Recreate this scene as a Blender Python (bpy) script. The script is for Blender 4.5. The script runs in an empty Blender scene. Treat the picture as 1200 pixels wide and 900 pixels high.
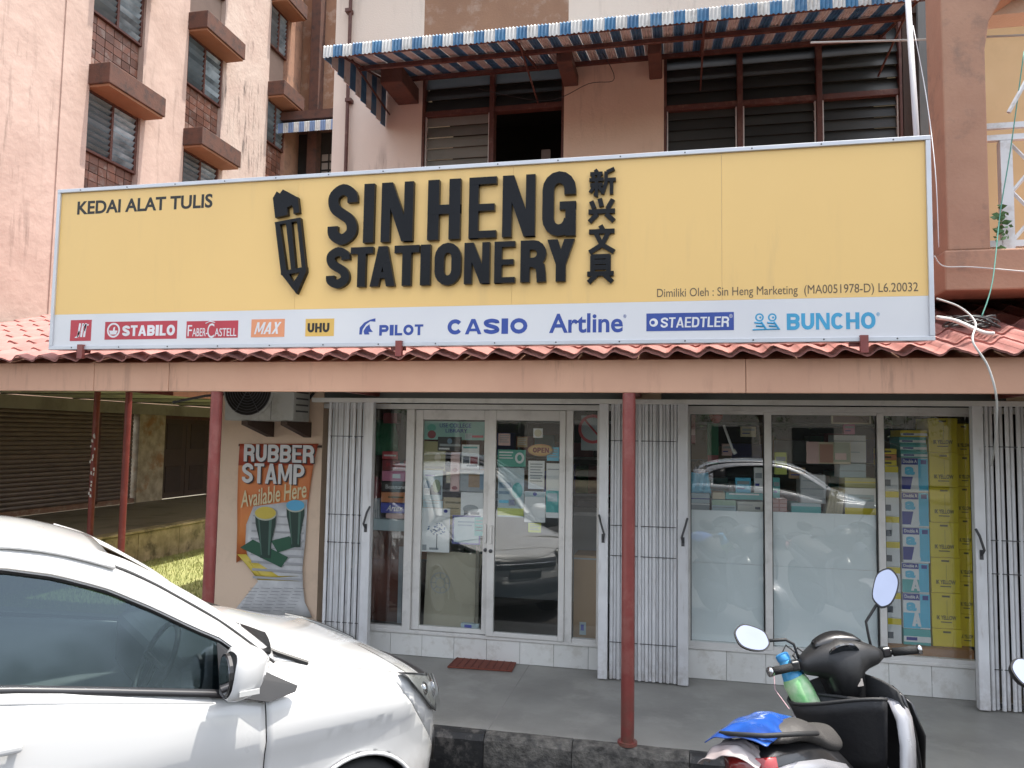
import bpy, bmesh, math, random
from mathutils import Vector, Matrix
random.seed(7)
sc = bpy.context.scene
COL = sc.collection
PI = math.pi
# ---------------------------------------------------------------- camera
FPX = 880.0; PITCH = math.radians(4.0); ROLL = math.radians(0.9); YAW = math.radians(12.1); EYE = 1.92
FWD = Vector((-math.sin(YAW)*math.cos(PITCH), math.cos(YAW)*math.cos(PITCH), math.sin(PITCH)))
R0 = Vector((math.cos(YAW), math.sin(YAW), 0)); U0 = R0.cross(FWD)
RT = R0*math.cos(ROLL)+U0*math.sin(ROLL); UP = RT.cross(FWD)
CAMP = Vector((0, 0, EYE))
cd = bpy.data.cameras.new('camera'); cam = bpy.data.objects.new('camera', cd); COL.objects.link(cam)
cd.sensor_fit = 'HORIZONTAL'; cd.sensor_width = 36; cd.lens = 36*FPX/1200.0; cd.clip_start = 0.05; cd.clip_end = 2000
m3 = Matrix((RT, UP, -FWD)).transposed()
cam.matrix_world = Matrix.Translation(CAMP) @ m3.to_4x4()
sc.camera = cam
# ---------------------------------------------------------------- world, sun, exposure
SUN = Vector((0.27, 0.055, 0.95)).normalized()
w = bpy.data.worlds.new('World'); sc.world = w; w.use_nodes = True
nt = w.node_tree; bg = nt.nodes['Background']
sky = nt.nodes.new('ShaderNodeTexSky'); sky.sky_type = 'NISHITA'; sky.sun_disc = False
sky.sun_elevation = math.asin(SUN.z); sky.sun_rotation = math.atan2(SUN.x, SUN.y)
sky.air_density = 1.3; sky.dust_density = 2.5; sky.ozone_density = 1.0
hz_ = nt.nodes.new('ShaderNodeHueSaturation'); hz_.inputs['Saturation'].default_value = 0.45      # humid, milky tropical sky
nt.links.new(sky.outputs[0], hz_.inputs['Color']); nt.links.new(hz_.outputs[0], bg.inputs[0]); bg.inputs[1].default_value = 0.15
sl = bpy.data.lights.new('sun', 'SUN'); sl.energy = 2.5; sl.angle = math.radians(0.6); sl.color = (1.0, 0.95, 0.87)
so = bpy.data.objects.new('sun', sl); COL.objects.link(so)
so.rotation_euler = (-SUN).to_track_quat('-Z', 'Y').to_euler(); so.location = (5, 0, 20)
sc.view_settings.view_transform = 'Standard'; sc.view_settings.look = 'None'
sc.view_settings.exposure = 1.5; sc.view_settings.gamma = 1.0
sc.render.engine = 'CYCLES'
sc.cycles.use_denoising = True; sc.cycles.max_bounces = 8; sc.cycles.transparent_max_bounces = 16
sc.cycles.caustics_reflective = False; sc.cycles.caustics_refractive = False; sc.cycles.sample_clamp_indirect = 6

# ---------------------------------------------------------------- points from the survey of the photograph
def P(px, py, Y=None, X=None, Z=None):
    d = FWD + RT*((px-600)/FPX) - UP*((py-450)/FPX)
    if Y is not None: t = Y/d.y
    elif X is not None: t = X/d.x
    else: t = (Z-EYE)/d.z
    return CAMP + d*t
def RC(x0, y0, x1, y1, Y):
    ym = (y0+y1)/2; xm = (x0+x1)/2
    return P(x0, ym, Y).x, P(x1, ym, Y).x, P(xm, y1, Y).z, P(xm, y0, Y).z     # X0,X1,Z0,Z1

# ---------------------------------------------------------------- materials
MATS = {}
def mat(name, col, rough=0.6, var=None, vscale=3.0, vamt=0.5, bump=0.0, bscale=40.0, metal=0.0, coat=0.0, rnd=0.0,
        stain=None, samt=0.5, sscale=1.2, streak=False, spec=0.5, emis=None, detail=6, grime=None):
    if name in MATS: return MATS[name]
    m = bpy.data.materials.new(name); m.use_nodes = True; MATS[name] = m
    N = m.node_tree.nodes; L = m.node_tree.links; b = N['Principled BSDF']
    c4 = lambda c: (c[0], c[1], c[2], 1)
    b.inputs['Roughness'].default_value = rough; b.inputs['Metallic'].default_value = metal
    b.inputs['Specular IOR Level'].default_value = spec
    if coat: b.inputs['Coat Weight'].default_value = coat; b.inputs['Coat Roughness'].default_value = 0.04
    geo = N.new('ShaderNodeNewGeometry'); pos = geo.outputs['Position']
    if rnd:
        oi = N.new('ShaderNodeObjectInfo'); ad = N.new('ShaderNodeVectorMath'); ad.operation = 'ADD'
        sc_ = N.new('ShaderNodeVectorMath'); sc_.operation = 'SCALE'; sc_.inputs[0].default_value = (37, 11, 23)
        L.new(oi.outputs['Random'], sc_.inputs['Scale']); L.new(pos, ad.inputs[0]); L.new(sc_.outputs[0], ad.inputs[1]); pos = ad.outputs[0]
    def noise(scale, det=detail, vec=None, rough_=0.55):
        n = N.new('ShaderNodeTexNoise'); n.inputs['Scale'].default_value = scale; n.inputs['Detail'].default_value = det
        n.inputs['Roughness'].default_value = rough_
        L.new(vec if vec is not None else pos, n.inputs['Vector']); return n.outputs['Fac']
    def ramp(fac, a, z):
        r = N.new('ShaderNodeMapRange'); r.inputs[1].default_value = a; r.inputs[2].default_value = z; L.new(fac, r.inputs[0]); return r.outputs[0]
    def mixc(fac, a, bb, scale=1.0):
        x = N.new('ShaderNodeMix'); x.data_type = 'RGBA'
        if scale != 1.0:
            mm = N.new('ShaderNodeMath'); mm.operation = 'MULTIPLY'; mm.inputs[1].default_value = scale; L.new(fac, mm.inputs[0]); fac = mm.outputs[0]
        L.new(fac, x.inputs[0])
        for s, v in ((6, a), (7, bb)):
            if isinstance(v, tuple): x.inputs[s].default_value = c4(v)
            else: L.new(v, x.inputs[s])
        return x.outputs[2]
    cur = tuple(col)
    if var is None: var = tuple(v*0.8 for v in col)
    cur = mixc(ramp(noise(vscale), 0.35, 0.65), cur, tuple(var), vamt)
    if stain:
        if streak:
            mp = N.new('ShaderNodeMapping'); mp.inputs['Scale'].default_value = (7, 7, 0.9); L.new(pos, mp.inputs[0])
            f = ramp(noise(sscale, 8, mp.outputs[0], 0.65), 0.53, 0.68)
            g = ramp(noise(sscale*0.5, 3), 0.45, 0.6)
            mm = N.new('ShaderNodeMath'); mm.operation = 'MULTIPLY'; L.new(f, mm.inputs[0]); L.new(g, mm.inputs[1]); f = mm.outputs[0]
        else: f = ramp(noise(sscale, 9, None, 0.68), 0.52, 0.64)
        cur = mixc(f, cur, tuple(stain), samt)
    if grime:   # (colour, z_low, z_high, amount): dirt that belongs to a height on the real thing
        sp = N.new('ShaderNodeSeparateXYZ'); L.new(geo.outputs['Position'], sp.inputs[0])
        r = ramp(sp.outputs[2], grime[2], grime[1]); n2 = ramp(noise(9, 8, None, 0.7), 0.38, 0.62)
        mm = N.new('ShaderNodeMath'); mm.operation = 'MULTIPLY'; L.new(r, mm.inputs[0]); L.new(n2, mm.inputs[1])
        cur = mixc(mm.outputs[0], cur, tuple(grime[0]), grime[3])
    if rnd:
        hs = N.new('ShaderNodeHueSaturation'); mr = N.new('ShaderNodeMapRange'); mr.inputs[3].default_value = 1-rnd; mr.inputs[4].default_value = 1+rnd
        L.new(oi.outputs['Random'], mr.inputs[0]); L.new(mr.outputs[0], hs.inputs['Value']); L.new(cur, hs.inputs['Color']); cur = hs.outputs[0]
    L.new(cur, b.inputs['Base Color'])
    if emis: b.inputs['Emission Color'].default_value = c4(emis[0]); b.inputs['Emission Strength'].default_value = emis[1]
    if bump:
        bp = N.new('ShaderNodeBump'); bp.inputs['Strength'].default_value = bump; bp.inputs['Distance'].default_value = 0.01
        L.new(noise(bscale, 6), bp.inputs['Height']); L.new(bp.outputs[0], b.inputs['Normal'])
    rr = ramp(noise(vscale*2.3, 3), 0.0, 1.0)
    ra = N.new('ShaderNodeMapRange'); ra.inputs[3].default_value = max(0.02, rough-0.08); ra.inputs[4].default_value = min(1, rough+0.08)
    L.new(rr, ra.inputs[0]); L.new(ra.outputs[0], b.inputs['Roughness'])
    return m
def glass_mat(name, tint=(0.85, 0.9, 0.9), refl=1.0, ior=1.5, rough=0.0, wav=0.0, gcol=(1, 1, 1)):
    if name in MATS: return MATS[name]
    m = bpy.data.materials.new(name); m.use_nodes = True; MATS[name] = m
    N = m.node_tree.nodes; L = m.node_tree.links; N.remove(N['Principled BSDF'])
    out = N['Material Output']; tr = N.new('ShaderNodeBsdfTransparent'); tr.inputs[0].default_value = (*tint, 1)
    gl = N.new('ShaderNodeBsdfGlossy'); gl.inputs['Roughness'].default_value = rough; gl.inputs[0].default_value = (*gcol, 1)
    f0 = ((ior-1)/(ior+1))**2
    ge = N.new('ShaderNodeNewGeometry'); dt = N.new('ShaderNodeVectorMath'); dt.operation = 'DOT_PRODUCT'
    L.new(ge.outputs['Incoming'], dt.inputs[0]); L.new(ge.outputs['Normal'], dt.inputs[1])
    def M(op, a_, b_=None):
        n_ = N.new('ShaderNodeMath'); n_.operation = op
        for i_, v_ in enumerate((a_, b_)):
            if v_ is None: continue
            if isinstance(v_, (int, float)): n_.inputs[i_].default_value = v_
            else: L.new(v_, n_.inputs[i_])
        return n_.outputs[0]
    sch = M('ADD', M('MULTIPLY', M('POWER', M('SUBTRACT', 1.0, M('ABSOLUTE', dt.outputs['Value'])), 5.0), 1-f0), f0)   # Schlick, same from both faces
    mm = N.new('ShaderNodeMath'); mm.operation = 'MULTIPLY'; mm.inputs[1].default_value = refl; mm.use_clamp = True
    mx = N.new('ShaderNodeMixShader'); L.new(sch, mm.inputs[0]); L.new(mm.outputs[0], mx.inputs[0])
    L.new(tr.outputs[0], mx.inputs[1]); L.new(gl.outputs[0], mx.inputs[2]); L.new(mx.outputs[0], out.inputs[0])
    if wav:
        n = N.new('ShaderNodeTexNoise'); n.inputs['Scale'].default_value = 1.6; g = N.new('ShaderNodeNewGeometry'); L.new(g.outputs['Position'], n.inputs['Vector'])
        bp = N.new('ShaderNodeBump'); bp.inputs['Strength'].default_value = wav; bp.inputs['Distance'].default_value = 0.02
        L.new(n.outputs['Fac'], bp.inputs['Height']); L.new(bp.outputs[0], gl.inputs['Normal'])
    return m

# ---------------------------------------------------------------- mesh helpers
ORG = {}                          # object name -> world position of its origin (unrotated builders)
class MB:
    def __init__(s): s.v = []; s.f = []; s.mi = []; s.m = 0
    def add(s, vs, fs):
        o = len(s.v); s.v += [tuple(v) for v in vs]; s.f += [tuple(i+o for i in f) for f in fs]; s.mi += [s.m]*len(fs); return s
    def box(s, x0, x1, y0, y1, z0, z1):
        x0, x1 = min(x0, x1), max(x0, x1); y0, y1 = min(y0, y1), max(y0, y1); z0, z1 = min(z0, z1), max(z0, z1)
        return s.add([(x0,y0,z0),(x1,y0,z0),(x1,y1,z0),(x0,y1,z0),(x0,y0,z1),(x1,y0,z1),(x1,y1,z1),(x0,y1,z1)],
              [(0,3,2,1),(4,5,6,7),(0,1,5,4),(1,2,6,5),(2,3,7,6),(3,0,4,7)])
    def prism(s, poly, axis, a, b):
        """poly: list of 2D points; axis 'y': (x,z) pts extruded y a..b; 'x': (y,z); 'z': (x,y)"""
        def mk(p, t): return (p[0], t, p[1]) if axis == 'y' else ((t, p[0], p[1]) if axis == 'x' else (p[0], p[1], t))
        n = len(poly); vs = [mk(p, a) for p in poly]+[mk(p, b) for p in poly]
        ar = sum(poly[i][0]*poly[(i+1)%n][1]-poly[(i+1)%n][0]*poly[i][1] for i in range(n))
        fl = (ar > 0) == (b > a)
        if axis == 'y': fl = not fl
        f1 = tuple(range(n)); f2 = tuple(range(2*n-1, n-1, -1)); sd = [(i, i+n, (i+1)%n+n, (i+1)%n) for i in range(n)]
        if not fl: fs = [f1, f2]+sd
        else: fs = [f1[::-1], f2[::-1]]+[q[::-1] for q in sd]
        return s.add(vs, fs)
    def tube(s, pts, r, n=8, cap=True):
        pts = [Vector(p) for p in pts]; rs = r if isinstance(r, (list, tuple)) else [r]*len(pts)
        rings = []; up = Vector((0, 0, 1)); prev = None
        for i, p in enumerate(pts):
            t = (pts[min(i+1, len(pts)-1)]-pts[max(i-1, 0)])
            if t.length < 1e-9: t = Vector((0, 0, 1))
            t.normalize()
            a = prev if prev is not None else (up if abs(t.z) < 0.9 else Vector((1, 0, 0)))
            a = (a - t*a.dot(t)); a.normalize(); prev = a; b = t.cross(a)
            rings.append([p+(a*math.cos(2*PI*k/n)+b*math.sin(2*PI*k/n))*rs[i] for k in range(n)])
        vs = [v for r_ in rings for v in r_]; fs = []
        for i in range(len(rings)-1):
            for k in range(n): fs.append((i*n+k, i*n+(k+1)%n, (i+1)*n+(k+1)%n, (i+1)*n+k))
        if cap: fs.append(tuple(range(n))[::-1]); fs.append(tuple(range(len(vs)-n, len(vs))))
        return s.add(vs, fs)
    def grid(s, rows, close=False):
        nr = len(rows); nc = len(rows[0]); vs = [v for r_ in rows for v in r_]; fs = []
        for i in range(nr-1):
            for k in range(nc-(0 if close else 1)): fs.append((i*nc+k, i*nc+(k+1)%nc, (i+1)*nc+(k+1)%nc, (i+1)*nc+k))
        return s.add(vs, fs)
    def lathe(s, prof, c=(0, 0, 0), n=16, axis='z'):
        rows = []
        for r_, h in prof:
            row = []
            for k in range(n):
                a = 2*PI*k/n; x, y = r_*math.cos(a), r_*math.sin(a)
                q = (x, y, h) if axis == 'z' else ((h, x, y) if axis == 'x' else (x, -h, y))
                row.append((c[0]+q[0], c[1]+q[1], c[2]+q[2]))
            rows.append(row)
        s.grid(rows, True); nv = len(s.v)
        s.f.append(tuple(range(nv-n, nv))); s.mi.append(s.m); s.f.append(tuple(range(nv-n*len(prof), nv-n*len(prof)+n))[::-1]); s.mi.append(s.m)
        return s
    def mesh(s, name, c=(0, 0, 0)):
        me = bpy.data.meshes.new(name); me.from_pydata([(v[0]-c[0], v[1]-c[1], v[2]-c[2]) for v in s.v], [], s.f); me.update(); return me
    def build(s, name, m, parent=None, smooth=False, bevel=0, seg=2, subd=0, solid=0, fix=False, angle=None, origin=None):
        vs = s.v; lo = [min(v[i] for v in vs) for i in range(3)]; hi = [max(v[i] for v in vs) for i in range(3)]
        c = Vector([(lo[i]+hi[i])/2 for i in range(3)])
        if parent is None: c.z = lo[2]
        if origin is not None: c = Vector(origin)
        me = s.mesh(name, c)
        ms = m if isinstance(m, (list, tuple)) else [m]
        for q in ms: me.materials.append(q)
        if len(ms) > 1: me.polygons.foreach_set('material_index', s.mi)
        if fix:
            bm = bmesh.new(); bm.from_mesh(me); bmesh.ops.remove_doubles(bm, verts=bm.verts, dist=1e-5); bmesh.ops.recalc_face_normals(bm, faces=bm.faces); bm.to_mesh(me); bm.free()
        if smooth: me.polygons.foreach_set('use_smooth', [True]*len(me.polygons))
        if smooth and angle: me.set_sharp_from_angle(angle=math.radians(angle))
        o = bpy.data.objects.new(name, me); COL.objects.link(o)
        setp(o, c, parent)
        if subd: d = o.modifiers.new('s', 'SUBSURF'); d.levels = subd; d.render_levels = subd
        if solid: d = o.modifiers.new('t', 'SOLIDIFY'); d.thickness = solid; d.offset = 0
        if bevel: d = o.modifiers.new('b', 'BEVEL'); d.width = bevel; d.segments = seg; d.limit_method = 'ANGLE'; d.angle_limit = math.radians(35)
        return o
def setp(o, c, parent):
    ORG[o.name] = Vector(c)
    if parent is not None: o.parent = parent; o.location = Vector(c)-ORG[parent.name]
    else: o.location = c
def tag(o, label=None, cat=None, group=None, kind=None):
    if label: o['label'] = label
    if cat: o['category'] = cat
    if group: o['group'] = group
    if kind: o['kind'] = kind
    return o
def thing(name, label, cat, loc=(0, 0, 0), group=None):
    o = bpy.data.objects.new(name, None); COL.objects.link(o); ORG[o.name] = Vector(loc); o.location = loc
    o.empty_display_size = 0.1
    return tag(o, label, cat, group)
def inst(name, me, loc, parent=None, rot=(0, 0, 0), scale=(1, 1, 1), m=None):
    o = bpy.data.objects.new(name, me); COL.objects.link(o); setp(o, Vector(loc), parent); o.rotation_euler = rot; o.scale = scale
    if m: 
        o.material_slots[0].link = 'OBJECT'; o.material_slots[0].material = m
    return o
def smesh(mb, name, m, smooth=False):
    me = mb.mesh(name)
    for q in (m if isinstance(m, (list, tuple)) else [m]): me.materials.append(q)
    if smooth: me.polygons.foreach_set('use_smooth', [True]*len(me.polygons))
    return me
def bx(name, m, parent, x0, x1, y0, y1, z0, z1, bevel=0.0, **k): return MB().box(x0, x1, y0, y1, z0, z1).build(name, m, parent, bevel=bevel, **k)

# ---------------------------------------------------------------- lettering
def text_obj(s, x0, x1, z0, z1, Y, m, parent, name='lettering', depth=0.0012, bold=0.0, shear=0.0, face='-y', flatten=True):
    cu = bpy.data.curves.new('t', 'FONT'); cu.body = s; cu.size = 1; cu.offset = bold; cu.shear = shear; cu.resolution_u = 4
    cu.fill_mode = 'BOTH'; cu.extrude = 0.02
    t = bpy.data.objects.new('t', cu); COL.objects.link(t); bpy.context.view_layer.update()
    me = bpy.data.meshes.new_from_object(t); bpy.data.objects.remove(t); bpy.data.curves.remove(cu)
    vs = [v.co.copy() for v in me.vertices]
    if not vs: return None
    a0 = min(v.x for v in vs); a1 = max(v.x for v in vs); b0 = min(v.y for v in vs); b1 = max(v.y for v in vs)
    c = Vector(((x0+x1)/2, Y, (z0+z1)/2))
    for v, q in zip(me.vertices, vs):
        v.co = Vector((x0+(q.x-a0)/(a1-a0)*(x1-x0), Y+(depth if q.z < 0 else -0.0)-0.0, z0+(q.y-b0)/(b1-b0)*(z1-z0)))-c
        if q.z >= 0: v.co.y = -depth
        else: v.co.y = 0
    me.materials.clear(); me.materials.append(m)
    o = bpy.data.objects.new(name, me); COL.objects.link(o); setp(o, c, parent); return o
def arc(cx, cy, rx, ry, a0, a1, n=8): return [(cx+rx*math.cos(math.radians(a0+(a1-a0)*i/n)), cy+ry*math.sin(math.radians(a0+(a1-a0)*i/n))) for i in range(n+1)]
def glyph(ch, w, h, t):
    """strokes of a heavy condensed sans: list of (points, closed) centre lines, and polygons"""
    a = t/2; L, R, B, T = a, w-a, a, h-a; M = h/2; r = (w-t)/2; rv = min(r*1.15, (h-t)/2)
    S = []; Pg = []
    def st(p, c=False): S.append((p, c))
    if ch in 'I1': Pg.append([(0,0),(w,0),(w,h),(0,h)])
    elif ch == 'L': Pg += [[(0,0),(t,0),(t,h),(0,h)], [(0,0),(w,0),(w,t*.85),(0,t*.85)]]
    elif ch == 'T': Pg += [[(w/2-a,0),(w/2+a,0),(w/2+a,h),(w/2-a,h)], [(0,h-t*.8),(w,h-t*.8),(w,h),(0,h)]]
    elif ch == 'H': Pg += [[(0,0),(t,0),(t,h),(0,h)], [(w-t,0),(w,0),(w,h),(w-t,h)], [(0,M-t*.4),(w,M-t*.4),(w,M+t*.4),(0,M+t*.4)]]
    elif ch == 'E': Pg += [[(0,0),(t,0),(t,h),(0,h)], [(0,0),(w,0),(w,t*.75),(0,t*.75)], [(0,M-t*.36),(w*.93,M-t*.36),(w*.93,M+t*.36),(0,M+t*.36)], [(0,h-t*.75),(w,h-t*.75),(w,h),(0,h)]]
    elif ch == 'N': Pg += [[(0,0),(t*.82,0),(t*.82,h),(0,h)], [(w-t*.82,0),(w,0),(w,h),(w-t*.82,h)], [(0,h),(t,h),(w,0),(w-t,0)]]
    elif ch == 'M': Pg += [[(0,0),(t*.8,0),(t*.8,h),(0,h)], [(w-t*.8,0),(w,0),(w,h),(w-t*.8,h)], [(0,h),(t,h),(w/2+a*.6,h*.15),(w/2-a*.6,h*.15)], [(w-t,h),(w,h),(w/2+a*.6,h*.15),(w/2-a*.6,h*.15)]]
    elif ch == 'A': Pg += [[(0,0),(t*.95,0),(w/2+t*.45,h),(w/2-t*.5,h)], [(w-t*.95,0),(w,0),(w/2+t*.5,h),(w/2-t*.45,h)], [(w*.2,h*.2),(w*.8,h*.2),(w*.72,h*.2+t*.65),(w*.28,h*.2+t*.65)]]
    elif ch == 'V': Pg += [[(0,h),(t,h),(w/2+a,0),(w/2-a,0)], [(w,h),(w-t,h),(w/2-a,0),(w/2+a,0)]]
    elif ch == 'X': Pg += [[(0,0),(t,0),(w,h),(w-t,h)], [(w-t,0),(w,0),(t,h),(0,h)]]
    elif ch == 'Y': Pg += [[(w/2-a,0),(w/2+a,0),(w/2+a,h*.45),(w/2-a,h*.45)], [(0,h),(t*1.05,h),(w/2+a,h*.4),(w/2-a,h*.4)], [(w,h),(w-t*1.05,h),(w/2-a,h*.4),(w/2+a,h*.4)]]
    elif ch == 'O': st(arc(w/2,T-rv,r,rv,0,180)+arc(w/2,B+rv,r,rv,180,360), True)
    elif ch == 'U': st([(L,h)]+arc(w/2,B+rv,r,rv,180,360)+[(R,h)])
    elif ch == 'C': st(arc(w/2,T-rv,r,rv,38,180,10)+arc(w/2,B+rv,r,rv,180,322,10) if T-rv < h*.66 else [(R,h*.62)]+arc(w/2,T-rv,r,rv,0,180)+arc(w/2,B+rv,r,rv,180,360)+[(R,h*.38)])
    elif ch == 'G':
        st((arc(w/2,T-rv,r,rv,35,180,10) if T-rv < h*.66 else [(R,h*.64)]+arc(w/2,T-rv,r,rv,0,180))+arc(w/2,B+rv,r,rv,180,350)); Pg += [[(w-t*.9,0),(w,0),(w,h*.53),(w-t*.9,h*.53)], [(w*.52,h*.53-t*.7),(w,h*.53-t*.7),(w,h*.53),(w*.52,h*.53)]]
    elif ch == 'S':
        kp = [(R,h*.69),(R-r*.12,h*.69+(T-h*.69)*.62),(w/2,T),(L+r*.14,h*.69+(T-h*.69)*.60),(L,h*.70),(L+r*.30,h*.585),(w/2,M),(R-r*.30,h*.415),(R,h*.30),(R-r*.14,h*.31-(h*.31-B)*.60),(w/2,B),(L+r*.12,h*.31-(h*.31-B)*.62),(L,h*.31)]
        o_ = []
        for i in range(len(kp)-1):
            p0, p1, p2, p3 = kp[max(i-1,0)], kp[i], kp[i+1], kp[min(i+2,len(kp)-1)]
            for k in range(4):
                u = k/4; o_.append(tuple(.5*(2*b_+(-a_+c_)*u+(2*a_-5*b_+4*c_-d_)*u*u+(-a_+3*b_-3*c_+d_)*u**3) for a_, b_, c_, d_ in zip(p0, p1, p2, p3)))
        st(o_+[kp[-1]])
    elif ch in 'PR':
        b = (h-t)*.27; Pg.append([(0,0),(t,0),(t,h),(0,h)]); st([(a,T),(w/2,T)]+arc(R-min(r,b),T-b,min(r,b),b,90,-90)+[(a,T-2*b)])
        if ch == 'R': st([(R-min(r,b)*.9,T-2*b),(R-a*.3,h*.36),(R-a*.1,h*.2),(R,0)])
    elif ch == 'B':
        b = (h-t)/4; q = min(r,b); Pg.append([(0,0),(t,0),(t,h),(0,h)])
        st([(a,T)]+arc(R-q,T-b,q,b,90,-90)+[(a,M)]); st([(a,M)]+arc(R-q,B+b,q,b,90,-90)+[(a,B)])
    elif ch == 'D': st([(a,B),(a,T)]+arc(R-r,T-rv,r,rv,90,0)+arc(R-r,B+rv,r,rv,0,-90), True)
    return S, Pg
def stroke_poly(pts, closed, t):
    n = len(pts); Lf = []; Rt = []
    q = [Vector(p) for p in pts]; q2 = [q[0]]
    for p in q[1:]:
        if (p-q2[-1]).length > 1e-5: q2.append(p)
    if closed and (q2[0]-q2[-1]).length < 1e-5: q2.pop()
    q = q2; n = len(q)
    for i in range(n):
        d1 = (q[i]-q[i-1]) if (i > 0 or closed) else (q[1]-q[0]); d2 = (q[(i+1)%n]-q[i]) if (i < n-1 or closed) else d1
        d1.normalize(); d2.normalize(); n1 = Vector((-d1.y, d1.x)); n2 = Vector((-d2.y, d2.x)); m = n1+n2
        if m.length < 1e-6: m = n1.copy()
        m.normalize(); k = 1/max(0.55, m.dot(n1)); Lf.append(q[i]+m*t/2*k); Rt.append(q[i]-m*t/2*k)
    return Lf, Rt
def heavy(ch, x0, x1, z0, z1, Y, m, parent, t=None, depth=0.02, shear=0.0, name='letter', bevel=0.0):
    w = x1-x0; h = z1-z0; t = t or min(w*.36, h*.24)
    if ch in 'IL1' and ch == 'I': t = w
    S, Pg = glyph(ch, w, h, t); mb = MB(); k = 0
    def T(p, y): return (x0+p[0]+shear*(p[1]), y, z0+p[1])
    for pg in Pg:
        y1 = Y-depth-0.0004*k; k += 1; n = len(pg)
        ar = sum(pg[i][0]*pg[(i+1)%n][1]-pg[(i+1)%n][0]*pg[i][1] for i in range(n))
        if ar < 0: pg = pg[::-1]
        vs = [T(p, y1) for p in pg]+[T(p, Y) for p in pg]
        mb.add(vs, [tuple(range(n))]+[(i+n, (i+1)%n+n, (i+1)%n, i) for i in range(n)])
    for pts, cl in S:
        y1 = Y-depth-0.0004*k; k += 1
        Lf, Rt = stroke_poly(pts, cl, t); n = len(Lf); vs = []
        for i in range(n): vs += [T(Lf[i], y1), T(Rt[i], y1), T(Lf[i], Y), T(Rt[i], Y)]
        fs = []
        for i in range(n if cl else n-1):
            j = (i+1) % n; a, b = 4*i, 4*j
            fs += [(a, a+1, b+1, b), (a+2, a, b, b+2), (a+1, a+3, b+3, b+1)]
        if not cl: fs += [(0, 2, 3, 1), (4*n-4, 4*n-3, 4*n-1, 4*n-2)]
        mb.add(vs, fs)
    return mb.build(name, m, parent)
def heavy_word(s, x0, x1, z0, z1, Y, m, parent, depth=0.0015, gap=0.1, shear=0.0, tk=0.36, name='letter', joined=False):
    wd = {'I': .42, 'L': .8, 'M': 1.25, 'N': 1.05, 'T': .9, 'E': .85, ' ': .5, 'W': 1.4, 'A': 1.08, 'O': 1.08, 'C': 1.0}
    tot = sum(wd.get(c, 1.0) for c in s)+gap*(len(s)-1); u = (x1-x0)/tot; x = x0; obs = []
    for c in s:
        cw = wd.get(c, 1.0)*u
        if c != ' ': obs.append(heavy(c, x, x+cw, z0, z1, Y, m, parent, t=min(u*tk, (z1-z0)*.26) if c != 'I' else None, depth=depth, shear=shear, name=name))
        x += cw+gap*u
    return obs
# ================================================================ materials
pl_pale = mat('plaster_pale', (.68,.57,.48), .85, var=(.60,.49,.41), vscale=1.2, vamt=.6, bump=.35, bscale=60, stain=(.24,.18,.15), samt=.55, sscale=1.1, streak=True)
pl_pink = mat('plaster_pink', (.52,.385,.325), .9, var=(.42,.30,.25), vscale=1.1, vamt=.8, bump=1.6, bscale=5, stain=(.20,.14,.115), samt=.75, sscale=.7, streak=True, detail=10)
pl_pink2 = mat('plaster_pink_worn', (.54,.43,.37), .9, var=(.46,.34,.29), vscale=1.3, vamt=.8, bump=1.6, bscale=9, stain=(.07,.06,.055), samt=.95, sscale=1.3, streak=True, detail=10)
pl_tan = mat('plaster_tan', (.70,.545,.42), .88, var=(.60,.45,.33), vscale=1.5, vamt=.7, bump=.3, bscale=50, stain=(.30,.22,.16), samt=.35, sscale=2, streak=True)
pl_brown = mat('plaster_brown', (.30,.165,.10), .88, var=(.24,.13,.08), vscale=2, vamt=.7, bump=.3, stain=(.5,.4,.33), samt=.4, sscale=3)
pl_shop = mat('plaster_shop', (.72,.54,.40), .8, var=(.65,.48,.35), vscale=2, vamt=.5, bump=.15, bscale=40, stain=(.42,.31,.22), samt=.25, sscale=2.2)
concrete_brown = mat('concrete_brown', (.115,.052,.036), .85, var=(.08,.04,.03), vscale=5, vamt=.8, bump=.5, bscale=30, stain=(.035,.03,.03), samt=.5, sscale=5)
peel = mat('plaster_peeling', (.55,.46,.34), .9, var=(.28,.22,.15), vscale=5, vamt=.8, bump=.6, bscale=20, stain=(.36,.15,.05), samt=.7, sscale=2.6)
fasc = mat('fascia_paint', (.62,.36,.24), .75, var=(.54,.30,.20), vscale=1.6, vamt=.8, bump=.12, bscale=30, stain=(.27,.16,.11), samt=.5, sscale=2.4, streak=True, detail=9)
brick_m = mat('glazed_brick', (.20,.085,.055), .45, var=(.12,.06,.045), vscale=6, vamt=.8, bump=.3, rnd=.35, stain=(.34,.26,.22), samt=.6, sscale=3)
mortar = mat('mortar', (.26,.19,.155), .95, bump=.3)
tile_m = mat('roof_tile_paint', (.42,.19,.165), .6, var=(.32,.135,.12), vscale=5, vamt=.7, bump=.15, bscale=70, rnd=.14, stain=(.17,.10,.09), samt=.5, sscale=4)
redpost = mat('red_oxide_paint', (.235,.052,.045), .42, var=(.18,.042,.036), vscale=8, vamt=.7, bump=.06, bscale=60, stain=(.30,.12,.10), samt=.4, sscale=6, grime=((.13,.085,.06), 0.0, .38, .9))
frame_red = mat('frame_red_brown', (.095,.032,.022), .6, var=(.06,.022,.018), vscale=10, bump=.2, stain=(.2,.12,.09), samt=.4, sscale=8)
alu = mat('aluminium_frame', (.72,.70,.67), .38, var=(.62,.60,.57), vscale=6, vamt=.5, metal=.1, bump=.03, stain=(.35,.33,.30), samt=.3, sscale=5)
alu_sign = mat('sign_edge_aluminium', (.60,.61,.64), .4, metal=.4, var=(.5,.5,.53))
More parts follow.
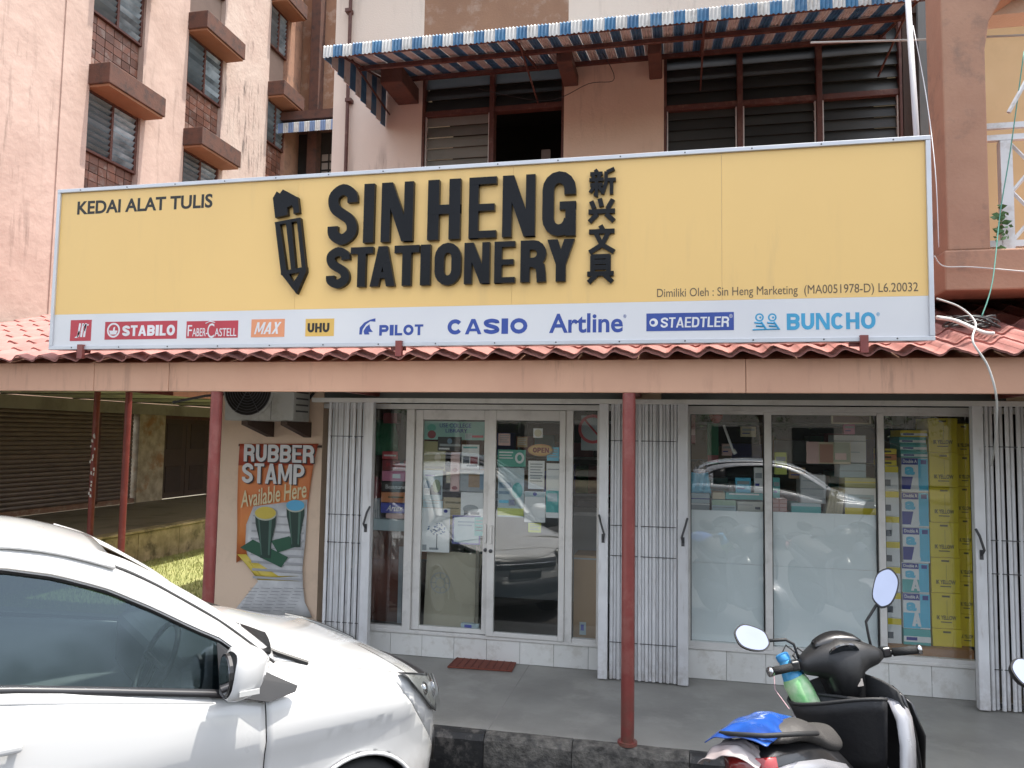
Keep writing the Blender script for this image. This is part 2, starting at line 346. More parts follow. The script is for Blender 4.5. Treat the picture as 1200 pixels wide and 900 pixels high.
gate_m = mat('gate_grey_enamel', (.68,.68,.69), .45, var=(.58,.58,.59), vscale=6, vamt=.6, metal=.05, rnd=.12, stain=(.26,.21,.17), samt=.35, sscale=6, streak=True, grime=((.20,.15,.11), 0.0, .40, .5))
gate_d = mat('gate_steel_dark', (.09,.09,.095), .5, metal=.5)
white_tile = mat('ceramic_white', (.72,.71,.68), .25, var=(.64,.63,.59), vscale=4, vamt=.5, rnd=.05, stain=(.42,.38,.32), samt=.4, sscale=6)
grout = mat('grout', (.28,.27,.25), .9)
cement = mat('cement_floor', (.285,.275,.25), .45, var=(.15,.143,.13), vscale=1.7, vamt=.6, bump=.14, bscale=22, stain=(.37,.355,.325), samt=.4, sscale=2.3, detail=12)
agg = mat('kerb_aggregate', (.17,.158,.14), .95, var=(.04,.038,.035), vscale=16, vamt=.9, bump=1.0, bscale=45, stain=(.05,.05,.05), samt=.6, sscale=14)
kerb_dark = mat('kerb_black_paint', (.022,.022,.023), .6, var=(.045,.043,.04), vscale=9, bump=.4, bscale=30, stain=(.22,.20,.18), samt=.55, sscale=9)
asphalt = mat('asphalt', (.055,.052,.05), .85, var=(.04,.038,.037), vscale=2, bump=.6, bscale=90, stain=(.085,.08,.072), samt=.5, sscale=1.1)
yellow = mat('sign_face_yellow', (.86,.565,.205), .38, var=(.81,.53,.195), vscale=.6, vamt=.7, bump=.05, bscale=2.2, stain=(.66,.44,.19), samt=.35, sscale=1.1, streak=True)
signwhite = mat('sign_face_white', (.72,.715,.72), .4, var=(.62,.62,.66), vscale=1)
black_gloss = mat('black_acrylic', (.004,.004,.006), .24, var=(.008,.008,.011), spec=.2)
black_flat = mat('black_print', (.02,.018,.016), .5)
brown_print = mat('brown_print', (.14,.10,.06), .5)
p_red = mat('print_red', (.50,.045,.065), .45); p_white = mat('print_white', (.78,.77,.78), .45); p_orange = mat('print_orange', (.80,.32,.16), .45)
p_yel = mat('print_yellow', (.80,.50,.12), .45); p_blue = mat('print_blue', (.035,.075,.33), .45); p_cyan = mat('print_cyan', (.06,.36,.60), .45)
louv = mat('louvre_glass_frosted', (.20,.20,.175), .2, var=(.13,.13,.115), vscale=2.5, rnd=.25, coat=.3)
louv_d = mat('louvre_glass_dark', (.045,.048,.045), .38, var=(.03,.033,.033), rnd=.3, spec=.25)
louv_c = mat('louvre_glass_sky_glint', (.34,.41,.46), .15, var=(.10,.13,.15), vscale=2.2, vamt=.9, rnd=.4, coat=.6)  # second-bay blades: sky glints put into a brighter base colour
louv_b = mat('louvre_glass_blue', (.13,.16,.18), .15, var=(.07,.09,.10), rnd=.35, coat=.6)
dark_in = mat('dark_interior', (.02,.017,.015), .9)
wood_dk = mat('wood_dark', (.07,.042,.03), .7, bump=.3)
soff = mat('soffit_board', (.74,.74,.60), .8, var=(.36,.37,.28), vscale=1, stain=(.25,.22,.14), samt=.3)
gray_paint = mat('lintel_grey', (.15,.155,.15), .7, var=(.11,.115,.11))
shut_m = mat('roller_shutter_brown', (.175,.125,.10), .45, var=(.085,.06,.05), vscale=3, metal=.2, rnd=.08)
blue_m = mat('awning_blue', (.06,.19,.34), .45, var=(.025,.08,.18), vscale=6, vamt=.7, stain=(.20,.27,.33), samt=.4, sscale=8)
whit_m = mat('awning_white', (.62,.62,.60), .45, var=(.48,.47,.45), vscale=6, vamt=.7, stain=(.25,.23,.20), samt=.45, sscale=8)
grass_m = mat('grass_ground', (.34,.34,.14), .9, var=(.20,.24,.07), vscale=6, bump=.6)
moss = mat('mossy_wall', (.56,.46,.30), .9, var=(.24,.21,.11), vscale=4, vamt=.9, bump=.5, stain=(.05,.05,.03), samt=.7, sscale=3)
white_rail = mat('railing_white', (.66,.67,.68), .5, var=(.56,.56,.56), vscale=9, stain=(.35,.28,.22), samt=.35, sscale=9)
balc = mat('balcony_paint', (.42,.235,.155), .8, var=(.33,.175,.115), vscale=3, vamt=.7, bump=.25, bscale=40, stain=(.13,.10,.085), samt=.45, sscale=3.5)
cable_w = mat('cable_white', (.60,.60,.57), .5); cable_g = mat('string_green', (.10,.30,.24), .6); cable_b = mat('cable_black', (.015,.015,.016), .5)
GND = -0.18
# ================================================================ ground, road, walkway
mb = MB(); n = 1
g = MB().add([(-400,-400,0),(400,-400,0),(400,400,0),(-400,400,0)], [(0,1,2,3)]).build('ground', mat('ground_soil', (.14,.12,.08), .95, bump=.5), None); g.location.z = -0.36; g['kind'] = 'structure'
r_ = bx('road', asphalt, None, -40, 40, -16, 4.52, -0.35, GND, fix=False); r_['kind'] = 'structure'
dr = bx('drain_channel', kerb_dark, None, -8, 40, 4.52, 4.85, -0.352, -0.30); dr['kind'] = 'structure'
walk = bx('walkway', cement, None, -4.35, 14, 4.93, 6.40, -0.34, 0, bevel=.006); walk['kind'] = 'structure'
for jx_ in (-3.35,-1.18,.99,3.16): bx('slab_joint', grout, walk, jx_-.004, jx_+.004, 4.945, 6.37, -.002, .0012)
kt = thing('kerb', 'rough black painted kerb along the walkway edge', 'kerb', (0, 4.89, -.30)); kt['kind'] = 'structure'; del kt['category']
x = -4.35
segs = [(-4.35,-1.98,kerb_dark),(-1.975,-1.19,kerb_dark),(-1.185,-.62,agg),(-.615,.10,agg),(.105,.62,kerb_dark),(.625,1.7,kerb_dark),(1.705,2.9,kerb_dark),(2.905,5,kerb_dark),(5.005,14,kerb_dark)]
for a, b, m in segs:
    rows = []; N_ = max(4, int((b-a)/.07))
    for i in range(N_+1):
        xx = a+(b-a)*i/N_; j = (.010 if m is agg else .003)
        e = lambda s=1: random.uniform(-j, j)*s
        rows.append([(xx,4.845,-.30),(xx,4.835+e(),-.17),(xx,4.84+e(),-.04+e()),(xx,4.862+e(),-.008+e(.6)),(xx,4.9,.0005+e(.4)),(xx,4.942,-.001),(xx,4.942,-.30)])
    MB().grid(rows).build('kerb_stone', m, kt)
# ================================================================ shop building (ground floor at Y 6.38, upper wall at Y 7.85)
YF = 6.38; YU = 7.85; YS = 4.90
bld = thing('shophouse_building', 'pale plastered walk-up building behind and above the yellow signboard', 'building', (-0.8, 8, 0))
def X6(px, py=480): return P(px, py, YF).x
def Z6(px, py): return P(px, py, YF).z
HEAD = 2.16
# ground floor walls
bx('wall', pl_shop, bld, -4.2, -3.12, YF-.03, YF+.15, 0, 2.9)          # wall with the poster
bx('wall', pl_shop, bld, -4.2, -4.05, YF+.152, 14, 0, 2.9)               # its return towards the court
bx('lintel', gray_paint, bld, -3.118, 2.75, YF-.012, YF+.12, 2.235, 2.9)
for px0, px1 in ((745,775),(1178,1215)): bx('lintel_patch', pl_shop, bld, P(px0,460,YF).x, P(px1,460,YF).x, YF-.02, YF-.0125, 2.245, 2.33)
bx('wall', pl_shop, bld, 2.752, 9.0, YF-.03, YF+.15, 0, 2.9)
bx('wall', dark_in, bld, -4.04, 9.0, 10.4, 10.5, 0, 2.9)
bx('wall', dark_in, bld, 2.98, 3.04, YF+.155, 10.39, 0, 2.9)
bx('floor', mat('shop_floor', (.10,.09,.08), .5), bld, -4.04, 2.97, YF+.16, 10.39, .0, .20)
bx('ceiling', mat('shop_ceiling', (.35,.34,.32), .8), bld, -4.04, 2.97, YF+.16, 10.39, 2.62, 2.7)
# upper floors
UPX0, UPX1 = -3.86, 9.0
def ux(px, py=120): return P(px, py, YU).x
def uz(px, py): return P(px, py, YU).z
w1 = (ux(495), ux(661)); w2 = (ux(778), ux(1058)); wz1 = uz(640, 70)+.02; wz0 = 4.3
print('upper windows', w1, w2, wz1)
wb = MB()
def wall_h(x0, x1, z0, z1, m=pl_pale, nm='wall'): return bx(nm, m, bld, x0, x1, YU, YU+.25, z0, z1)
wall_h(UPX0, w1[0], 2.7, 7.6); wall_h(w1[0], w1[1], 2.7, wz0, pl_tan); wall_h(w1[1], w2[0], 2.7, wz1+.25, pl_tan); wall_h(w2[0], w2[1]+.02, 2.7, wz0, pl_tan)
zt = uz(580, 38)
wall_h(w1[0], w1[1], wz1, zt, pl_tan); wall_h(w1[1], w2[0], wz1+.25, zt, pl_pale)
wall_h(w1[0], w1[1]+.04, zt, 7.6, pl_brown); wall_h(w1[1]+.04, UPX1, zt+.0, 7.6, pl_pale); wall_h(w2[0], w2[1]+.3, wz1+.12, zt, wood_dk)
bx('wall', mat('balcony_inner_wall', (.62,.44,.24), .8, var=(.55,.38,.2), stain=(.4,.28,.16), samt=.3), bld, w2[1]+.3, 9, YU+.3, YU+.45, 2.7, zt)
bx('wall', pl_pale, bld, UPX0, UPX0+.25, YU+.252, 16, 2.7, 7.6)
bx('roof', mat('roof_concrete', (.3,.28,.26), .9), bld, UPX0-.2, 9.2, YU-.2, 16.2, 7.602, 7.8)
# brown fins (canopy brackets) between the windows
for pa, pb, ya, yb in ((464,492,70,122),(657,678,50,101),(757,776,38,93)):
    bx('concrete_fin', concrete_brown, bld, ux(pa+4,80), ux(pb,80), YU-.55, YU-.002, uz(pb, yb), P(560,84,YU).z-.14, bevel=.012)
# upstairs windows
def louvre_window(x0, x1, z0, z1, bays, Y, lm, open_bay=(), transom=.55, nsl=9, par=bld):
    wn = MB().box(x0, x1, Y+.10, Y+.16, z1-.06, z1)
    fw = .055
    wn.box(x0, x1, Y+.02, Y+.12, z1-transom-.03, z1-transom+.03)
    wn.box(x0, x1, Y+.02, Y+.12, z0, z0+.06)
    W = (x1-x0)/bays
    for i in range(bays+1):
        xx = x0+i*W; wn.box(max(x0, xx-fw/2), min(x1, xx+fw/2), Y+.0, Y+.13, z0+.061, z1-.061)
    fr = wn.build('window', frame_red, par, bevel=.004)
    for i in range(bays):
        a = x0+i*W+fw/2+.004; b = x0+(i+1)*W-fw/2-.004
        sl_w = b-a
        pitch = (z1-transom-z0-.1)/nsl
        me = smesh(MB().box(-sl_w/2, sl_w/2, -.003, .003, -pitch*.53, pitch*.53), 'louvre_blade', lm)
        if i not in open_bay:
            for k in range(nsl):
                inst('louvre_blade', me, (a+sl_w/2, Y+.07, z0+.09+pitch*(k+.5)), fr, (math.radians(-14+random.uniform(-4, 4)), 0, 0))
            MB().box(a, a+.012, Y+.035, Y+.10, z0+.062, z1-transom-.031).build('louvre_clip', alu, fr); MB().box(b-.012, b, Y+.035, Y+.10, z0+.062, z1-transom-.031).build('louvre_clip', alu, fr)
        me2 = smesh(MB().box(-sl_w/2, sl_w/2, -.003, .003, -.075, .075), 'louvre_blade', louv_d)
        for k in range(max(1, int((transom-.12)/.13))):
            inst('louvre_blade', me2, (a+sl_w/2, Y+.07, z1-transom+.1+.13*k), fr, (math.radians(-22), 0, 0))
    return fr
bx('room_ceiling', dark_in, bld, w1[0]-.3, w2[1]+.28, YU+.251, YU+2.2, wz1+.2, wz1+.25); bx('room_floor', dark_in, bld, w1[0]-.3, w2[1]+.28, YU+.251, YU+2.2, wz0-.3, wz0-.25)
bx('wall', wood_dk, bld, w2[1]+.021, w2[1]+.299, YU+.05, YU+.25, 2.7, wz1+.119)
louvre_window(w1[0], w1[1], wz0, wz1, 2, YU, louv, (1,), transom=.52)
louvre_window(w2[0], w2[1], wz0, wz1+.12, 3, YU, louv_d, (), transom=.78)
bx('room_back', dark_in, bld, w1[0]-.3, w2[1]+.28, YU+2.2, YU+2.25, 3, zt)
bx('curtain', mat('curtain_pale', (.30,.27,.25), .9), bld, ux(625,170), ux(636,170), YU+.5, YU+.53, wz0, uz(630,155))
bx('meter_box', gray_paint, bld, ux(1076,120), ux(1094,120), YU-.05, YU-.002, 4.2, zt-.1)
# balcony at the right: column, beam, railing
YB = 5.6
bc = thing('balcony', 'salmon painted balcony with column and white lattice railing at the right edge', 'balcony', (2.6, YB, 2.9))
cx0, cx1 = P(1110,250,YB).x, P(1160,250,YB).x
zb0, zb1 = P(1170,340,YB).z, P(1170,292,YB).z
col = [(cx0,zb1+.002),(cx1,zb1+.002),(cx1,4.65),(cx1+.03,4.85),(cx1+.12,5.02),(cx1+.3,5.14),(cx1+.62,5.2),(cx1+.62,7.0),(cx0-.02,7.0)]
MB().prism(col, 'y', YB, YB+.32).build('column', balc, bc, bevel=.01)
bx('beam', balc, bc, cx0-.03, 6, YB-.02, YB+.34, zb0, zb1, bevel=.012)
bx('slab', balc, bc, cx0+.0, 6, YB+.341, YU-.002, zb1-.16, zb1-.03)
bx('beam', pl_tan, bc, cx0+.33, 6, YB+.3, YB+.5, 5.05, 5.4)
bx('rail_bar', white_rail, bc, cx1+.01, 4.6, YB+.10, YB+.13, P(1180,140,YB).z-.02, P(1180,140,YB).z+.02)
bx('rail_bar', white_rail, bc, cx1+.01, 4.6, YB+.10, YB+.14, P(1180,150,YB).z-.045, P(1180,150,YB).z-.005)
bx('rail_bar', white_rail, bc, cx1+.03, 4.6, YB+.10, YB+.15, zb1+.04, zb1+.085)
rp0, rp1 = P(1173,210,YB+.1).x, P(1190,210,YB+.1).x
zr = P(1180,150,YB).z-.05
for k in range(4):
    bx('rail_post', white_rail, bc, rp0+k*.62, rp0+.075+k*.62, YB+.095, YB+.155, zb1+.002, zr)
    a = (rp0+.075+k*.62, zb1+.09); b = (rp0+.62+k*.62, zr-.02)
    mb = MB()
    for (p, q) in ((a, b), ((a[0], b[1]), (b[0], a[1])), ((a[0], (a[1]+b[1])/2), ((a[0]+b[0])/2, b[1])), ((a[0], (a[1]+b[1])/2), ((a[0]+b[0])/2, a[1])),
                   ((b[0], (a[1]+b[1])/2), ((a[0]+b[0])/2, b[1])), ((b[0], (a[1]+b[1])/2), ((a[0]+b[0])/2, a[1]))):
        mb.tube([(p[0], YB+.12, p[1]), (q[0], YB+.12, q[1])], .013, 4)
    mb.build('lattice', white_rail, bc)
mb = MB()
for k in range(8):
    y0 = YB+.4+k*.22; y1 = y0+.22; zz = zb1+.1
    for j in range(4):
        mb.tube([(cx0+.12, y0, zz+j*.22), (cx0+.12, y1, zz+j*.22+.22)], .012, 4); mb.tube([(cx0+.12, y1, zz+j*.22), (cx0+.12, y0, zz+j*.22+.22)], .012, 4)
mb.box(cx0+.10, cx0+.14, YB+.36, YU-.1, zb1+.98, zb1+1.03).box(cx0+.10, cx0+.14, YB+.36, YU-.1, zb1+.05, zb1+.09)
mb.build('side_lattice', white_rail, bc)
mb = MB().tube([P(1182,132,YB-.1), P(1204,92,YB-.1)], .014, 5); mb.build('prop_rod', white_rail, bc)
# potted plant leaf tuft at column foot
tf = MB()
for i in range(46):
    c = P(1172,268,YB+.02)+Vector((random.gauss(0,.03), random.uniform(-.05,.05), random.gauss(0,.075))); a = random.uniform(0, PI); s = random.uniform(.015,.035)
    d = Vector((math.cos(a), random.uniform(-.5,.5), math.sin(a)*.6))*s; u = Vector((-math.sin(a)*.5, random.uniform(-.5,.5), math.cos(a)))*s*.6
    tf.add([c-d, c+u, c+d, c-u], [(0,1,2,3)])
tf.tube([P(1168,290,YB), P(1171,262,YB)], .004, 4)
tag(tf.build('weed_plant', mat('leaf_green', (.05,.12,.03), .6, rnd=.2), None), 'small green weed growing at the foot of the balcony column', 'plant')
# ================================================================ canopy over the walkway
cano = thing('walkway_canopy', 'long salmon fascia canopy with wavy pink roof tiles over the shop walkway', 'canopy', (-1, 5.6, 2.2))
zf0, zf1 = 2.215, 2.43
jx = [-7.3, -4.30, -3.655, .45, 4.2, 9.0]
for a, b in zip(jx[:-1], jx[1:]):
    bx('fascia_board', fasc, cano, a+.0015, b-.0015, YS, YS+.045, zf0, zf1+.01*0, bevel=.004)
bx('fascia_backing', fasc, cano, -7.3, 9.0, YS+.046, YS+.10, zf0+.012, zf1-.01)
bx('soffit', soff, cano, -4.2, 9, YS+.101, YF-.033, 2.33, 2.345)
bx('soffit', soff, cano, -7.3, -4.201, YS+.101, 6.9, 2.33, 2.345)
for k, xx in enumerate((-4.7,-2.6,-.28,2.4,5.0)): bx('rafter', redpost, cano, xx-.025, xx+.025, YS+.102, YF-.035, 2.26, 2.329)
# red posts
def post(px, pytop, Y, z0, z1, r, par, nm='post'):
    X = P(px, pytop, Y).x
    MB().lathe([(r, z0), (r, z1)], (X, Y, 0), 20).lathe([(r*1.5, z0), (r*1.45, z0+.02)], (X, Y, 0), 20).build(nm, redpost, par, smooth=True, angle=40)
    return X
post(254, 470, YS+.03, GND-.02, zf0-.001, .042, cano); post(736.5, 600, YS+.03, -.001, zf0-.001, .042, cano)
MB().lathe([(.042, 0), (.042, zf0)], (3.9, YS+.03, 0), 20).build('post', redpost, cano, smooth=True, angle=40)
# tiles: one S-shaped tile per wave
TW, TL, SL = .197, .36, math.radians(17)
def tile_mb(n=10):
    rows_t = []; rows_b = []
    for j in range(2):
        rt = []; rb = []
        for i in range(n+1):
            u = i/n; z = .019*math.sin(2*PI*u)+.006*math.sin(4*PI*u)+(.014 if j == 0 else 0)
            rt.append((u*TW, j*TL*1.06, z)); rb.append((u*TW, j*TL*1.06, z-.012))
        rows_t.append(rt); rows_b.append(rb)
    m = MB().grid(rows_t); k = n+1; o = len(m.v); m.add(rows_b[0], []); base = 0
    m.f += [(i, o+i, o+i+1, i+1)[::-1] for i in range(n)]; m.mi += [0]*n
    return m
tme = smesh(tile_mb(), 'roof_tile', tile_m, True)
def tile_at(par, x, y, z, row): 
    return inst('roof_tile', tme, (x, y+random.uniform(-.006,.006), z+random.uniform(-.002,.002)), par, (SL, 0, random.uniform(-.012,.012)))
Y0R = YS-.10; Z0R = zf1+.017
nx = int((4.4+7.1)/TW)
rest = MB(); src = tile_mb(6)
for row in range(9):
    y = Y0R+row*TL*math.cos(SL); z = Z0R+row*TL*math.sin(SL)
    for i in range(nx):
        x = -7.1+i*TW
        if row < 4 and -5.9 < x < 3.2 or (row < 9 and x > 1.55 and x < 3.0 and row > 3): tile_at(cano, x, y, z, row)
        else:
            ca, sa = math.cos(SL), math.sin(SL)
            rest.add([(x+v[0], y+v[1]*ca-v[2]*sa, z+v[1]*sa+v[2]*ca) for v in src.v], src.f)
ro = rest.build('roof_tile_field', tile_m, cano, smooth=True); ro['kind'] = 'stuff'
MB().prism([(Y0R+.12, Z0R-.02), (YU-.002, Z0R-.02+(YU-Y0R-.12)*math.tan(SL)), (YU-.002, Z0R-.06+(YU-Y0R-.12)*math.tan(SL)), (Y0R+.12, Z0R-.04)], 'x', -7.2, 9).build('roof_deck', fasc, cano)
# ================================================================ left wing
XW = -11.4
wing = thing('apartment_wing', 'tall pink plastered apartment block wing with brown window hoods on the left', 'building', (XW-2, 14, 0))
cols = [(12.42,13.9),(15.42,16.85),(19.05,20.05)]
Z0W = 8.78; ST = 2.87; levels = [-1,0,1,2]
WY0, WY1 = 4.0, 20.9
def wpiece(y0, y1, z0, z1, m=pl_pink, nm='wall', x1=XW, x0=XW-.25): return bx(nm, m, wing, x0, x1, y0, y1, z0, z1)
wpiece(WY0, 11.75, 3.55, 17, pl_pink); wpiece(11.75, cols[0][0], 3.55, 17, pl_pink, x1=XW+.03)
wpiece(cols[0][1], 14.45, 3.55, 17, pl_pink, x1=XW+.03); wpiece(14.45, cols[1][0], 3.55, 17, pl_pink)
wpiece(cols[1][1], cols[2][0], 3.55, 17, pl_pink2); wpiece(cols[2][1], WY1, 3.55, 17, balc)
brick_me = smesh(MB().box(-.012,.012,-.112,.112,-.082,.082), 'brick', brick_m)
for ci, (a, b) in enumerate(cols):
    wpiece(a, b, 3.55, 17, mortar, 'brick_backing', x1=XW-.13, x0=XW-.26)
    for lv in levels:
        zt_ = Z0W+lv*ST-(.07 if ci == 1 else (.05 if ci else 0))
        if zt_ > 15: continue
        zbw = zt_-1.30
        # hood
        hx = XW+.52
        hd = MB().box(XW-.1, hx, a-.04, b+.16, zt_+.0, zt_+.42).build('window_hood', concrete_brown, wing, bevel=.015)
        MB().box(XW-.12, hx-.04, a-.0, b+.12, zt_-.05, zt_-.001).build('hood_soffit', mat('hood_soffit', (.30,.14,.075), .8), wing)  # bounce light on the hood underside painted in as lighter orange
        # window: frame, two bays of louvres
        fr = MB()
        for yy in (a+.03, (a+b)/2, b-.03): fr.box(XW-.115, XW-.03, yy-.03, yy+.03, zbw+.051, zt_-.101)
        fr.box(XW-.115, XW-.03, a, b, zbw, zbw+.05).box(XW-.115, XW-.03, a, b, zt_-.1, zt_-.05)
        w_ = fr.build('window', frame_red, wing)
        for k2 in range(2):
            lb_ = louv_b if k2 == 0 else louv_c
            ya = a+.062 if k2 == 0 else (a+b)/2+.032; yb = (a+b)/2-.032 if k2 == 0 else b-.062; L_ = yb-ya
            me = smesh(MB().box(-.004,.004,-L_/2,L_/2,-.065,.065), 'louvre_blade', lb_)
            for k in range(9): inst('louvre_blade', me, (XW-.07, (ya+yb)/2, zbw+.13+k*.125), w_, (0, math.radians(35+random.uniform(-6,6)), 0))
        # glazed brick infill below the window
        zlo = zt_-ST+.42; nb = int((b-a)/.24); bw = (b-a)/nb; nrow = int((zbw-zlo)/.178)
        if (ci == 2 and lv in (-1,2)) or lv == 2:
            continue
        for r2 in range(nrow):
            for k in range(nb):
                inst('brick', brick_me, (XW-.118+random.uniform(-.003,.003), a+bw*(k+.5), zbw-.09-r2*.178), wing, (0,0,random.uniform(-.02,.02)), (1, bw/.24, 1))
# far recess facing us
YR = 20.95
bx('wall', pl_brown, wing, XW-.2, -3.0, YR, YR+.3, 0, 17)
bx('wall', concrete_brown, wing, XW+.45, XW+.75, YR-.35, YR-.001, 3.6, 17)
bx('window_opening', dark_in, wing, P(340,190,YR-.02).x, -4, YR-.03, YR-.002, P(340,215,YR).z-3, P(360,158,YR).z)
wf = MB(); 
for i in range(3):
    for j in range(3):
        x = P(378,190,YR).x+i*.26; z = P(378,193,YR).z-j*.27+.1; wf.box(x, x+.2, YR-.05, YR-.035, z, z+.2)
wf.build('window', mat('pane_pale', (.25,.22,.2), .3), wing)
bx('ledge', concrete_brown, wing, P(345,132,YR).x, -4, YR-1.1, YR-.001, P(360,131,YR-1).z-.25, P(360,131,YR-1).z)
# ground floor of the wing: wall with shutters, raised walk, its own tiled canopy
bx('wall', pl_pink, wing, XW-.25, XW, WY0, 9.6, .36, 3.549)
bx('beam', mat('beam_grey', (.40,.375,.33), .85, stain=(.12,.1,.09), samt=.4), wing, XW-.25, XW+.06, 9.601, YR-.001, 2.28, 2.52)
bx('wall', pl_pink, wing, XW-.25, XW, 9.601, YR-.001, 2.521, 3.549)
ysh = (9.62, P(160,540,X=XW).y); ypl = (ysh[1]+.02, P(191,540,X=XW).y)
slat_me = smesh(MB().prism([(0,-.042),(.018,-.03),(.024,0),(.018,.03),(0,.042)], 'y', -(ysh[1]-ysh[0]-.1)/2, (ysh[1]-ysh[0]-.1)/2), 'shutter_slat', shut_m)
# prism axis 'y' takes (x,z) pairs
sh = thing('roller_shutter', 'closed brown roller shutter of the unit across the court', 'shutter', (XW, 12, .42))
for k in range(22): inst('shutter_slat', slat_me, (XW-.10, sum(ysh)/2, .50+k*.083), sh)
bx('guide_rail', frame_red, sh, XW-.1, XW-.02, P(116,540,X=XW).y-.04, P(116,540,X=XW).y+.04, .42, 2.279)
bx('wall', mat('brick_foot', (.30,.17,.12), .9, var=(.2,.11,.08), vscale=8, stain=(.45,.38,.3), samt=.6, sscale=6), wing, XW-.25, XW-.02, ysh[0], ysh[1], .36, .46)
bx('wall', peel, wing, XW-.25, XW+.02, ypl[0], ypl[1], .36, 2.279)
bx('wall', peel, wing, XW-.25, XW+.02, P(246,540,X=XW).y, YR, .36, 2.279)
yd0, yd1 = ypl[1]+.02, P(246,540,X=XW).y-.02
dbl = thing('double_door', 'dark brown panelled double door across the court beside peeling wall', 'door', (XW, (yd0+yd1)/2, .36))
ym = (yd0+yd1)/2
for a, b in ((yd0, ym-.01), (ym+.01, yd1)):
    dl = bx('door_leaf', wood_dk, dbl, XW-.12, XW-.06, a, b, .37, 2.2)
    for z0, z1 in ((.5,1.1),(1.5,2.1)):
        bx('panel', mat('door_panel', (.045,.025,.018), .6), dl, XW-.059, XW-.045, a+.15, b-.15, z0, z1, bevel=.008)
bx('door_frame', frame_red, dbl, XW-.12, XW+.0, yd0, yd1, 2.201, 2.278)
rf = bx('raised_walk', mat('raised_walk', (.26,.22,.18), .7, stain=(.08,.07,.06), samt=.5), None, XW, -8.05, 6.0, 20.9, -.3, .36); rf['kind'] = 'structure'
mw = thing('low_wall', 'low mossy yellowed retaining wall below the raised walk', 'wall', (-8, 13, -.1))
yy = 6.0
while yy < 20.5:
    L_ = random.uniform(.9, 1.3); bx('wall_panel', moss, mw, -8.049, -7.99, yy+.004, min(yy+L_, 20.8)-.004, -.12, .35, bevel=.01); yy += L_
bx('coping', moss, mw, -8.16, -7.95, 6.0, 20.8, .361, .40, bevel=.01)
gr = bx('grass_base', grass_m, None, -7.988, -4.36, 7.0, 20.9, -.3, -.10); gr['kind'] = 'structure'; gr.name = 'lawn'
pa = bx('path', cement, None, -7.98, -4.352, 4.93, 6.998, -.3, -.012); pa['kind'] = 'structure'
gb = MB()
for i in range(9000):
    x = random.uniform(-7.95,-5.2); y = random.uniform(7.0,13.5); h = random.uniform(.03,.07); a = random.uniform(0, PI); dx, dy = math.cos(a)*.006, math.sin(a)*.006
    lx, ly = random.uniform(-.02,.02), random.uniform(-.02,.02)
    gb.add([(x-dx,y-dy,-.1),(x+dx,y+dy,-.1),(x+lx,y+ly,-.1+h)], [(0,1,2)])
tag(gb.build('grass', mat('grass_blade', (.36,.38,.14), .7, rnd=.0), None), 'short bright green grass in the sunlit court', 'grass', kind='stuff')
# wing canopy
wc = thing('court_canopy', 'tiled canopy with pale green soffit running along the far wing', 'canopy', (-9.2, 13, 2.3))
bx('soffit', soff, wc, XW+.061, -6.95, 7.2, 20.8, 2.53, 2.55)
for k in range(8): bx('soffit_batten', mat('batten', (.14,.13,.1), .8), wc, XW+.07, -6.96, 7.6+k*1.6, 7.63+k*1.6, 2.515, 2.529)
bx('fascia_board', fasc, wc, -6.949, -6.90, 7.2, 20.8, 2.42, 2.62)
TL2 = .36; SL2 = math.radians(14)
rest = MB()
for row in range(12):
    xx = -6.8-row*TL2*math.cos(SL2); z = 2.62+row*TL2*math.sin(SL2)
    for i in range(50):
        y = 6.3+i*TW
        if row >= 8 and y > 9.5 and y < 13.2:
            o = inst('roof_tile', tme, (xx, y, z), wc, (0,0,0)); o.rotation_euler = (Matrix.Rotation(PI/2, 4, 'Z') @ Matrix.Rotation(SL2, 4, 'X')).to_euler()
        else:
            M_ = Matrix.Translation((xx, y, z)) @ Matrix.Rotation(PI/2, 4, 'Z') @ Matrix.Rotation(SL2, 4, 'X')
            rest.add([M_ @ Vector(v) for v in src.v], src.f)
rest.build('roof_tile_field', tile_m, wc, smooth=True)['kind'] = 'stuff'
for (X_, px, z0) in ((-6.93,151,GND),(-8.1,114,.361)):
    t_ = (-.2096-(600-px)/FPX*.978)/(.978-(600-px)/FPX*.2096)
    Y_ = X_/t_
    pz = 2.53 if X_ < -7 else 2.419
    o = MB().lathe([(.043, z0), (.043, pz)], (X_, Y_, 0), 14).build('post', redpost, wc, smooth=True, angle=40)
    if X_ < -7:
        for q in range(16):
            z_ = .95+q*.06+random.uniform(-.03,.03); a_ = random.uniform(-.9,.9); y_ = Y_-.044*math.cos(a_); x_ = X_+.044*math.sin(a_); MB().add([(x_-.012,y_-.004,z_),(x_+random.uniform(.008,.022),y_-.006,z_-.008),(x_+.012,y_-.004,z_+random.uniform(.02,.06)),(x_-.01,y_-.007,z_+random.uniform(.015,.05))],[(0,1,2,3)]).build('paper_scrap', p_white, wc, solid=.002)
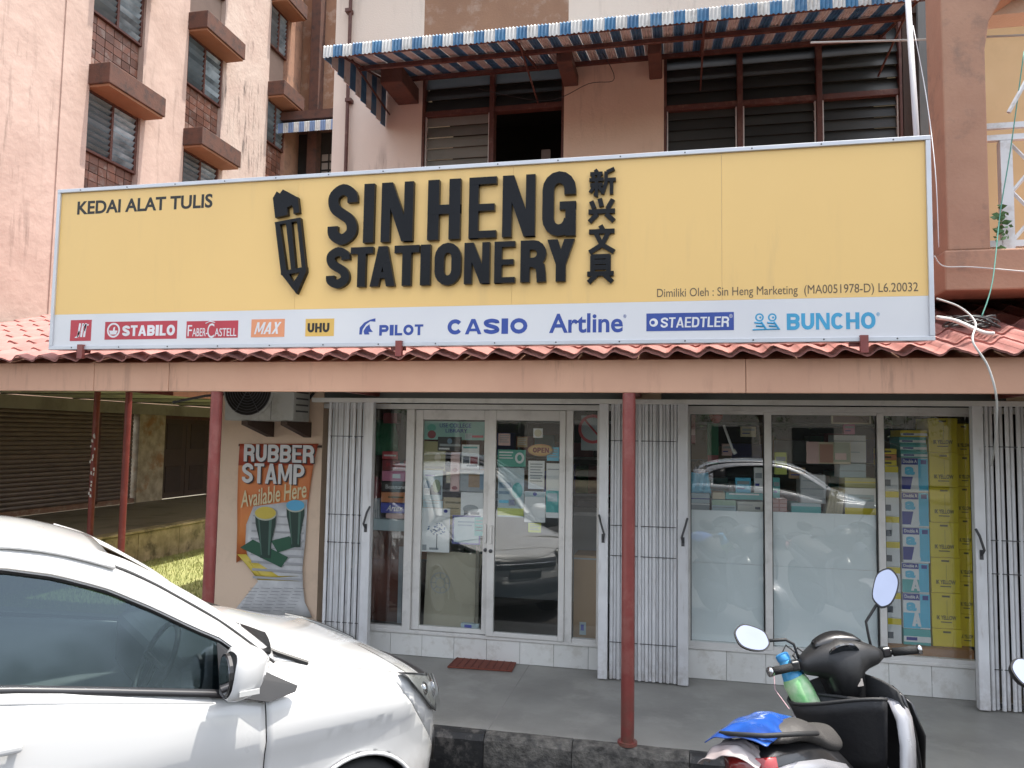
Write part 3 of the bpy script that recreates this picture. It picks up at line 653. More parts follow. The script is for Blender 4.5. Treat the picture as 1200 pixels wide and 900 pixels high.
# ================================================================ awning (blue and white metal strips)
awn = thing('striped_awning', 'blue and white striped metal awning over the upstairs windows', 'awning', (-.7, 7, 5.5))
YA = 6.3
ax0 = P(380,60,YA).x; ax1 = 2.05
za = P(600,32,YA).z; zw = P(560,84,YU).z
nst = 54; sw = (ax1-ax0)/nst
def strip_mb(w_, y0, z0, y1, z1, drop):
    n = 12; rows = []
    prof = [(y1, z1), (y0, z0), (y0-.012, z0-.012), (y0-.016, z0-drop)]
    for (y, z) in prof:
        rows.append([(w_*(i/n-.5), y-(.006*math.cos(6*PI*i/n) if y < y0 else 0), z+(.007*math.cos(6*PI*i/n) if y >= y0 else (-.010*abs(math.cos(2*PI*i/n)) if z < z0-.05 else 0))) for i in range(n+1)])
    return MB().grid(rows)
for k in range(nst):
    nm = blue_m if k % 2 else whit_m
    if k < 2: strip_me = {}
    key = k % 2
    if key not in strip_me:
        strip_me[key] = smesh(strip_mb(sw*.985, 0, 0, YU-YA-.003, zw-za, .115), 'awning_strip', nm)
    inst('awning_strip', strip_me[key], (ax0+sw*(k+.5), YA, za+random.uniform(-.003,.003)), awn)
# side triangle with strips
n = 11
for k in range(n):
    ya = YA+.02+(YU-YA-.03)*k/n; yb = ya+(YU-YA-.03)/n*.97
    f = lambda y: za-.02+(zw-za)*(y-YA)/(YU-YA)
    zb_ = lambda y: za-.10-(.04)*((y-YA)/(YU-YA))
    rows = []
    MB().prism([(ya, zb_(ya)-.02), (yb, zb_(yb)), (yb, f(yb)), (ya, f(ya))], 'x', ax0-.004, ax0+.004).build('side_strip', [blue_m, whit_m][k % 2], awn)
purl = MB()
for j, t in enumerate((.12, .5, .93)):
    y = YA+(YU-YA)*t; z = za+(zw-za)*t-.035; bx('purlin', frame_red, awn, ax0+.02, ax1, y-.018, y+.018, z-.03, z+.012)
for k in range(4):
    x = ax0+.05+k*(ax1-ax0-.1)/3
    MB().tube([(x, YA+.05, za-.02), (x, YU-.01, zw-.05)], .014, 6).tube([(x, YU-.012, zw-.42), (x, YA+.5, za+.12)], .010, 6).build('awning_arm', frame_red, awn)
# white pole in front of the window, propping the awning
YP = 6.15
MB().tube([P(1063,-14,YP), P(1074,158,YP-.1), P(1080,320,YP-.25)], .022, 10).build('pole', mat('pole_white', (.60,.61,.64), .4), awn, smooth=True)
MB().tube([P(411,-60,YU-.05), P(411,0,YU-.05), P(405,200,YU-.05), (P(405,200,YU-.05).x, YU-.05, 3.4)], .022, 8).build('drain_pipe', frame_red, bld, smooth=True)
for py in (13, 118): 
    q = P(409,py,YU-.05); bx('pipe_collar', frame_red, bld, q.x-.035, q.x+.035, YU-.085, YU-.002, q.z-.02, q.z+.02)
MB().tube([P(950,50,YP), P(1065,47,YP), P(1205,41,YP-.2)], .009, 6).build('rod', mat('rod_grey', (.45,.43,.4), .5), bc)
# awning in the far recess
aw2 = thing('small_awning', 'small blue and white striped awning over a dark opening in the far recess', 'awning', (-6.5, 18, 9))
y_ = YR-1.2; xa, xb = P(320,150,y_).x, P(400,150,y_).x; z_ = P(350,143,y_).z
me_ = [smesh(strip_mb(.17, 0, 0, 1.19, .35, .30), 'awning_strip', q) for q in (whit_m, mat('awning_blue_pale', (.17,.25,.42), .5))]
nn = int((xb-xa)/.17)+5
for k in range(nn): inst('awning_strip', me_[k % 2], (xa+.17*(k+.5), y_, z_), aw2)
# ================================================================ the signboard
YSN = 4.80
sg = thing('shop_signboard', 'long yellow and white shop signboard with raised black lettering on the canopy edge', 'signboard', (-1.5, YSN, 2.5))
sx0, sx1 = P(69,300,YSN).x-.03, P(1091,260,YSN).x; sz0, sz1 = 2.525, 3.75
zsp = P(600,357,YSN).z
print('sign', sx0, sx1, sz0, sz1, zsp)
bx('sign_box', alu_sign, sg, sx0, sx1, YSN+.012, YSN+.13, sz0, sz1)
sm_ = [sx0+.02, P(347,300,YSN).x, P(600,300,YSN).x, P(846,300,YSN).x, sx1-.02]
for a_, b_ in zip(sm_[:-1], sm_[1:]): bx('yellow_panel', yellow, sg, a_+.0006, b_-.0006, YSN+.004, YSN+.0115, zsp, sz1-.02)
for i_ in range(15):
    for z_ in (sz0+.009, sz1-.009): MB().lathe([(.005,0),(.005,.002),(.002,.003)], (sx0+.2+i_*(sx1-sx0-.4)/14, YSN-.012, z_), 8, 'y').build('screw', gate_d, sg)
bx('white_face', signwhite, sg, sx0+.02, sx1-.02, YSN+.004, YSN+.0115, sz0+.02, zsp-.0005)
for a, b, c, d in ((sx0-.006,sx1+.006,sz1-.022,sz1+.006),(sx0-.006,sx1+.006,sz0-.006,sz0+.022)): bx('frame', alu_sign, sg, a, b, YSN-.012, YSN+.02, c, d, bevel=.003)
for a, b in ((sx0-.006,sx0+.022),(sx1-.022,sx1+.006)): bx('frame', alu_sign, sg, a, b, YSN-.011, YSN+.021, sz0+.0222, sz1-.0222, bevel=.003)
for px in (94, 465, 1007):
    x = P(px,405,YSN).x
    o = MB().box(x-.05, x+.05, YSN+.02, YSN+.05, sz0-.03, sz0-.007).box(x+.0, x+.045, YSN-.03, YSN+.0, sz0-.075, sz0+.03); o.build('bracket', redpost, sg)
YT = YSN+.0038
def sb(x0, y0, x1, y1, Y=YT): return RC(x0, y0, x1, y1, Y)
zA0, zA1 = P(404,287,YT).z, P(404,219,YT).z
for ch, a, b in (('S',387,421),('I',428.5,440.5),('N',449,486),('H',503,541),('E',551,583),('N',590,628),('G',636.5,675.5)):
    X0, X1 = P(a,250,YT).x, P(b,250,YT).x
    k = .008 if ch in 'SG' else 0
    heavy(ch, X0, X1, zA0-k, zA1+k, YT, black_gloss, sg, t=(X1-X0)*.345, depth=.035)
zB0, zB1 = P(400,338,YT).z, P(400,292,YT).z
for ch, a, b in (('S',385,412),('T',413,439),('A',436,465),('T',464,493),('I',494.5,506),('O',511,541.6),('N',545.5,575),('E',580.6,604.6),('R',611,641),('Y',642,674)):
    X0, X1 = P(a,312,YT).x, P(b,312,YT).x
    k = .006 if ch in 'SO' else 0
    t_ = (X1-X0)*(.36 if ch not in 'YA' else .36)
    heavy(ch, X0, X1, zB0-k, zB1+k, YT, black_gloss, sg, t=t_, depth=.035)
# Chinese characters as raised heavy strokes (unit square, x right, y up)
HAN = [([ # 新
 [(.22,1),(.30,.88)],[(.03,.84),(.50,.84)],[(.13,.80),(.17,.66)],[(.40,.80),(.34,.66)],[(0,.60),(.54,.60)],[(.03,.40),(.51,.40)],[(.27,.60),(.27,0),(.19,.04)],[(.18,.34),(.04,.10)],[(.36,.32),(.48,.14)],
 [(.94,1),(.66,.88)],[(.63,.90),(.63,.45),(.50,.02)],[(.63,.57),(1,.57)],[(.84,.57),(.84,0)]],(691,199.5,722,229)),
 ([ # 兴
 [(.10,.90),(.22,.58)],[(.42,1),(.50,.66)],[(.92,.94),(.72,.56)],[(0,.45),(1,.45)],[(.33,.34),(.04,.02)],[(.66,.34),(.96,.02)]],(690,233.6,721,261)),
 ([ # 文
 [(.45,1),(.54,.84)],[(.02,.78),(.98,.78)],[(.76,.76),(.52,.30),(.04,.02)],[(.26,.76),(.50,.30),(.97,.02)]],(690,265,721,297)),
 ([ # 具
 [(.20,1),(.20,.30)],[(.80,1),(.80,.30)],[(.15,.96),(.85,.96)],[(.20,.76),(.80,.76)],[(.20,.56),(.80,.56)],[(0,.33),(1,.33)],[(.34,.28),(.05,.02)],[(.66,.28),(.95,.02)]],(688.5,300,719.5,332))]
for st_, rc in HAN:
    X0, X1, Z0, Z1 = sb(*rc); mb = MB(); k = 0
    for pts in st_:
        q = [(X0+p[0]*(X1-X0), Z0+p[1]*(Z1-Z0)) for p in pts]; Lf, Rt = stroke_poly(q, False, .0225*(1.0 if len(st_) > 9 else 1.35)); n = len(Lf); y1 = YT-.022-.0003*k; k += 1; vs = []
        for i in range(n): vs += [(Lf[i].x, y1, Lf[i].y), (Rt[i].x, y1, Rt[i].y), (Lf[i].x, YT, Lf[i].y), (Rt[i].x, YT, Rt[i].y)]
        fs = [(0,2,3,1), (4*n-4,4*n-3,4*n-1,4*n-2)]
        for i in range(n-1):
            a, b = 4*i, 4*(i+1); fs += [(a,a+1,b+1,b), (a+2,a,b,b+2), (a+1,a+3,b+3,b+1)]
        mb.add(vs, fs)
    mb.build('character', black_gloss, sg)
# pencil emblem
def Zm(x, y): q = P(50+x/3.4286, 180+y/3.4286, YT); return (q.x, q.z)
def raised(polys, nm, m=black_gloss, dep=.035):
    mb = MB()
    for k, pl in enumerate(polys): mb.prism([Zm(*p) for p in pl], 'y', YT-dep-.0004*k, YT)
    return mb.build(nm, m, sg)
raised([[(935,185),(950,158),(963,166),(975,150),(1035,182),(1032,226),(1012,212),(992,222),(994,252),(944,263)], [(1012,212),(1034,180),(1041,242),(1017,247),(1016,226)]], 'pencil_cap')
raised([[(942,281),(1044,262),(1046,274),(944,293)], [(943,284),(962,281),(990,478),(968,490)], [(986,275),(1008,271),(1026,468),(1008,473)], [(1030,267),(1045,264),(1068,478),(1052,478)],
        [(966,485),(992,476),(1018,520),(1030,568)], [(1052,470),(1069,478),(1030,568),(1018,520)], [(968,492),(967,478),(1068,458),(1069,478),(1040,482),(990,490)], [(1010,520),(1026,520),(1030,568)]], 'pencil_body')
# flat printing
def pr(s, x0, y0, x1, y1, m, bold=0.02, shear=0, nm='lettering', Y=YT, par=None, dep=.0008):
    X0, X1, Z0, Z1 = RC(x0, y0, x1, y1, Y); return text_obj(s, X0, X1, Z0, Z1, Y, m, par or sg, nm, dep, bold, shear)
def prz(s, x0, x1, pxm, y0, y1, m, bold=0.02, shear=0, par=None, Y=YT, nm='lettering'):
    return text_obj(s, P(x0,(y0+y1)/2,Y).x, P(x1,(y0+y1)/2,Y).x, P(pxm,y1,Y).z, P(pxm,y0,Y).z, Y, m, par or sg, nm, .0008, bold, shear)
prz('KEDAI ALAT TULIS', 91, 249, 170, 231.5, 247.5, black_flat, .028)
prz('Dimiliki Oleh : Sin Heng Marketing  (MA0051978-D) L6.20032', 770, 1076, 923, 334.5, 348, brown_print, .0)
def plate(x0, y0, x1, y1, m, nm='logo_plate', Y=YT, dep=.0012):
    X0, X1, Z0, Z1 = RC(x0, y0, x1, y1, Y); return bx(nm, m, sg, X0, X1, Y-dep, Y, Z0, Z1)
YL = YT-.0014
def hw(s, x0, y0, x1, y1, m, par=None, shear=0, Y=None, tk=.34, gap=.12, dep=.0008, nm='letter'):
    X0, X1, Z0, Z1 = RC(x0, y0, x1, y1, Y or YL); return heavy_word(s, X0, X1, Z0, Z1, Y or YL, m, par or sg, depth=dep, gap=gap, shear=shear, tk=tk, name=nm)
def ring(cx, cy, r0, r1, m, Y, par, nm='ring', ky=1.0, n=24):
    q = P(cx, cy, Y); s = (P(cx+10,cy,Y).x-q.x)/10; rows = []
    for rr in (r0*s, r1*s): rows.append([(q.x+rr*math.cos(2*PI*k/n), Y, q.z+ky*rr*math.sin(2*PI*k/n)) for k in range(n)])
    if r0 == 0: return MB().prism([(v[0], v[2]) for v in rows[1]], 'y', Y-.0008, Y).build(nm, m, par)
    return MB().grid(rows, True).build(nm, m, par)
plate(82.5,375,107,399.5,p_red)
for k, (a, b) in enumerate(((91,93.2),(94.5,96.7),(98,100.2))): 
    X0, X1, Z0, Z1 = sb(a, 379, b, 395); mb = MB().prism([(X0, Z0+.0), (X1, Z0), (X1+.012, Z1), (X0+.012, Z1)], 'y', YL-.0008, YL); mb.build('emblem', p_white, sg)
pr('J', 88, 388, 94, 396, p_white, .03, .2, Y=YL); pr('T', 97, 380, 104, 388, p_white, .03, .2, Y=YL)
plate(123,376.5,207.5,397.5,p_red); hw('STABILO', 143.5,381,205,393.5,p_white); ring(133,387,5.8,7.6,p_white,YL,sg,'emblem_ring')
X0, X1, Z0, Z1 = sb(128,383,138,392); cx_ = (X0+X1)/2
MB().prism([(X0,Z0+.03),(X0+.012,Z0),(X1-.012,Z0),(X1,Z0+.028),(cx_+.012,Z0+.03),(cx_+.014,Z1),(cx_,Z1-.006),(cx_-.004,Z0+.028)], 'y', YL-.0008, YL).build('swan_emblem', p_white, sg)
plate(218.5,376,279,396,p_red); pr('F', 220,381,225,394,p_white,.0,Y=YL); pr('ABER-', 225.5,384.5,243,394,p_white,.005,Y=YL); pr('C', 243,379,251,396,p_white,.0,Y=YL); pr('ASTELL', 251.5,384.5,277,394,p_white,.005,Y=YL)
MB().tube([P(241,379,YL),P(246,376.5,YL),P(252,378,YL)], .004, 5).build('emblem', p_white, sg)
plate(294.5,374,333.5,395,p_orange); hw('MAX', 298,377.5,326,391.5,p_white,shear=.28,tk=.30)
plate(358,373.5,391.5,394,p_yel); hw('UHU', 360.5,378.5,386,389.5,black_flat,tk=.4)
hw('PILOT', 444.5,380.5,496,393,p_blue,Y=YT,tk=.3)
e = [(421,392),(421.5,384),(427,378),(434,374.5),(440,373),(440,377),(434,376.5),(429,380),(425,386),(424,392)]
MB().prism([(P(a,b,YT).x, P(a,b,YT).z) for a, b in e], 'y', YT-.0008, YT).build('emblem', p_blue, sg)
e = [(427,392),(426,388),(429,383),(433,380),(434,385),(437,389),(432,389),(433,392)]
MB().prism([(P(a,b,YT).x, P(a,b,YT).z) for a, b in e], 'y', YT-.0008, YT).build('emblem', p_blue, sg)
hw('CASIO', 524.5,373.5,618,391.5,p_blue,Y=YT,tk=.26,gap=.14)
pr('Artline', 643.5,367,730,390,p_blue,.022,Y=YT); pr('®', 730.5,368.5,734,372.5,p_blue,0,Y=YT)
plate(757.5,366.5,860,387.5,p_blue); hw('STAEDTLER', 774,371.5,854,383.5,p_white,shear=.06,tk=.26); ring(766,378,0,5,p_white,YL,sg,'head_emblem'); ring(765,378,0,2.4,p_blue,YL-.001,sg,'head_emblem'); pr('®',854.5,368,858.5,372.5,p_white,0,Y=YL)
hw('BUNCHO', 922,366.5,1026,386,p_cyan,Y=YT,tk=.30); pr('®', 1027,366,1031,370.5,p_cyan,0,Y=YT)
# two small birds
for dx in (0, 15):
    ring(890+dx,372,3.2,5.2,p_cyan,YT,sg,'bird_head'); ring(891+dx,372,0,1.4,p_cyan,YT,sg,'bird_eye')
    mb = MB()
    for c, d in (((884+dx,378),(893+dx,379)),((886+dx,382),(896+dx,382.5)),((892+dx,377),(898+dx,386))): mb.tube([P(*c,YT), P(*d,YT)], .006, 4)
    mb.build('bird_body', p_cyan, sg)
MB().tube([P(882,386.5,YT), P(914,385.5,YT)], .005, 4).build('perch', p_cyan, sg)
# ================================================================ shopfront joinery
sf = thing('shopfront', 'grey aluminium framed glass shopfront with two doors and three display windows', 'shopfront', (-.3, YF, 0))
gl = glass_mat('shop_glass', (.965,.98,.975), 1.75, 1.5, wav=.004)
X = dict((k, X6(k, 600)) for k in (427,))
def vx(px): return X6(px, 480)
SILL_L, SILL_R = .215, .30
xA, xB = vx(438), vx(702)
xC, xD = vx(806), vx(1140)
bx('head_frame', alu, sf, -3.117, 2.75, YF-.03, YF+.05, HEAD-.01, HEAD+.035, bevel=.003)
bx('gate_track', alu, sf, -3.117, 5.0, YF-.27, YF-.20, HEAD+.036, HEAD+.075, bevel=.003)
def base_run(x0, x1, z1, pitch, sill):
    bx('base_core', grout, sf, x0, x1, YF+.004, YF+.12, 0, z1)
    x = x0
    while x < x1-.02:
        b = min(x+pitch, x1); inst_ = bx('base_tile', white_tile, sf, x+.0015, b-.0015, YF-.006, YF+.0035, .003, z1-.002, bevel=.0015); x = b
    bx('sill', alu, sf, x0, x1, YF-.02, YF+.10, z1+.0005, z1+.028, bevel=.003)
base_run(vx(427)+.02, xB+.07, .19, .29, 0); base_run(xC, xD, .235, .30, 0)
def frame_v(x0, x1, z0, z1=HEAD-.011, ya=0, nm='mullion'): return bx(nm, alu, sf, x0, x1, YF-.022+ya, YF+.03+ya, z0, z1, bevel=.003)
g0 = .2185
for a, b in ((478,487),(664,672.5)): frame_v(vx(a), vx(b), g0)
frame_v(vx(430), vx(440), g0); frame_v(vx(700.5), vx(706), g0)
def pane(x0, x1, z0, z1, par=sf, Y=YF+.005): return bx('glass_pane', gl, par, x0, x1, Y, Y+.006, z0, z1)
pane(vx(440.2), vx(477.8), g0+.03, HEAD-.012); bx('frame_bar', alu, sf, vx(440.2), vx(477.8), YF-.018, YF+.03, g0, g0+.03)
pane(vx(672.7), vx(700.3), g0+.03, HEAD-.012); bx('frame_bar', alu, sf, vx(672.7), vx(700.3), YF-.018, YF+.03, g0, g0+.03)
def door(x0, x1, gx0, gx1, Y, handle):
    z0, z1 = .222, HEAD-.014; gz0, gz1 = Z6(530,736), Z6(530,492)
    d = MB().box(x0, gx0, Y-.02, Y+.02, z0, z1).box(gx1, x1, Y-.02, Y+.02, z0, z1).box(gx0+.0005, gx1-.0005, Y-.0195, Y+.0195, z0, gz0).box(gx0+.0005, gx1-.0005, Y-.0195, Y+.0195, gz1, z1).build('door', alu, sf, bevel=.003)
    MB().box(gx0, gx1, Y-.003, Y+.003, gz0, gz1).build('glass_pane', gl, d)
    hb = MB()
    zz = Z6(577,645); hb.lathe([(.012,0),(.016,.004),(.016,.012),(.004,.016)], (handle, Y-.021, zz), 12, 'y'); hb.build('lock', gate_d, d)
    bx('pull', alu, d, handle-.012, handle+.012, Y-.04, Y-.021, zz+.06, zz+.22, bevel=.004)
    return gz0, gz1
gz0, gz1 = door(vx(487.3), vx(575.3), vx(496), vx(568), YF+.03, vx(571.5))
door(vx(574.5), vx(663.8), vx(583), vx(657), YF-.015, vx(579))
# right display windows
for a, b in ((802,809),(895,903.5),(1026.5,1034.5),(1137,1144)): frame_v(vx(a), vx(b), .264)
for a, b in ((809,895),(903.5,1026.5),(1034.5,1137)):
    pane(vx(a)+.002, vx(b)-.002, .295, HEAD-.03); bx('frame_bar', alu, sf, vx(a)+.001, vx(b)-.001, YF-.018, YF+.03, .264, .295); bx('frame_bar', alu, sf, vx(a)+.001, vx(b)-.001, YF-.018, YF+.03, HEAD-.032, HEAD-.0105)
    MB().box(vx(a)+.001, vx(a)+.008, YF+.0, YF+.02, .296, HEAD-.033).box(vx(b)-.008, vx(b)-.001, YF+.0, YF+.02, .296, HEAD-.033).build('gasket', cable_b, sf)
film = mat('frosted_film', (.86,.90,.91), .35, var=(.80,.85,.86), vscale=1.6, vamt=.6, stain=(.92,.93,.93), samt=.4, sscale=1.1)
zfl = Z6(850,600)
for a, b, y in ((809,895,599),(903.5,1026.5,602)):
    bx('frosted_panel', film, sf, vx(a)+.009, vx(b)-.009, YF+.03, YF+.036, .92, Z6((a+b)/2, y)); bx('frosted_panel', film, sf, vx(a)+.009, vx(b)-.009, YF+.031, YF+.037, .297, .918)
# ================================================================ folding gates
def gate(label, xs, lead, ndir, px_stile, stw=.06, hz=None, group='folding gates pushed to the sides'):
    """xs: slat centre positions; lead: (x0,x1) of the lead stile"""
    g = thing('folding_gate', label, 'gate', ((min(xs)+max(xs))/2, YF-.2, 0), group)
    me = smesh(MB().prism([(-.0145,-.007),(-.008,-.016),(.008,-.016),(.0145,-.007),(.012,-.004),(.007,-.011),(-.007,-.011),(-.012,-.004)], 'z', 0, 2.19), 'slat', gate_m)
    for i, x in enumerate(xs):
        o = inst('slat', me, (x, YF-.21+(.014 if i % 2 else -.004)+random.uniform(-.004,.004), .012), g, (random.uniform(-.0015,.0015), random.uniform(-.002,.002), random.uniform(-.25,.25)))
    for j, z in enumerate((.30, .98, 1.22, 1.90)):
        mb = MB()
        for i in range(len(xs)-1):
            mb.tube([(xs[i], YF-.185, z+(.015 if i % 2 else -.015)), (xs[i+1], YF-.185, z-(.015 if i % 2 else -.015))], .006, 4)
        mb.build('lattice_link', gate_d, g)
        bx('strap', gate_d, g, min(xs)-.01, max(xs)+.01, YF-.231, YF-.2285, z-.003, z+.003)
    bx('backing_bar', gate_d, g, min(xs), max(xs), YF-.19, YF-.185, .02, .05)
    s = MB().box(lead[0], lead[1], YF-.245, YF-.18, .008, 2.2).build('stile', gate_m, g, bevel=.006)
    hx = lead[0] if ndir < 0 else lead[1]
    hx = (lead[0]+lead[1])/2; z = 1.20
    MB().tube([(hx, YF-.247, z-.09), (hx-.01*ndir, YF-.275, z-.05), (hx+.02*ndir, YF-.28, z+.05), (hx+.035*ndir, YF-.25, z+.10)], .009, 6).box(hx-.012, hx+.012, YF-.252, YF-.2455, z-.12, z-.05).build('handle', gate_d, s)
    return g
YG = YF-.21
def gx(px): return P(px, 600, YG).x
gate('folded grey steel gate left of the shop door beside the rubber stamp banner', [gx(384)+i*(gx(423)-gx(384))/11 for i in range(12)], (gx(426), gx(436)), 1, 0)
gate('folded grey steel gate right of the shop door behind the red post', [gx(717)+i*(gx(746)-gx(717))/7 for i in range(8)], (gx(702), gx(713)), -1, 0)
gate('folded grey steel gate left of the frosted display window', [gx(750)+i*(gx(791)-gx(750))/10 for i in range(11)], (gx(794), gx(806.5)), 1, 0)
gate('folded grey steel gate at the right edge beside the yellow cartons', [gx(1157)+i*.0355 for i in range(15)], (gx(1140), gx(1153)), -1, 0)
# ================================================================ air conditioner
ac = thing('air_conditioner', 'grey outdoor air conditioner unit on timber brackets under the canopy', 'air conditioner', (-4, 5.9, 1.9))
YAC = 5.92
ax_, bx_ = P(263,480,YAC).x, P(344,480,YAC).x; zc0 = P(300,493,YAC).z
acb = mat('ac_casing', (.44,.44,.42), .45, var=(.38,.38,.35), vscale=5, stain=(.25,.22,.18), samt=.4, sscale=5)
bx('casing', acb, ac, ax_, bx_, YAC, YAC+.30, zc0, zc0+.54, bevel=.012)
cxf = P(291,470,YAC).x; czf = zc0+.27
MB().lathe([(.245,0),(.245,.006),(.225,.008)], (cxf, YAC-.001, czf), 32, 'y').build('fan_ring', acb, ac)
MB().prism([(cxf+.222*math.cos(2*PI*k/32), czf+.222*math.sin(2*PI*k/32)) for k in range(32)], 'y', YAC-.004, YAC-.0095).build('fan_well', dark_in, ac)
mb = MB()
for r in [.03+.024*i for i in range(9)]: mb.tube([(cxf+r*math.cos(2*PI*k/28), YAC-.016, czf+r*math.sin(2*PI*k/28)) for k in range(29)], .003, 4, cap=False)
for k in range(6): mb.tube([(cxf, YAC-.017, czf), (cxf+.23*math.cos(k*PI/3), YAC-.017, czf+.23*math.sin(k*PI/3))], .004, 4)
mb.build('fan_grille', gate_d, ac)
for i in range(7): bx('side_slot', gate_d, ac, bx_-.0, bx_+.003, YAC+.04, YAC+.26, zc0+.08+i*.055, zc0+.095+i*.055)
bx('panel_seam', gate_d, ac, P(317.5,480,YAC).x, P(317.5,480,YAC).x+.004, YAC-.003, YAC-.0005, zc0+.01, zc0+.53)
for pa in (288, 334):
    x = P(pa,498,YAC).x
    MB().prism([(YAC-.02, zc0-.002), (YF-.031, zc0-.002), (YF-.031, zc0-.14), (YF-.06, zc0-.14), (YAC-.02, zc0-.035)], 'x', x-.03, x+.03).build('bracket', wood_dk, ac)
MB().tube([P(345,500,6.2), P(352,480,6.25), P(372,455,6.3)], .014, 6).build('pipe', cable_b, ac)
MB().tube([P(205,471,5.4), P(240,464,5.4), P(262,462,5.6)], .010, 6).tube([P(203,471.5,5.4),P(206,471,5.4)], .014, 6).build('hook_rod', gate_d, cano)
# ================================================================ rubber stamp banner
YBn = YF-.045
bn = thing('rubber_stamp_banner', 'torn orange rubber stamp banner hanging on the beige wall', 'banner', (P(320,720,YBn).x, YBn, P(320,720,YBn).z))
def B(x, y): q = P(260+x/3.75, 500+y/3.75, YBn); return q
ban_w = mat('banner_vinyl_grey', (.60,.60,.60), .5, var=(.40,.40,.41), vscale=6, vamt=.8); ban_o = mat('banner_orange', (.62,.21,.055), .45, var=(.55,.12,.045), vscale=2.5, vamt=.8)
ban_r = mat('banner_red', (.46,.075,.035), .45); ban_y = mat('banner_yellow', (.60,.46,.07), .45)
def strip(L_, R_, m, nm, off=0.0, wave=.003, nc=14):
    rows = []
    for (a, b) in zip(L_, R_):
        row = []
        for i in range(nc+1):
            t = i/nc; x = a[0]+(b[0]-a[0])*t; y = a[1]+(b[1]-a[1])*t; q = B(x, y)
            row.append((q.x, YBn-off-wave*(.5+.5*math.sin(t*5+y*.012))-.03*math.sin(PI*t)*max(0, (y-660)/160), q.z))
        rows.append(row)
    return MB().grid(rows).build(nm, m, bn, smooth=True, solid=.0016)
strip([(80,75),(72,200),(68,330),(68,450),(64,598)], [(425,75),(406,150),(392,240),(380,330),(370,400)], ban_o, 'banner_sheet')
strip([(80,76),(78,110),(74,170)], [(424,76),(414,110),(402,170)], ban_r, 'banner_top', .0025)
strip([(140,350),(108,430),(105,520),(125,620),(160,680),(90,765),(42,826)], [(378,320),(374,400),(368,500),(355,620),(358,700),(366,770),(398,838)], ban_w, 'banner_lower_sheet', .004)
strip([(70,560),(105,600),(130,630),(160,672)], [(110,560),(150,610),(200,655),(345,678)], ban_y, 'yellow_swoosh', .0085, nc=10)
strip([(120,590),(170,650),(200,665)], [(150,590),(250,655),(340,655)], ban_y, 'yellow_swoosh', .0092, nc=10)
bx('batten', wood_dk, bn, B(40,0).x, B(405,0).x, YBn-.02, YBn+.005, B(0,846).z, B(0,826).z)
bx('top_batten', wood_dk, bn, B(78,0).x, B(440,0).x, YBn-.004, YBn+.012, B(0,84).z, B(0,74).z)
ban_l = mat('banner_letter', (.66,.65,.64), .45); ban_s = mat('banner_letter_shadow', (.05,.03,.03), .5)
def bword(s, x0, y0, x1, y1, off):
    for m, dx, dy, o in ((ban_s, 5, 5, 0), (ban_l, 0, 0, .0012)):
        a = B(x0+dx, y1+dy); b = B(x1+dx, y0+dy); heavy_word(s, a.x, b.x, a.z, b.z, YBn-off-o, m, bn, depth=.0008, gap=.12, tk=.30)
bword('RUBBER', 100, 82, 410, 152, .016); bword('STAMP', 92, 166, 368, 246, .016)
a = B(80,345); b = B(378,255)
t_ = text_obj('Available Here', a.x, b.x, a.z+.035, b.z-.02, YBn-.0165, mat('banner_cream', (.66,.56,.33), .45), bn, 'lettering', .0008, .012, .35); t_.rotation_euler = (0, math.radians(-10), 0)
a = B(80,345)
def cup(cx, top, bot, w0, w1, capm, rimh):
    el2 = [(cx+w0*1.06*math.cos(2*PI*k/20), top+3+rimh*1.15*math.sin(2*PI*k/20)) for k in range(20)]
    MB().prism([(B(*p).x, B(*p).z) for p in el2], 'y', YBn-.0212, YBn-.0204).build('cup_lip_print', mat('cup_lip', (.42,.44,.36), .4), bn)
    body = mat('cup_green', (.018,.045,.035), .35); mb = MB()
    pts = [(-w0, top), (-w0*.95, top+(bot-top)*.25), (-w1, top+(bot-top)*.7), (-w1*.95, bot), (w1*.95, bot), (w1, top+(bot-top)*.7), (w0*.95, top+(bot-top)*.25), (w0, top)]
    mb.prism([(B(cx+p[0], p[1]).x, B(cx+p[0], p[1]).z) for p in pts], 'y', YBn-.0195, YBn-.0185).build('cup_print', body, bn)
    for k_, (fa, fb) in enumerate(((-.72,-.58),(.35,.62))):
        MB().prism([(B(cx+w0*fa*s_[0], s_[1]).x, B(cx+w0*fa, s_[1]).z) for s_ in ((1,top+20),(.62,bot-12))]+[(B(cx+w0*fb*s_[0], s_[1]).x, B(cx, s_[1]).z) for s_ in ((.62,bot-12),(1,top+20))], 'y', YBn-.0202, YBn-.0196).build('cup_highlight', mat('cup_sheen', (.07,.14,.11), .35), bn)
    el = [(cx+w0*math.cos(2*PI*k/20), top+rimh*math.sin(2*PI*k/20)) for k in range(20)]
    MB().prism([(B(*p).x, B(*p).z) for p in el], 'y', YBn-.0226, YBn-.0214).build('cup_rim_print', capm, bn)
for r in range(9):
    a = B(128+abs(r-4)*3, 392+r*34); b = B(366-abs(r-3)*2, 394+r*34); bx('print_line', mat('print_line', (.36,.36,.37), .6), bn, a.x, b.x, YBn-.0172, YBn-.0166, b.z-.002, a.z-.001)
pad = mat('pad_green', (.02,.09,.05), .5)
for pl in ([(85,530),(140,495),(295,572),(265,618)], [(220,500),(300,480),(335,525),(250,552)]):
    MB().prism([(B(*p).x, B(*p).z) for p in pl], 'y', YBn-.0175, YBn-.0165).build('pad_print', pad, bn)
cup(197, 378, 575, 46, 24, ban_y, 27); cup(328, 345, 528, 40, 22, mat('cup_blue', (.10,.38,.60), .4), 24)
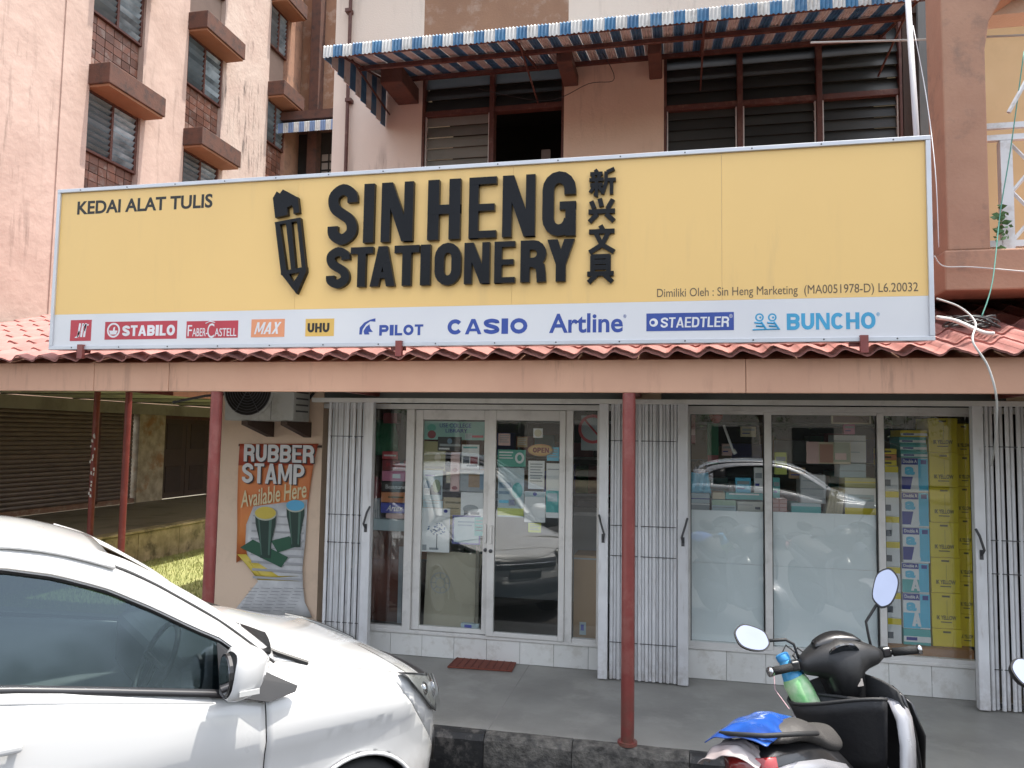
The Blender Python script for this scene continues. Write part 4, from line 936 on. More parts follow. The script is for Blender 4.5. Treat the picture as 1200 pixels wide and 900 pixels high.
for r in range(8):
    for k in range(5):
        x0 = 135+k*50-r*9; 
        if x0 < 70: continue
        a = B(x0+r*2, 704+r*14); b = B(x0+38+r*2, 708+r*14); bx('small_print', mat('small_print', (.14,.14,.16), .6), bn, a.x, b.x, YBn-.045, YBn-.044, b.z, a.z)
# door mat
mt = thing('doormat', 'rust red rubber doormat lying in front of the glass doors', 'doormat', P(563,779,Z=0))
c = [P(*p, Z=0) for p in ((524,783),(537,770),(606,776),(600,788))]
mb = MB().prism([(p.x, p.y) for p in c], 'z', .002, .016); mb.build('pad', mat('mat_rust', (.20,.055,.035), .9, bump=1.0, bscale=120), mt, bevel=.004)
for i in range(9):
    t0 = i/9+.03; a = c[0].lerp(c[3], t0); b = c[1].lerp(c[2], t0); MB().tube([(a.x, a.y, .017), (b.x, b.y, .017)], .004, 5).build('rib', mat('mat_rust_dark', (.13,.035,.025), .9), mt)
# ================================================================ cables
def cable(lbl, pts, m, r=.005, nm='cable', cat='cable'):
    # smooth through points
    P_ = [Vector(p) for p in pts]; out = []
    for i in range(len(P_)-1):
        p0 = P_[max(i-1,0)]; p1 = P_[i]; p2 = P_[i+1]; p3 = P_[min(i+2,len(P_)-1)]
        for k in range(6):
            t = k/6; out.append(.5*((2*p1)+(-p0+p2)*t+(2*p0-5*p1+4*p2-p3)*t*t+(-p0+3*p1-3*p2+p3)*t**3))
    out.append(P_[-1]); return tag(MB().tube(out, r, 6).build(nm, m, None, smooth=True), lbl, cat)
cable('white cable drooping from the sign corner over the tiles and down the shopfront', [P(1098,350,4.9),P(1125,360,4.95),P(1143,378,4.9),P(1140,400,4.75),P(1158,430,4.76),P(1168,470,4.82),P(1166,520,5.2),P(1162,545,6.1)], cable_w, .006)
cable('green string tied from the balcony railing down to the tiles', [P(1200,60,5.5),P(1185,170,5.5),P(1172,250,5.5),P(1163,330,5.3),P(1150,372,5.2)], cable_g, .004, 'string', 'string')
cable('white wire running along the face of the balcony beam', [P(1095,300,5.5),P(1106,312,5.55),P(1140,313,5.55),P(1210,319,5.55)], cable_w, .005, 'wire', 'wire')
cable('white conduit lying on the tiles beside the sign end', [P(1098,372,5.1),P(1120,376,5.15),P(1150,389,5.0),P(1165,391,4.95)], cable_w, .013, 'conduit', 'conduit')
cable('thin grey wire slung from the awning to the balcony foot', [P(1070,30,6),P(1085,110,5.6),P(1096,200,5.3),P(1100,290,5.3)], gate_m, .003, 'wire', 'wire')
pts = [P(1140+28*math.cos(i*1.3)+random.uniform(-8,8), 377+7*math.sin(i*1.9), 5.3+.12*math.sin(i*.7)) for i in range(26)]
cable('black tangle of wire heaped on the tiles under the balcony', pts, cable_b, .008, 'wire_tangle', 'wire')
cable('dark wire sagging between brackets under the awning', [P(700,52,YU-.3),P(720,92,YU-.3),P(690,98,YU-.15),P(640,118,YU-.1),P(560,104,YU-.15)], cable_b, .004, 'wire', 'wire')
# ================================================================ goods inside the shop
def cm(name, c, r=.5): return mat(name, c, r, var=tuple(v*.88 for v in c), vscale=5)
def carton(name, label, cat, rc, Y, dep, m, parts=(), group=None, skew=0.0):
    """a box standing at depth Y; parts: (kind, fx0, fy0, fx1, fy1, material, text) as fractions of its front, y down"""
    X0, X1, Z0, Z1 = RC(*rc, Y)
    t = thing(name, label, cat, ((X0+X1)/2, Y+dep/2, Z0), group)
    bx('body', m, t, X0, X1, Y, Y+dep, Z0, Z1, bevel=min(.004, (Z1-Z0)*.1))
    for i, p in enumerate(parts):
        k, a, b, c, d, pm = p[:6]; xa, xb = X0+(X1-X0)*a, X0+(X1-X0)*c; za_, zb_ = Z1-(Z1-Z0)*d, Z1-(Z1-Z0)*b; yy = Y-.0008*(i+1)
        if k == 'rect': bx(p[6] if len(p) > 6 else 'label', pm, t, xa, xb, yy-.0003, Y-.0002, za_, zb_)
        elif k == 'word': heavy_word(p[6], xa, xb, za_, zb_, yy, pm, t, depth=.0006, tk=.3)
        elif k == 'text': text_obj(p[6], xa, xb, za_, zb_, yy, pm, t, 'lettering', .0006, p[7] if len(p) > 7 else .01, p[8] if len(p) > 8 else 0)
    return t
W_ = cm('paper_white', (.76,.77,.78)); K_ = cm('box_black', (.02,.02,.022)); T_ = cm('teal_print', (.10,.42,.42)); NV = cm('navy_print', (.025,.04,.26)); SKY = cm('sky_print', (.10,.50,.72))
YE = cm('carton_yellow', (.76,.60,.035), .45); YD = cm('carton_print_dark', (.09,.075,.02)); KR = cm('kraft', (.34,.22,.12), .7); PK = cm('pink_card', (.62,.20,.34)); OR = cm('orange_card', (.66,.25,.10)); BL = cm('blue_card', (.06,.08,.42))
RD = cm('dark_red_card', (.22,.03,.04)); GN = cm('green_cloth', (.02,.16,.08), .8); GY = cm('grey_card', (.30,.33,.35)); LB = cm('pale_blue_card', (.42,.52,.56)); LP = cm('pale_pink_card', (.62,.42,.40)); BN = cm('brown_laminate', (.14,.05,.035), .3); OL = cm('olive_card', (.33,.30,.14)); CR = cm('cream_card', (.55,.48,.34))
def z6(x, y): return 430+x/6.427, 480+y/6.427
YI = YF+.16
# left sidelight stack
G1 = 'boxed desk goods stacked behind the left sidelight'
carton('product_box', 'dark red boxed goods topmost of the stack behind the left sidelight', 'box', (448,539.5,481,551.5), YI, .25, RD, (('text',.15,.25,.9,.75,p_red,'Rapid'),), G1)
carton('product_box', 'pink box with white oval in the stack left of the doors', 'box', (447.5,552,480.5,564), YI-.01, .25, PK, (('rect',.38,.3,.66,.7,W_),), G1)
carton('product_box', 'black box with white lettering between pink and orange boxes', 'box', (447,564.5,480,576.5), YI, .25, K_, (('text',.15,.3,.85,.7,W_,'Beautone'),), G1)
carton('product_box', 'orange box below the black one behind the left sidelight', 'box', (446.5,577,479.5,589), YI-.012, .25, OR, (('rect',.25,.4,.8,.55,YD),), G1)
carton('product_box', 'royal blue box with white script lettering behind the left sidelight', 'box', (446,589.5,479,601.5), YI-.005, .25, BL, (('text',.2,.2,.8,.8,W_,'Artex',.02,.4),), G1)
carton('product_box', 'small pale pink box below the royal blue box', 'box', (452,602,479,608), YI, .2, LP)
carton('product_box', 'pale grey blue tray box on top of the brown laminated sheet', 'box', (431,608.5,479,622), YI-.01, .3, LB)
carton('book', 'upright grey binders beside the royal blue box', 'binder', (433,584,445.5,608), YI+.03, .2, GY, tuple(('rect',.2*k+.08,.05,.2*k+.12,.95,W_,'spine') for k in range(5)))
tb = thing('rolled_sheet', 'tall brown laminated sheet roll standing behind the left sidelight', 'sheet', (P(452,736,YI).x, YI+.1, .22))
xa, xb = P(431,700,YI).x, P(476,700,YI).x; z0, z1 = .232, P(452,622,YI).z
MB().grid([[(xa+(xb-xa)*i/10, YI+.03+.05*math.cos(i/10*PI*2.0)*.4, z) for i in range(11)] for z in (z0, (z0+z1)*.5, z1)]).build('sheet', BN, tb, smooth=True, solid=.01)
MB().grid([[(xa+(xb-xa)*(i/10), YI+.005+.05*math.cos(i/10*PI*2.0)*.4+random.uniform(-.004,.004), z1-.25*j/4) for i in range(11)] for j in range(5)]).build('plastic_wrap', glass_mat('plastic_wrap', (.75,.6,.55), 2.5, 1.6, rough=.15), tb)
bx('edge_strip', GY, tb, P(468,660,YI).x, P(473,660,YI).x, YI-.02, YI-.01, z0, P(468,640,YI).z)
# hanging bag, cloth, bottles in the left sidelight
gbx = P(452,515,YI+.1)
mb = MB(); rows = []
for j in range(7):
    t = j/6; rows.append([(gbx.x-.10-.03*t+(.2+.06*t)*i/8, YI+.1+.03*math.sin(i*1.3+j), P(450,492,YI+.1).z-t*.33) for i in range(9)])
tag(mb.grid(rows).build('cloth_bag', GN, None, smooth=True, solid=.01), 'dark green cloth bag hanging behind the left sidelight', 'bag')
carton('gift_box', 'red gift pack under the green hanging bag', 'box', (448,529,466,538.5), YI+.04, .12, p_red, (('rect',.1,.4,.9,.6,W_),))
carton('gift_box', 'maroon pack at the top of the left sidelight', 'box', (449,484,465,496), YI+.05, .12, RD)
mb = MB(); q = P(473,545,YI+.05); mb.lathe([(.05,0),(.055,.02),(.055,.28),(.03,.36),(.03,.46),(.035,.47),(.035,.50)], (q.x, YI+.05, q.z), 14)
tag(mb.build('thermos', K_, None, smooth=True, angle=40), 'tall black thermos flask at the right of the left sidelight', 'flask')
mb = MB(); q = P(441,584,YI+.1); mb.lathe([(.045,0),(.05,.02),(.05,.13),(.02,.17),(.02,.2)], (q.x, YI+.1, q.z), 14)
tag(mb.build('jar', RD, None, smooth=True, angle=40), 'dark red jar beside the orange box at the gate', 'jar')
# left door papers
YDp = YF+.045
def paper(name, label, cat, rc, m, parts=(), Y=YDp, tilt=0, group=None):
    X0, X1, Z0, Z1 = RC(*rc, Y); t = thing(name, label, cat, ((X0+X1)/2, Y, Z0), group)
    bx('sheet', m, t, X0, X1, Y, Y+.0015, Z0, Z1)
    for i, p in enumerate(parts):
        k, a, b, c, d, pm = p[:6]; xa, xb = X0+(X1-X0)*a, X0+(X1-X0)*c; zA_, zB_ = Z1-(Z1-Z0)*d, Z1-(Z1-Z0)*b; yy = Y-.0006*(i+1)
        if k == 'rect': bx(p[6] if len(p) > 6 else 'print_block', pm, t, xa, xb, yy-.0002, Y-.0001, zA_, zB_)
        elif k == 'text': text_obj(p[6], xa, xb, zA_, zB_, yy, pm, t, 'lettering', .0005, p[7] if len(p) > 7 else .01, p[8] if len(p) > 8 else 0)
        elif k == 'disc':
            cx_, cz_ = (xa+xb)/2, (zA_+zB_)/2; MB().prism([(cx_+(xb-xa)/2*math.cos(2*PI*q_/20), cz_+(zB_-zA_)/2*math.sin(2*PI*q_/20)) for q_ in range(20)], 'y', yy-.0002, yy).build('print_disc', pm, t)
    return t
lines = lambda n, a, b, x0, x1, m: tuple(('rect', x0, a+(b-a)*k/n, x1-(.12 if k % 3 == 2 else 0), a+(b-a)*k/n+(b-a)/n*.4, m, 'text_line') for k in range(n))
GP = 'papers and posters taped behind the door glass'
GT = cm('poster_teal', (.26,.48,.44)); grn = cm('poster_green', (.10,.38,.30)); pic1 = cm('photo_dark', (.07,.09,.12)); pic2 = cm('photo_mid', (.16,.26,.36)); lime = cm('lime', (.52,.58,.12)); skin_c = cm('poster_skin', (.45,.30,.22))
paper('poster', 'wide teal banner poster with dark heading across the top of the left door', 'poster', (497,494,568,515.5), GT, (('text',.26,.1,.78,.33,NV,'USE COLLEGE'),('text',.36,.4,.72,.6,NV,'LIBRARY'),('disc',.05,.15,.2,.55,grn),('disc',.06,.5,.2,.95,RD),('rect',.74,.74,.98,.86,p_red)), group=GP)
paper('poster', 'black picture poster of figures under the teal banner', 'poster', (513,512,541,528.5), K_, (('rect',.08,.5,.95,.66,GY),('disc',.4,.1,.6,.5,pic2),('rect',.05,.78,.5,.9,W_)), Y=YDp-.004, group=GP)
paper('poster', 'olive yellow poster at the left edge of the left door', 'poster', (496.5,517,522,552), OL, (('rect',.05,.35,.95,.4,CR),('rect',.05,.85,.95,.92,YD),('disc',.5,.4,.8,.7,CR)), Y=YDp+.003, group=GP)
paper('poster', 'white poster with photo rows at the right of the left door', 'poster', (541,521,561.5,549), W_, (('rect',.08,.08,.9,.16,T_),('rect',.08,.5,.45,.8,pic1),('rect',.5,.5,.92,.8,RD),('rect',.3,.84,.9,.92,pic1)), group=GP)
paper('poster', 'narrow beige notice between the olive and white posters', 'notice', (528,530,538.5,576), LP, (('disc',.2,.4,.8,.5,RD),('disc',.2,.86,.8,.96,RD)), Y=YDp-.002, group=GP)
paper('poster', 'pale blue poster with photograph of blue bottles on the left door', 'poster', (495.8,551,518.5,586), LB, (('rect',.05,.5,.95,.82,pic1),('disc',.08,.35,.4,.7,pic2),('disc',.5,.3,.9,.75,cm('poster_olive',(.22,.28,.16))),('rect',.1,.15,.6,.2,NV)), Y=YDp-.004, group=GP)
paper('poster', 'pale notice strip under the blue bottle poster', 'notice', (495.8,586.5,519,595), LB, (('rect',.1,.3,.8,.45,GY),), Y=YDp-.003, group=GP)
paper('poster', 'kraft brown paper sheet in the middle of the left door', 'poster', (519.5,583,543,607), cm('kraft_pale', (.36,.29,.17)), (('rect',.1,.2,.9,.3,YD),('rect',.2,.5,.8,.56,YD)), Y=YDp+.001, group=GP)
paper('poster', 'poster of a brown sloping shape with a white outline on the left door', 'poster', (539,551,568,576), GY, (('rect',.35,.2,.8,.8,KR),('rect',.8,.1,.98,.9,pic2)), Y=YDp+.002, group=GP)
paper('poster', 'white poster with dark printed blocks low on the right of the left door', 'poster', (540,577,566,606), W_, (('disc',.1,.5,.8,.85,GY),('rect',.15,.75,.35,.95,pic1),('rect',.45,.8,.85,.9,pic1)), Y=YDp+.0, group=GP)
tp = paper('poster', 'white poster with a blue tree drawing on the left door', 'poster', (493.5,595.5,527,647), W_, (('rect',.05,.84,.2,.97,GY),('rect',.3,.90,.62,.95,GY),('disc',.78,.02,.92,.1,NV)), Y=YDp-.007, group=GP)
mb = MB(); tc = P(512,621,YDp-.008)
for i in range(40):
    a = random.uniform(0, 2*PI); r = random.uniform(.2,1); x = tc.x+.085*r*math.cos(a); z = tc.z+.055*r*math.sin(a)+.01; s = .010
    mb.add([(x-s, YDp-.0085, z), (x, YDp-.0085, z-s*.6), (x+s, YDp-.0085, z), (x, YDp-.0085, z+s*.6)], [(0,1,2,3)])
mb.build('tree_crown_print', cm('tree_blue', (.07,.17,.36)), tp)['kind'] = 'stuff'
bx('tree_trunk_print', pic1, tp, tc.x-.004, tc.x+.004, YDp-.009, YDp-.0082, tc.z-.17, tc.z-.03)
paper('framed_notice', 'pale blue notice in a dark frame at the right of the left door', 'framed notice', (530,604,563,638), NV, (('rect',.06,.06,.94,.94,LB,'mount'),('rect',.2,.2,.85,.25,pic2),('rect',.2,.32,.7,.36,pic2)), Y=YDp-.006, group=GP)
bd = thing('white_board', 'large beige board with a round emblem leaning low behind the left door', 'board', (P(530,737,YF+.2).x, YF+.2, .22))
xa, xb, z0, z1 = RC(497,648,562,736,YF+.12)
MB().prism([(xa, .24), (xb-.05, .24), (xb+.02, z1), (xa+.02, z1+.02)], 'y', YF+.12, YF+.14).build('panel', cm('board_beige', (.42,.38,.29), .6), bd)
q = P(516,683,YF+.118); 
for r0, r1 in ((.085,.092),(.04,.046)): MB().grid([[(q.x+r*math.cos(2*PI*k/24), YF+.1185, q.z+r*math.sin(2*PI*k/24)) for k in range(24)] for r in (r0, r1)], True).build('emblem_ring', GY, bd)
for k in range(8): a = k*PI/4; MB().tube([(q.x+.045*math.cos(a), YF+.1185, q.z+.045*math.sin(a)), (q.x+.085*math.cos(a), YF+.1185, q.z+.085*math.sin(a))], .003, 4).build('emblem_spoke', GY, bd)
bx('leaning_slat', cm('slat_grey', (.2,.18,.14)), bd, P(557,700,YF+.1).x, P(561,700,YF+.1).x, YF+.09, YF+.11, .24, P(560,640,YF+.1).z)
carton('paper_stack', 'small pile of blue and white leaflets on the floor at the left door', 'leaflets', (540,731,561,737.5), YF+.07, .05, LB, (('rect',.2,.2,.6,.8,BL),))
# right door papers
YR_ = YF+.0
paper('sticker', 'round white sticker at the top of the right door', 'sticker', (625,502,636,513), W_, (('disc',.1,.1,.9,.9,cm('cream', (.6,.55,.4))),), Y=YR_, group='stickers on the right door')
ov = P(634,527.5,YR_-.001); s_ = (P(644,527,YR_).x-ov.x)
ot = thing('open_sign', 'orange oval OPEN sign on dark upper glass of the right door', 'sign', (ov.x, ov.y, ov.z-.06))
MB().prism([(ov.x+.115*math.cos(2*PI*k/28), ov.z+.052*math.sin(2*PI*k/28)) for k in range(28)], 'y', YR_-.006, YR_-.001).build('oval_plate', cm('open_orange', (.52,.26,.10)), ot)
MB().prism([(ov.x+.10*math.cos(2*PI*k/28), ov.z+.042*math.sin(2*PI*k/28)) for k in range(28)], 'y', YR_-.007, YR_-.0062).build('oval_inner', cm('open_gold', (.60,.36,.12)), ot)
heavy_word('OPEN', ov.x-.07, ov.x+.07, ov.z-.022, ov.z+.022, YR_-.0072, RD, ot, depth=.0006)
paper('certificate', 'green and white certificate at the left of the right door', 'certificate', (583.3,527,616,547), grn, (('rect',.05,.12,.55,.2,W_),('rect',.05,.3,.5,.36,W_),('rect',.05,.46,.55,.52,W_),('disc',.62,.15,.95,.8,W_),('disc',.7,.28,.87,.66,grn)), Y=YR_, group='papers on the right door')
paper('poster', 'pale blue poster with lime strip on the left of the right door', 'poster', (583.3,548,614,606), LB, (('rect',.0,.82,1,.97,lime),('rect',.05,.3,.5,.42,pic2),('rect',.05,.48,.45,.54,pic2),('disc',.55,.3,.95,.62,T_),('rect',.05,.66,.5,.72,SKY)), Y=YR_+.002, group='papers on the right door')
paper('notice', 'white printed notice above the payment notice on the right door', 'notice', (619,540,638,573), W_, lines(7,.1,.8,.12,.88,GY), Y=YR_, group='papers on the right door')
paper('notice', 'white payment notice with grey block in the middle of the right door', 'notice', (614.5,576,639,612), W_, (('rect',.02,.02,.98,.18,LB),('disc',.4,.02,.6,.14,NV)), Y=YR_-.003, group='papers on the right door')
paper('notice', 'tall teal and white notice at the right side of the right door', 'notice', (640,543,656.5,607), W_, (('rect',.0,.5,.9,.9,T_),('rect',.1,.55,.8,.7,LB),('rect',.1,.1,.9,.12,GY)), Y=YR_, group='papers on the right door')
# right sidelight
cq = P(692,500,YI-.05)
ns = thing('round_prohibition_sign', 'white sign with a red ring at the top of the right sidelight', 'sign', (cq.x, YI-.05, cq.z-.15))
X0, X1, Z0, Z1 = RC(681,487,702,528,YI-.05); bx('plate', GY, ns, X0, X1+.04, YI-.05, YI-.045, Z0, Z1)
MB().grid([[(cq.x+.02+r*math.cos(2*PI*k/28), YI-.0515, cq.z-.02+r*math.sin(2*PI*k/28)) for k in range(28)] for r in (.10,.125)], True).build('ring', p_red, ns)
MB().tube([(cq.x-.05, YI-.052, cq.z+.06), (cq.x+.09, YI-.052, cq.z-.10)], .008, 4).build('bar', p_red, ns)
carton('cardboard_box', 'tall brown cardboard carton standing in the right sidelight', 'carton', (672,651,702,749), YI-.04, .3, KR, (('rect',.0,.03,1,.05,GY,'tape'),('rect',.25,.8,.5,.95,LB),('rect',.3,.83,.42,.9,BL)))
# counter and shelving deeper in so that the room is not empty
shf = thing('display_shelf', 'dim display shelves loaded with stock deep inside the shop', 'shelf', (-1.2, 9.6, .2))
for z in (.3,.75,1.2,1.65,2.1): bx('shelf_board', GY, shf, -3.4, 2.6, 9.3, 9.75, z, z+.03)
for x in (-3.4,-1.9,-.4,1.1,2.57): bx('shelf_upright', GY, shf, x, x+.03, 9.28, 9.76, .2, 2.3)
ms = [W_, T_, RD, BL, YE, GN, LB, KR, OR, K_]
for z in (.33,.78,1.23,1.68):
    x = -3.3; k = 0
    while x < 2.4:
        ww = random.uniform(.12,.4); 
        bx('stock', random.choice(ms), shf, x, x+ww, 9.32+random.uniform(0,.05), 9.7, z+.0005, z+random.uniform(.15,.36)); x += ww+.01
ct = thing('counter', 'dim shop counter inside behind the glass doors', 'counter', (-1.2, 8.2, .2))
bx('counter_front', GY, ct, -2.0, .2, 8.0, 8.05, .2, 1.1); bx('counter_top', W_, ct, -2.05, .25, 7.95, 8.5, 1.101, 1.14)
# ---- window 1 and 2 goods, standing on a shelf behind the frosted panels
def w5(x, y): return 800+x/5, 470+y/5
YW = YF+.12
wsh = thing('window_shelf', 'long shelf behind the frosted panels of the display windows', 'shelf', (.8, YW+.2, 1.2))
zsh = P(850,601,YW).z
bx('shelf_board', GY, wsh, vx(807), vx(1030), YW-.06, YW+.5, zsh-.03, zsh)
bx('shelf_leg', GY, wsh, vx(806), vx(807)+.02, YW+.1, YW+.14, .2, zsh-.031); bx('shelf_leg', GY, wsh, vx(1029), vx(1030), YW+.1, YW+.14, .2, zsh-.031)
def W5(nm, lb, ct_, x0, y0, x1, y1, m, parts=(), Y=YW, dep=.22, g='stock on the display window shelf'):
    a = w5(x0, y0); b = w5(x1, y1); return carton(nm, lb, ct_, (a[0], a[1], b[0], b[1]), Y, dep, m, parts, g)
W5('box', 'grey blue box at the left end of the window shelf', 'box', 40,600,158,648, GY, (('rect',0,.0,1,.15,W_),))
W5('box', 'pale box with blue lid in the left display window', 'box', 42,540,158,598, LB, (('rect',0,.5,1,.6,NV),))
W5('box', 'pale green box on the window shelf beside the grey blue one', 'box', 170,580,314,648, LB, (('rect',0,.0,1,.45,cm('mint', (.36,.50,.38))),('rect',.05,.6,.95,.66,GY)))
W5('box', 'white box with printed end label right of the pale green one', 'box', 320,590,470,648, cm('off_white', (.55,.55,.50)), (('rect',.7,.5,.9,.75,pic1),('rect',.05,.3,.6,.36,GY)))
W5('box', 'teal green box lying on the pale boxes in the left display window', 'box', 250,538,470,578, T_, (('rect',.1,.1,.9,.3,W_),), Y=YW+.02)
W5('box', 'small tan box left of the teal one in the display window', 'box', 175,535,248,575, CR, Y=YW+.01)
W5('box', 'red and white striped packets in the middle display window', 'packets', 520,572,612,652, cm('rose_card', (.50,.26,.24)), tuple(('rect',.05+.5*i,.08+.3*j,.45+.5*i,.3+.3*j,LP) for i in range(2) for j in range(3)))
W5('box', 'teal box with white top on the middle window shelf', 'box', 636,600,810,658, T_, (('rect',0,.0,1,.3,LB),))
W5('box', 'pale carton stack in the centre of the middle display window', 'carton', 690,430,838,600, cm('pale_grey_card', (.45,.46,.48)), (('rect',.0,.48,1,.52,GY),('rect',.1,.2,.6,.24,GY),('rect',.1,.7,.6,.74,GY)), Y=YW+.03)
W5('box', 'white case lid standing in the middle display window', 'box', 885,200,1075,360, W_, (('rect',0,.2,1,.24,GY),('rect',.1,.6,.8,.64,LB)), Y=YW+.08)
W5('box', 'pale box below the white case in the middle display window', 'box', 920,365,1075,450, LB, (('rect',0,.5,1,.56,GY),), Y=YW+.06)
W5('ream_stack', 'white and yellow reams of paper at the right of the middle display window', 'paper reams', 950,510,1140,665, W_, (('rect',0,.75,1,1.0,YE),('rect',.1,.25,.9,.5,LB),('rect',.45,.35,.8,.4,GY)), Y=YW+.0)
W5('ream_stack', 'yellow wrapped ream on top of the white reams', 'paper ream', 950,450,1135,508, cm('ream_yellow_pale', (.58,.54,.28)), (('rect',0,.4,1,.5,YE),), Y=YW+.02)
W5('poster_card', 'colourful comic style magazine row in the middle display window', 'magazines', 725,240,985,368, CR, (('rect',.0,.0,.28,1,LP),('rect',.3,.1,.6,.95,cm('mag_red',(.42,.22,.16))),('disc',.35,.3,.55,.8,CR),('rect',.62,.0,.98,.9,cm('mag_green',(.24,.28,.20))),('rect',.65,.5,.9,.8,LP)), Y=YW-.02, dep=.01)
W5('sign_card', 'brown card with pale border at the top of the middle display window', 'card', 870,80,1105,135, CR, (('rect',.05,.15,.95,.85,cm('card_brown',(.16,.08,.06))),), Y=YW-.02, dep=.01)
mb = MB()
for i in range(9):
    a = w5(835+i*11, 668); b = w5(868+i*9, 530-abs(i-5)*4); c = w5(843+i*11, 668); A_, B_, C_ = P(*a, YW), P(*b, YW), P(*c, YW)
    o = MB().prism([(A_.x, A_.z), (C_.x, C_.z), (B_.x+.012, B_.z), (B_.x, B_.z)], 'y', YW-.02, YW+.14).build('book', [CR, cm('cream2', (.48,.42,.30))][i % 2], None)
    tag(o, 'cream exercise book, %s in the leaning row of the middle window' % ['leftmost','second from the left','third from the left','fourth from the left','middle one','sixth from the left','third from the right','second from the right','rightmost'][i], 'book', 'leaning cream exercise books')
q = P(839,488,YW+.1)
rb = thing('red_balloon', 'round red balloon hanging at the top of the left display window', 'balloon', (q.x, YW+.1, q.z-.06))
MB().lathe([(.004,-.075),(.012,-.065),(.035,-.045),(.058,-.01),(.062,.02),(.045,.055),(.015,.068),(.001,.07)], (q.x, YW+.1, q.z), 18).build('balloon_skin', cm('balloon_red', (.40,.02,.03), .2), rb, smooth=True)
MB().tube([(q.x, YW+.1, q.z-.075), (q.x+.01, YW+.1, q.z-.2)], .002, 4).build('string', W_, rb)
carton('tall_banner', 'dark green tall carton below the red balloon', 'carton', (829,496,842,544), YW+.08, .1, GN, (('rect',0,.78,1,.95,RD),))
carton('tall_banner', 'pink and red hanging pack at the left edge of the display window', 'pack', (809,486,815,520), YW+.05, .05, cm('dull_rose', (.30,.08,.10)), (('rect',.1,.5,.9,.7,LP),))
rows = []
cb0 = P(808,553,YW-.01); cb1 = P(832,578,YW-.01)
for j in range(8): rows.append([(cb0.x+(cb1.x-cb0.x)*(i/10)*(1-.15*(1-j/7))+.01, YW-.01+.012*math.sin(i*1.7+j*.8), cb0.z+(cb1.z-cb0.z)*j/7-.008*math.sin(i/10*PI)*(7-j)/7) for i in range(11)])
tag(MB().grid(rows).build('blue_cloth', SKY, None, smooth=True, solid=.006), 'folded sky blue cloth at the lower left of the left display window', 'cloth')
q = P(820,553,YW+.02); tag(MB().lathe([(.02,0),(.045,.02),(.05,.06),(.035,.10),(.012,.12)], (q.x, YW+.02, q.z-.02), 12).build('black_pouch', K_, None, smooth=True), 'black pouch resting on the blue cloth', 'pouch')
tag(MB().tube([P(848,498,YW+.02), P(860,531,YW+.02)], .010, 8).tube([P(859,527,YW+.02), P(862,532,YW+.02)], .016, 8).build('white_stick', W_, None), 'white stick leaning in the left display window', 'stick')
# ---- window 3: stacks on a timber plinth
YQ = YF+.14
pl = thing('timber_plinth', 'low varnished timber plinth under the stacked paper', 'plinth', (vx(1085), YQ+.2, .2))
zpl = P(1090,757,YQ).z
bx('front_board', mat('plinth_wood', (.40,.20,.09), .5, var=(.30,.14,.06), vscale=4), pl, vx(1036), vx(1139), YQ-.05, YQ-.02, .2, zpl-.022); bx('top_board', mat('plinth_wood', (.4,.2,.1)), pl, vx(1036), vx(1139), YQ-.055, YQ+.5, zpl-.02, zpl-.001)
def col_boxes(px0, px1, py_top, py_bot, n, Y, dep, kind, skewpx=0):
    z0 = zpl if py_bot is None else P(px0,py_bot,Y).z; z1 = P((px0+px1)/2, py_top, Y).z
    X0, X1 = P(px0,620,Y).x, P(px1,620,Y).x; H = (z1-z0)/n; return X0, X1, z0, H
ordn = ['lowest', 'second from the bottom', 'third from the bottom', 'fourth from the bottom', 'fifth from the bottom', 'sixth from the bottom', 'seventh from the bottom', 'eighth from the bottom', 'ninth from the bottom', 'tenth from the bottom']
def yellow_col(x0, x1, ztop, n, Y, dep, which, g):
    H = (ztop-zpl)/n; z = zpl
    hs = [.55]+[1.08]*(n-1) if which.startswith('front') else [1]*n; tot = sum(hs)
    for i in range(n):
        h = (ztop-zpl)*hs[i]/tot; dx = random.uniform(-.006,.006)
        t = thing('paper_carton', '%s yellow paper carton in the %s column' % (ordn[i], which), 'carton', ((x0+x1)/2, Y, z), g)
        bx('body', YE, t, x0+dx, x1+dx, Y, Y+dep, z+.001, z+h-.001, bevel=.004)
        bx('lid_edge', YE, t, x0+dx-.003, x1+dx+.003, Y-.004, Y+.02, z+h-.05, z+h-.0015)
        yy = Y-.0048; w_ = x1-x0
        bx('print_mark', YD, t, x0+dx+w_*.35, x0+dx+w_*.62, yy-.0006, yy, z+h-.032, z+h-.018)
        if h > .15:
            text_obj('PAPER ONE' if False else 'IK YELLOW', x0+dx+w_*.16, x0+dx+w_*.84, z+h*.25, z+h*.37, Y-.0005, YD, t, 'lettering', .0006, .03)
            bx('print_mark', YD, t, x0+dx+w_*.3, x0+dx+w_*.68, Y-.0012, Y-.0002, z+h*.17, z+h*.20)
            bx('seam', YD, t, x0+dx+w_*.52, x0+dx+w_*.528, Y-.0012, Y-.0002, z+h*.38, z+h-.055)
        z += h
zt3 = P(1105,490,YQ).z
yellow_col(vx(1094)+.0, vx(1128), zt3, 7, YQ, .32, 'front yellow', 'yellow paper cartons stacked in the right display window')
yellow_col(vx(1129), vx(1150), zt3-.04, 7, YQ+.06, .32, 'partly hidden right', 'yellow paper cartons stacked in the right display window')
xa, xb = vx(1060), vx(1092)
z = zpl; ztb = P(1073,504,YQ).z; hs = [.45,1,.85,1,1,.98,.2,.2,.2,.2]; tot = sum(hs)
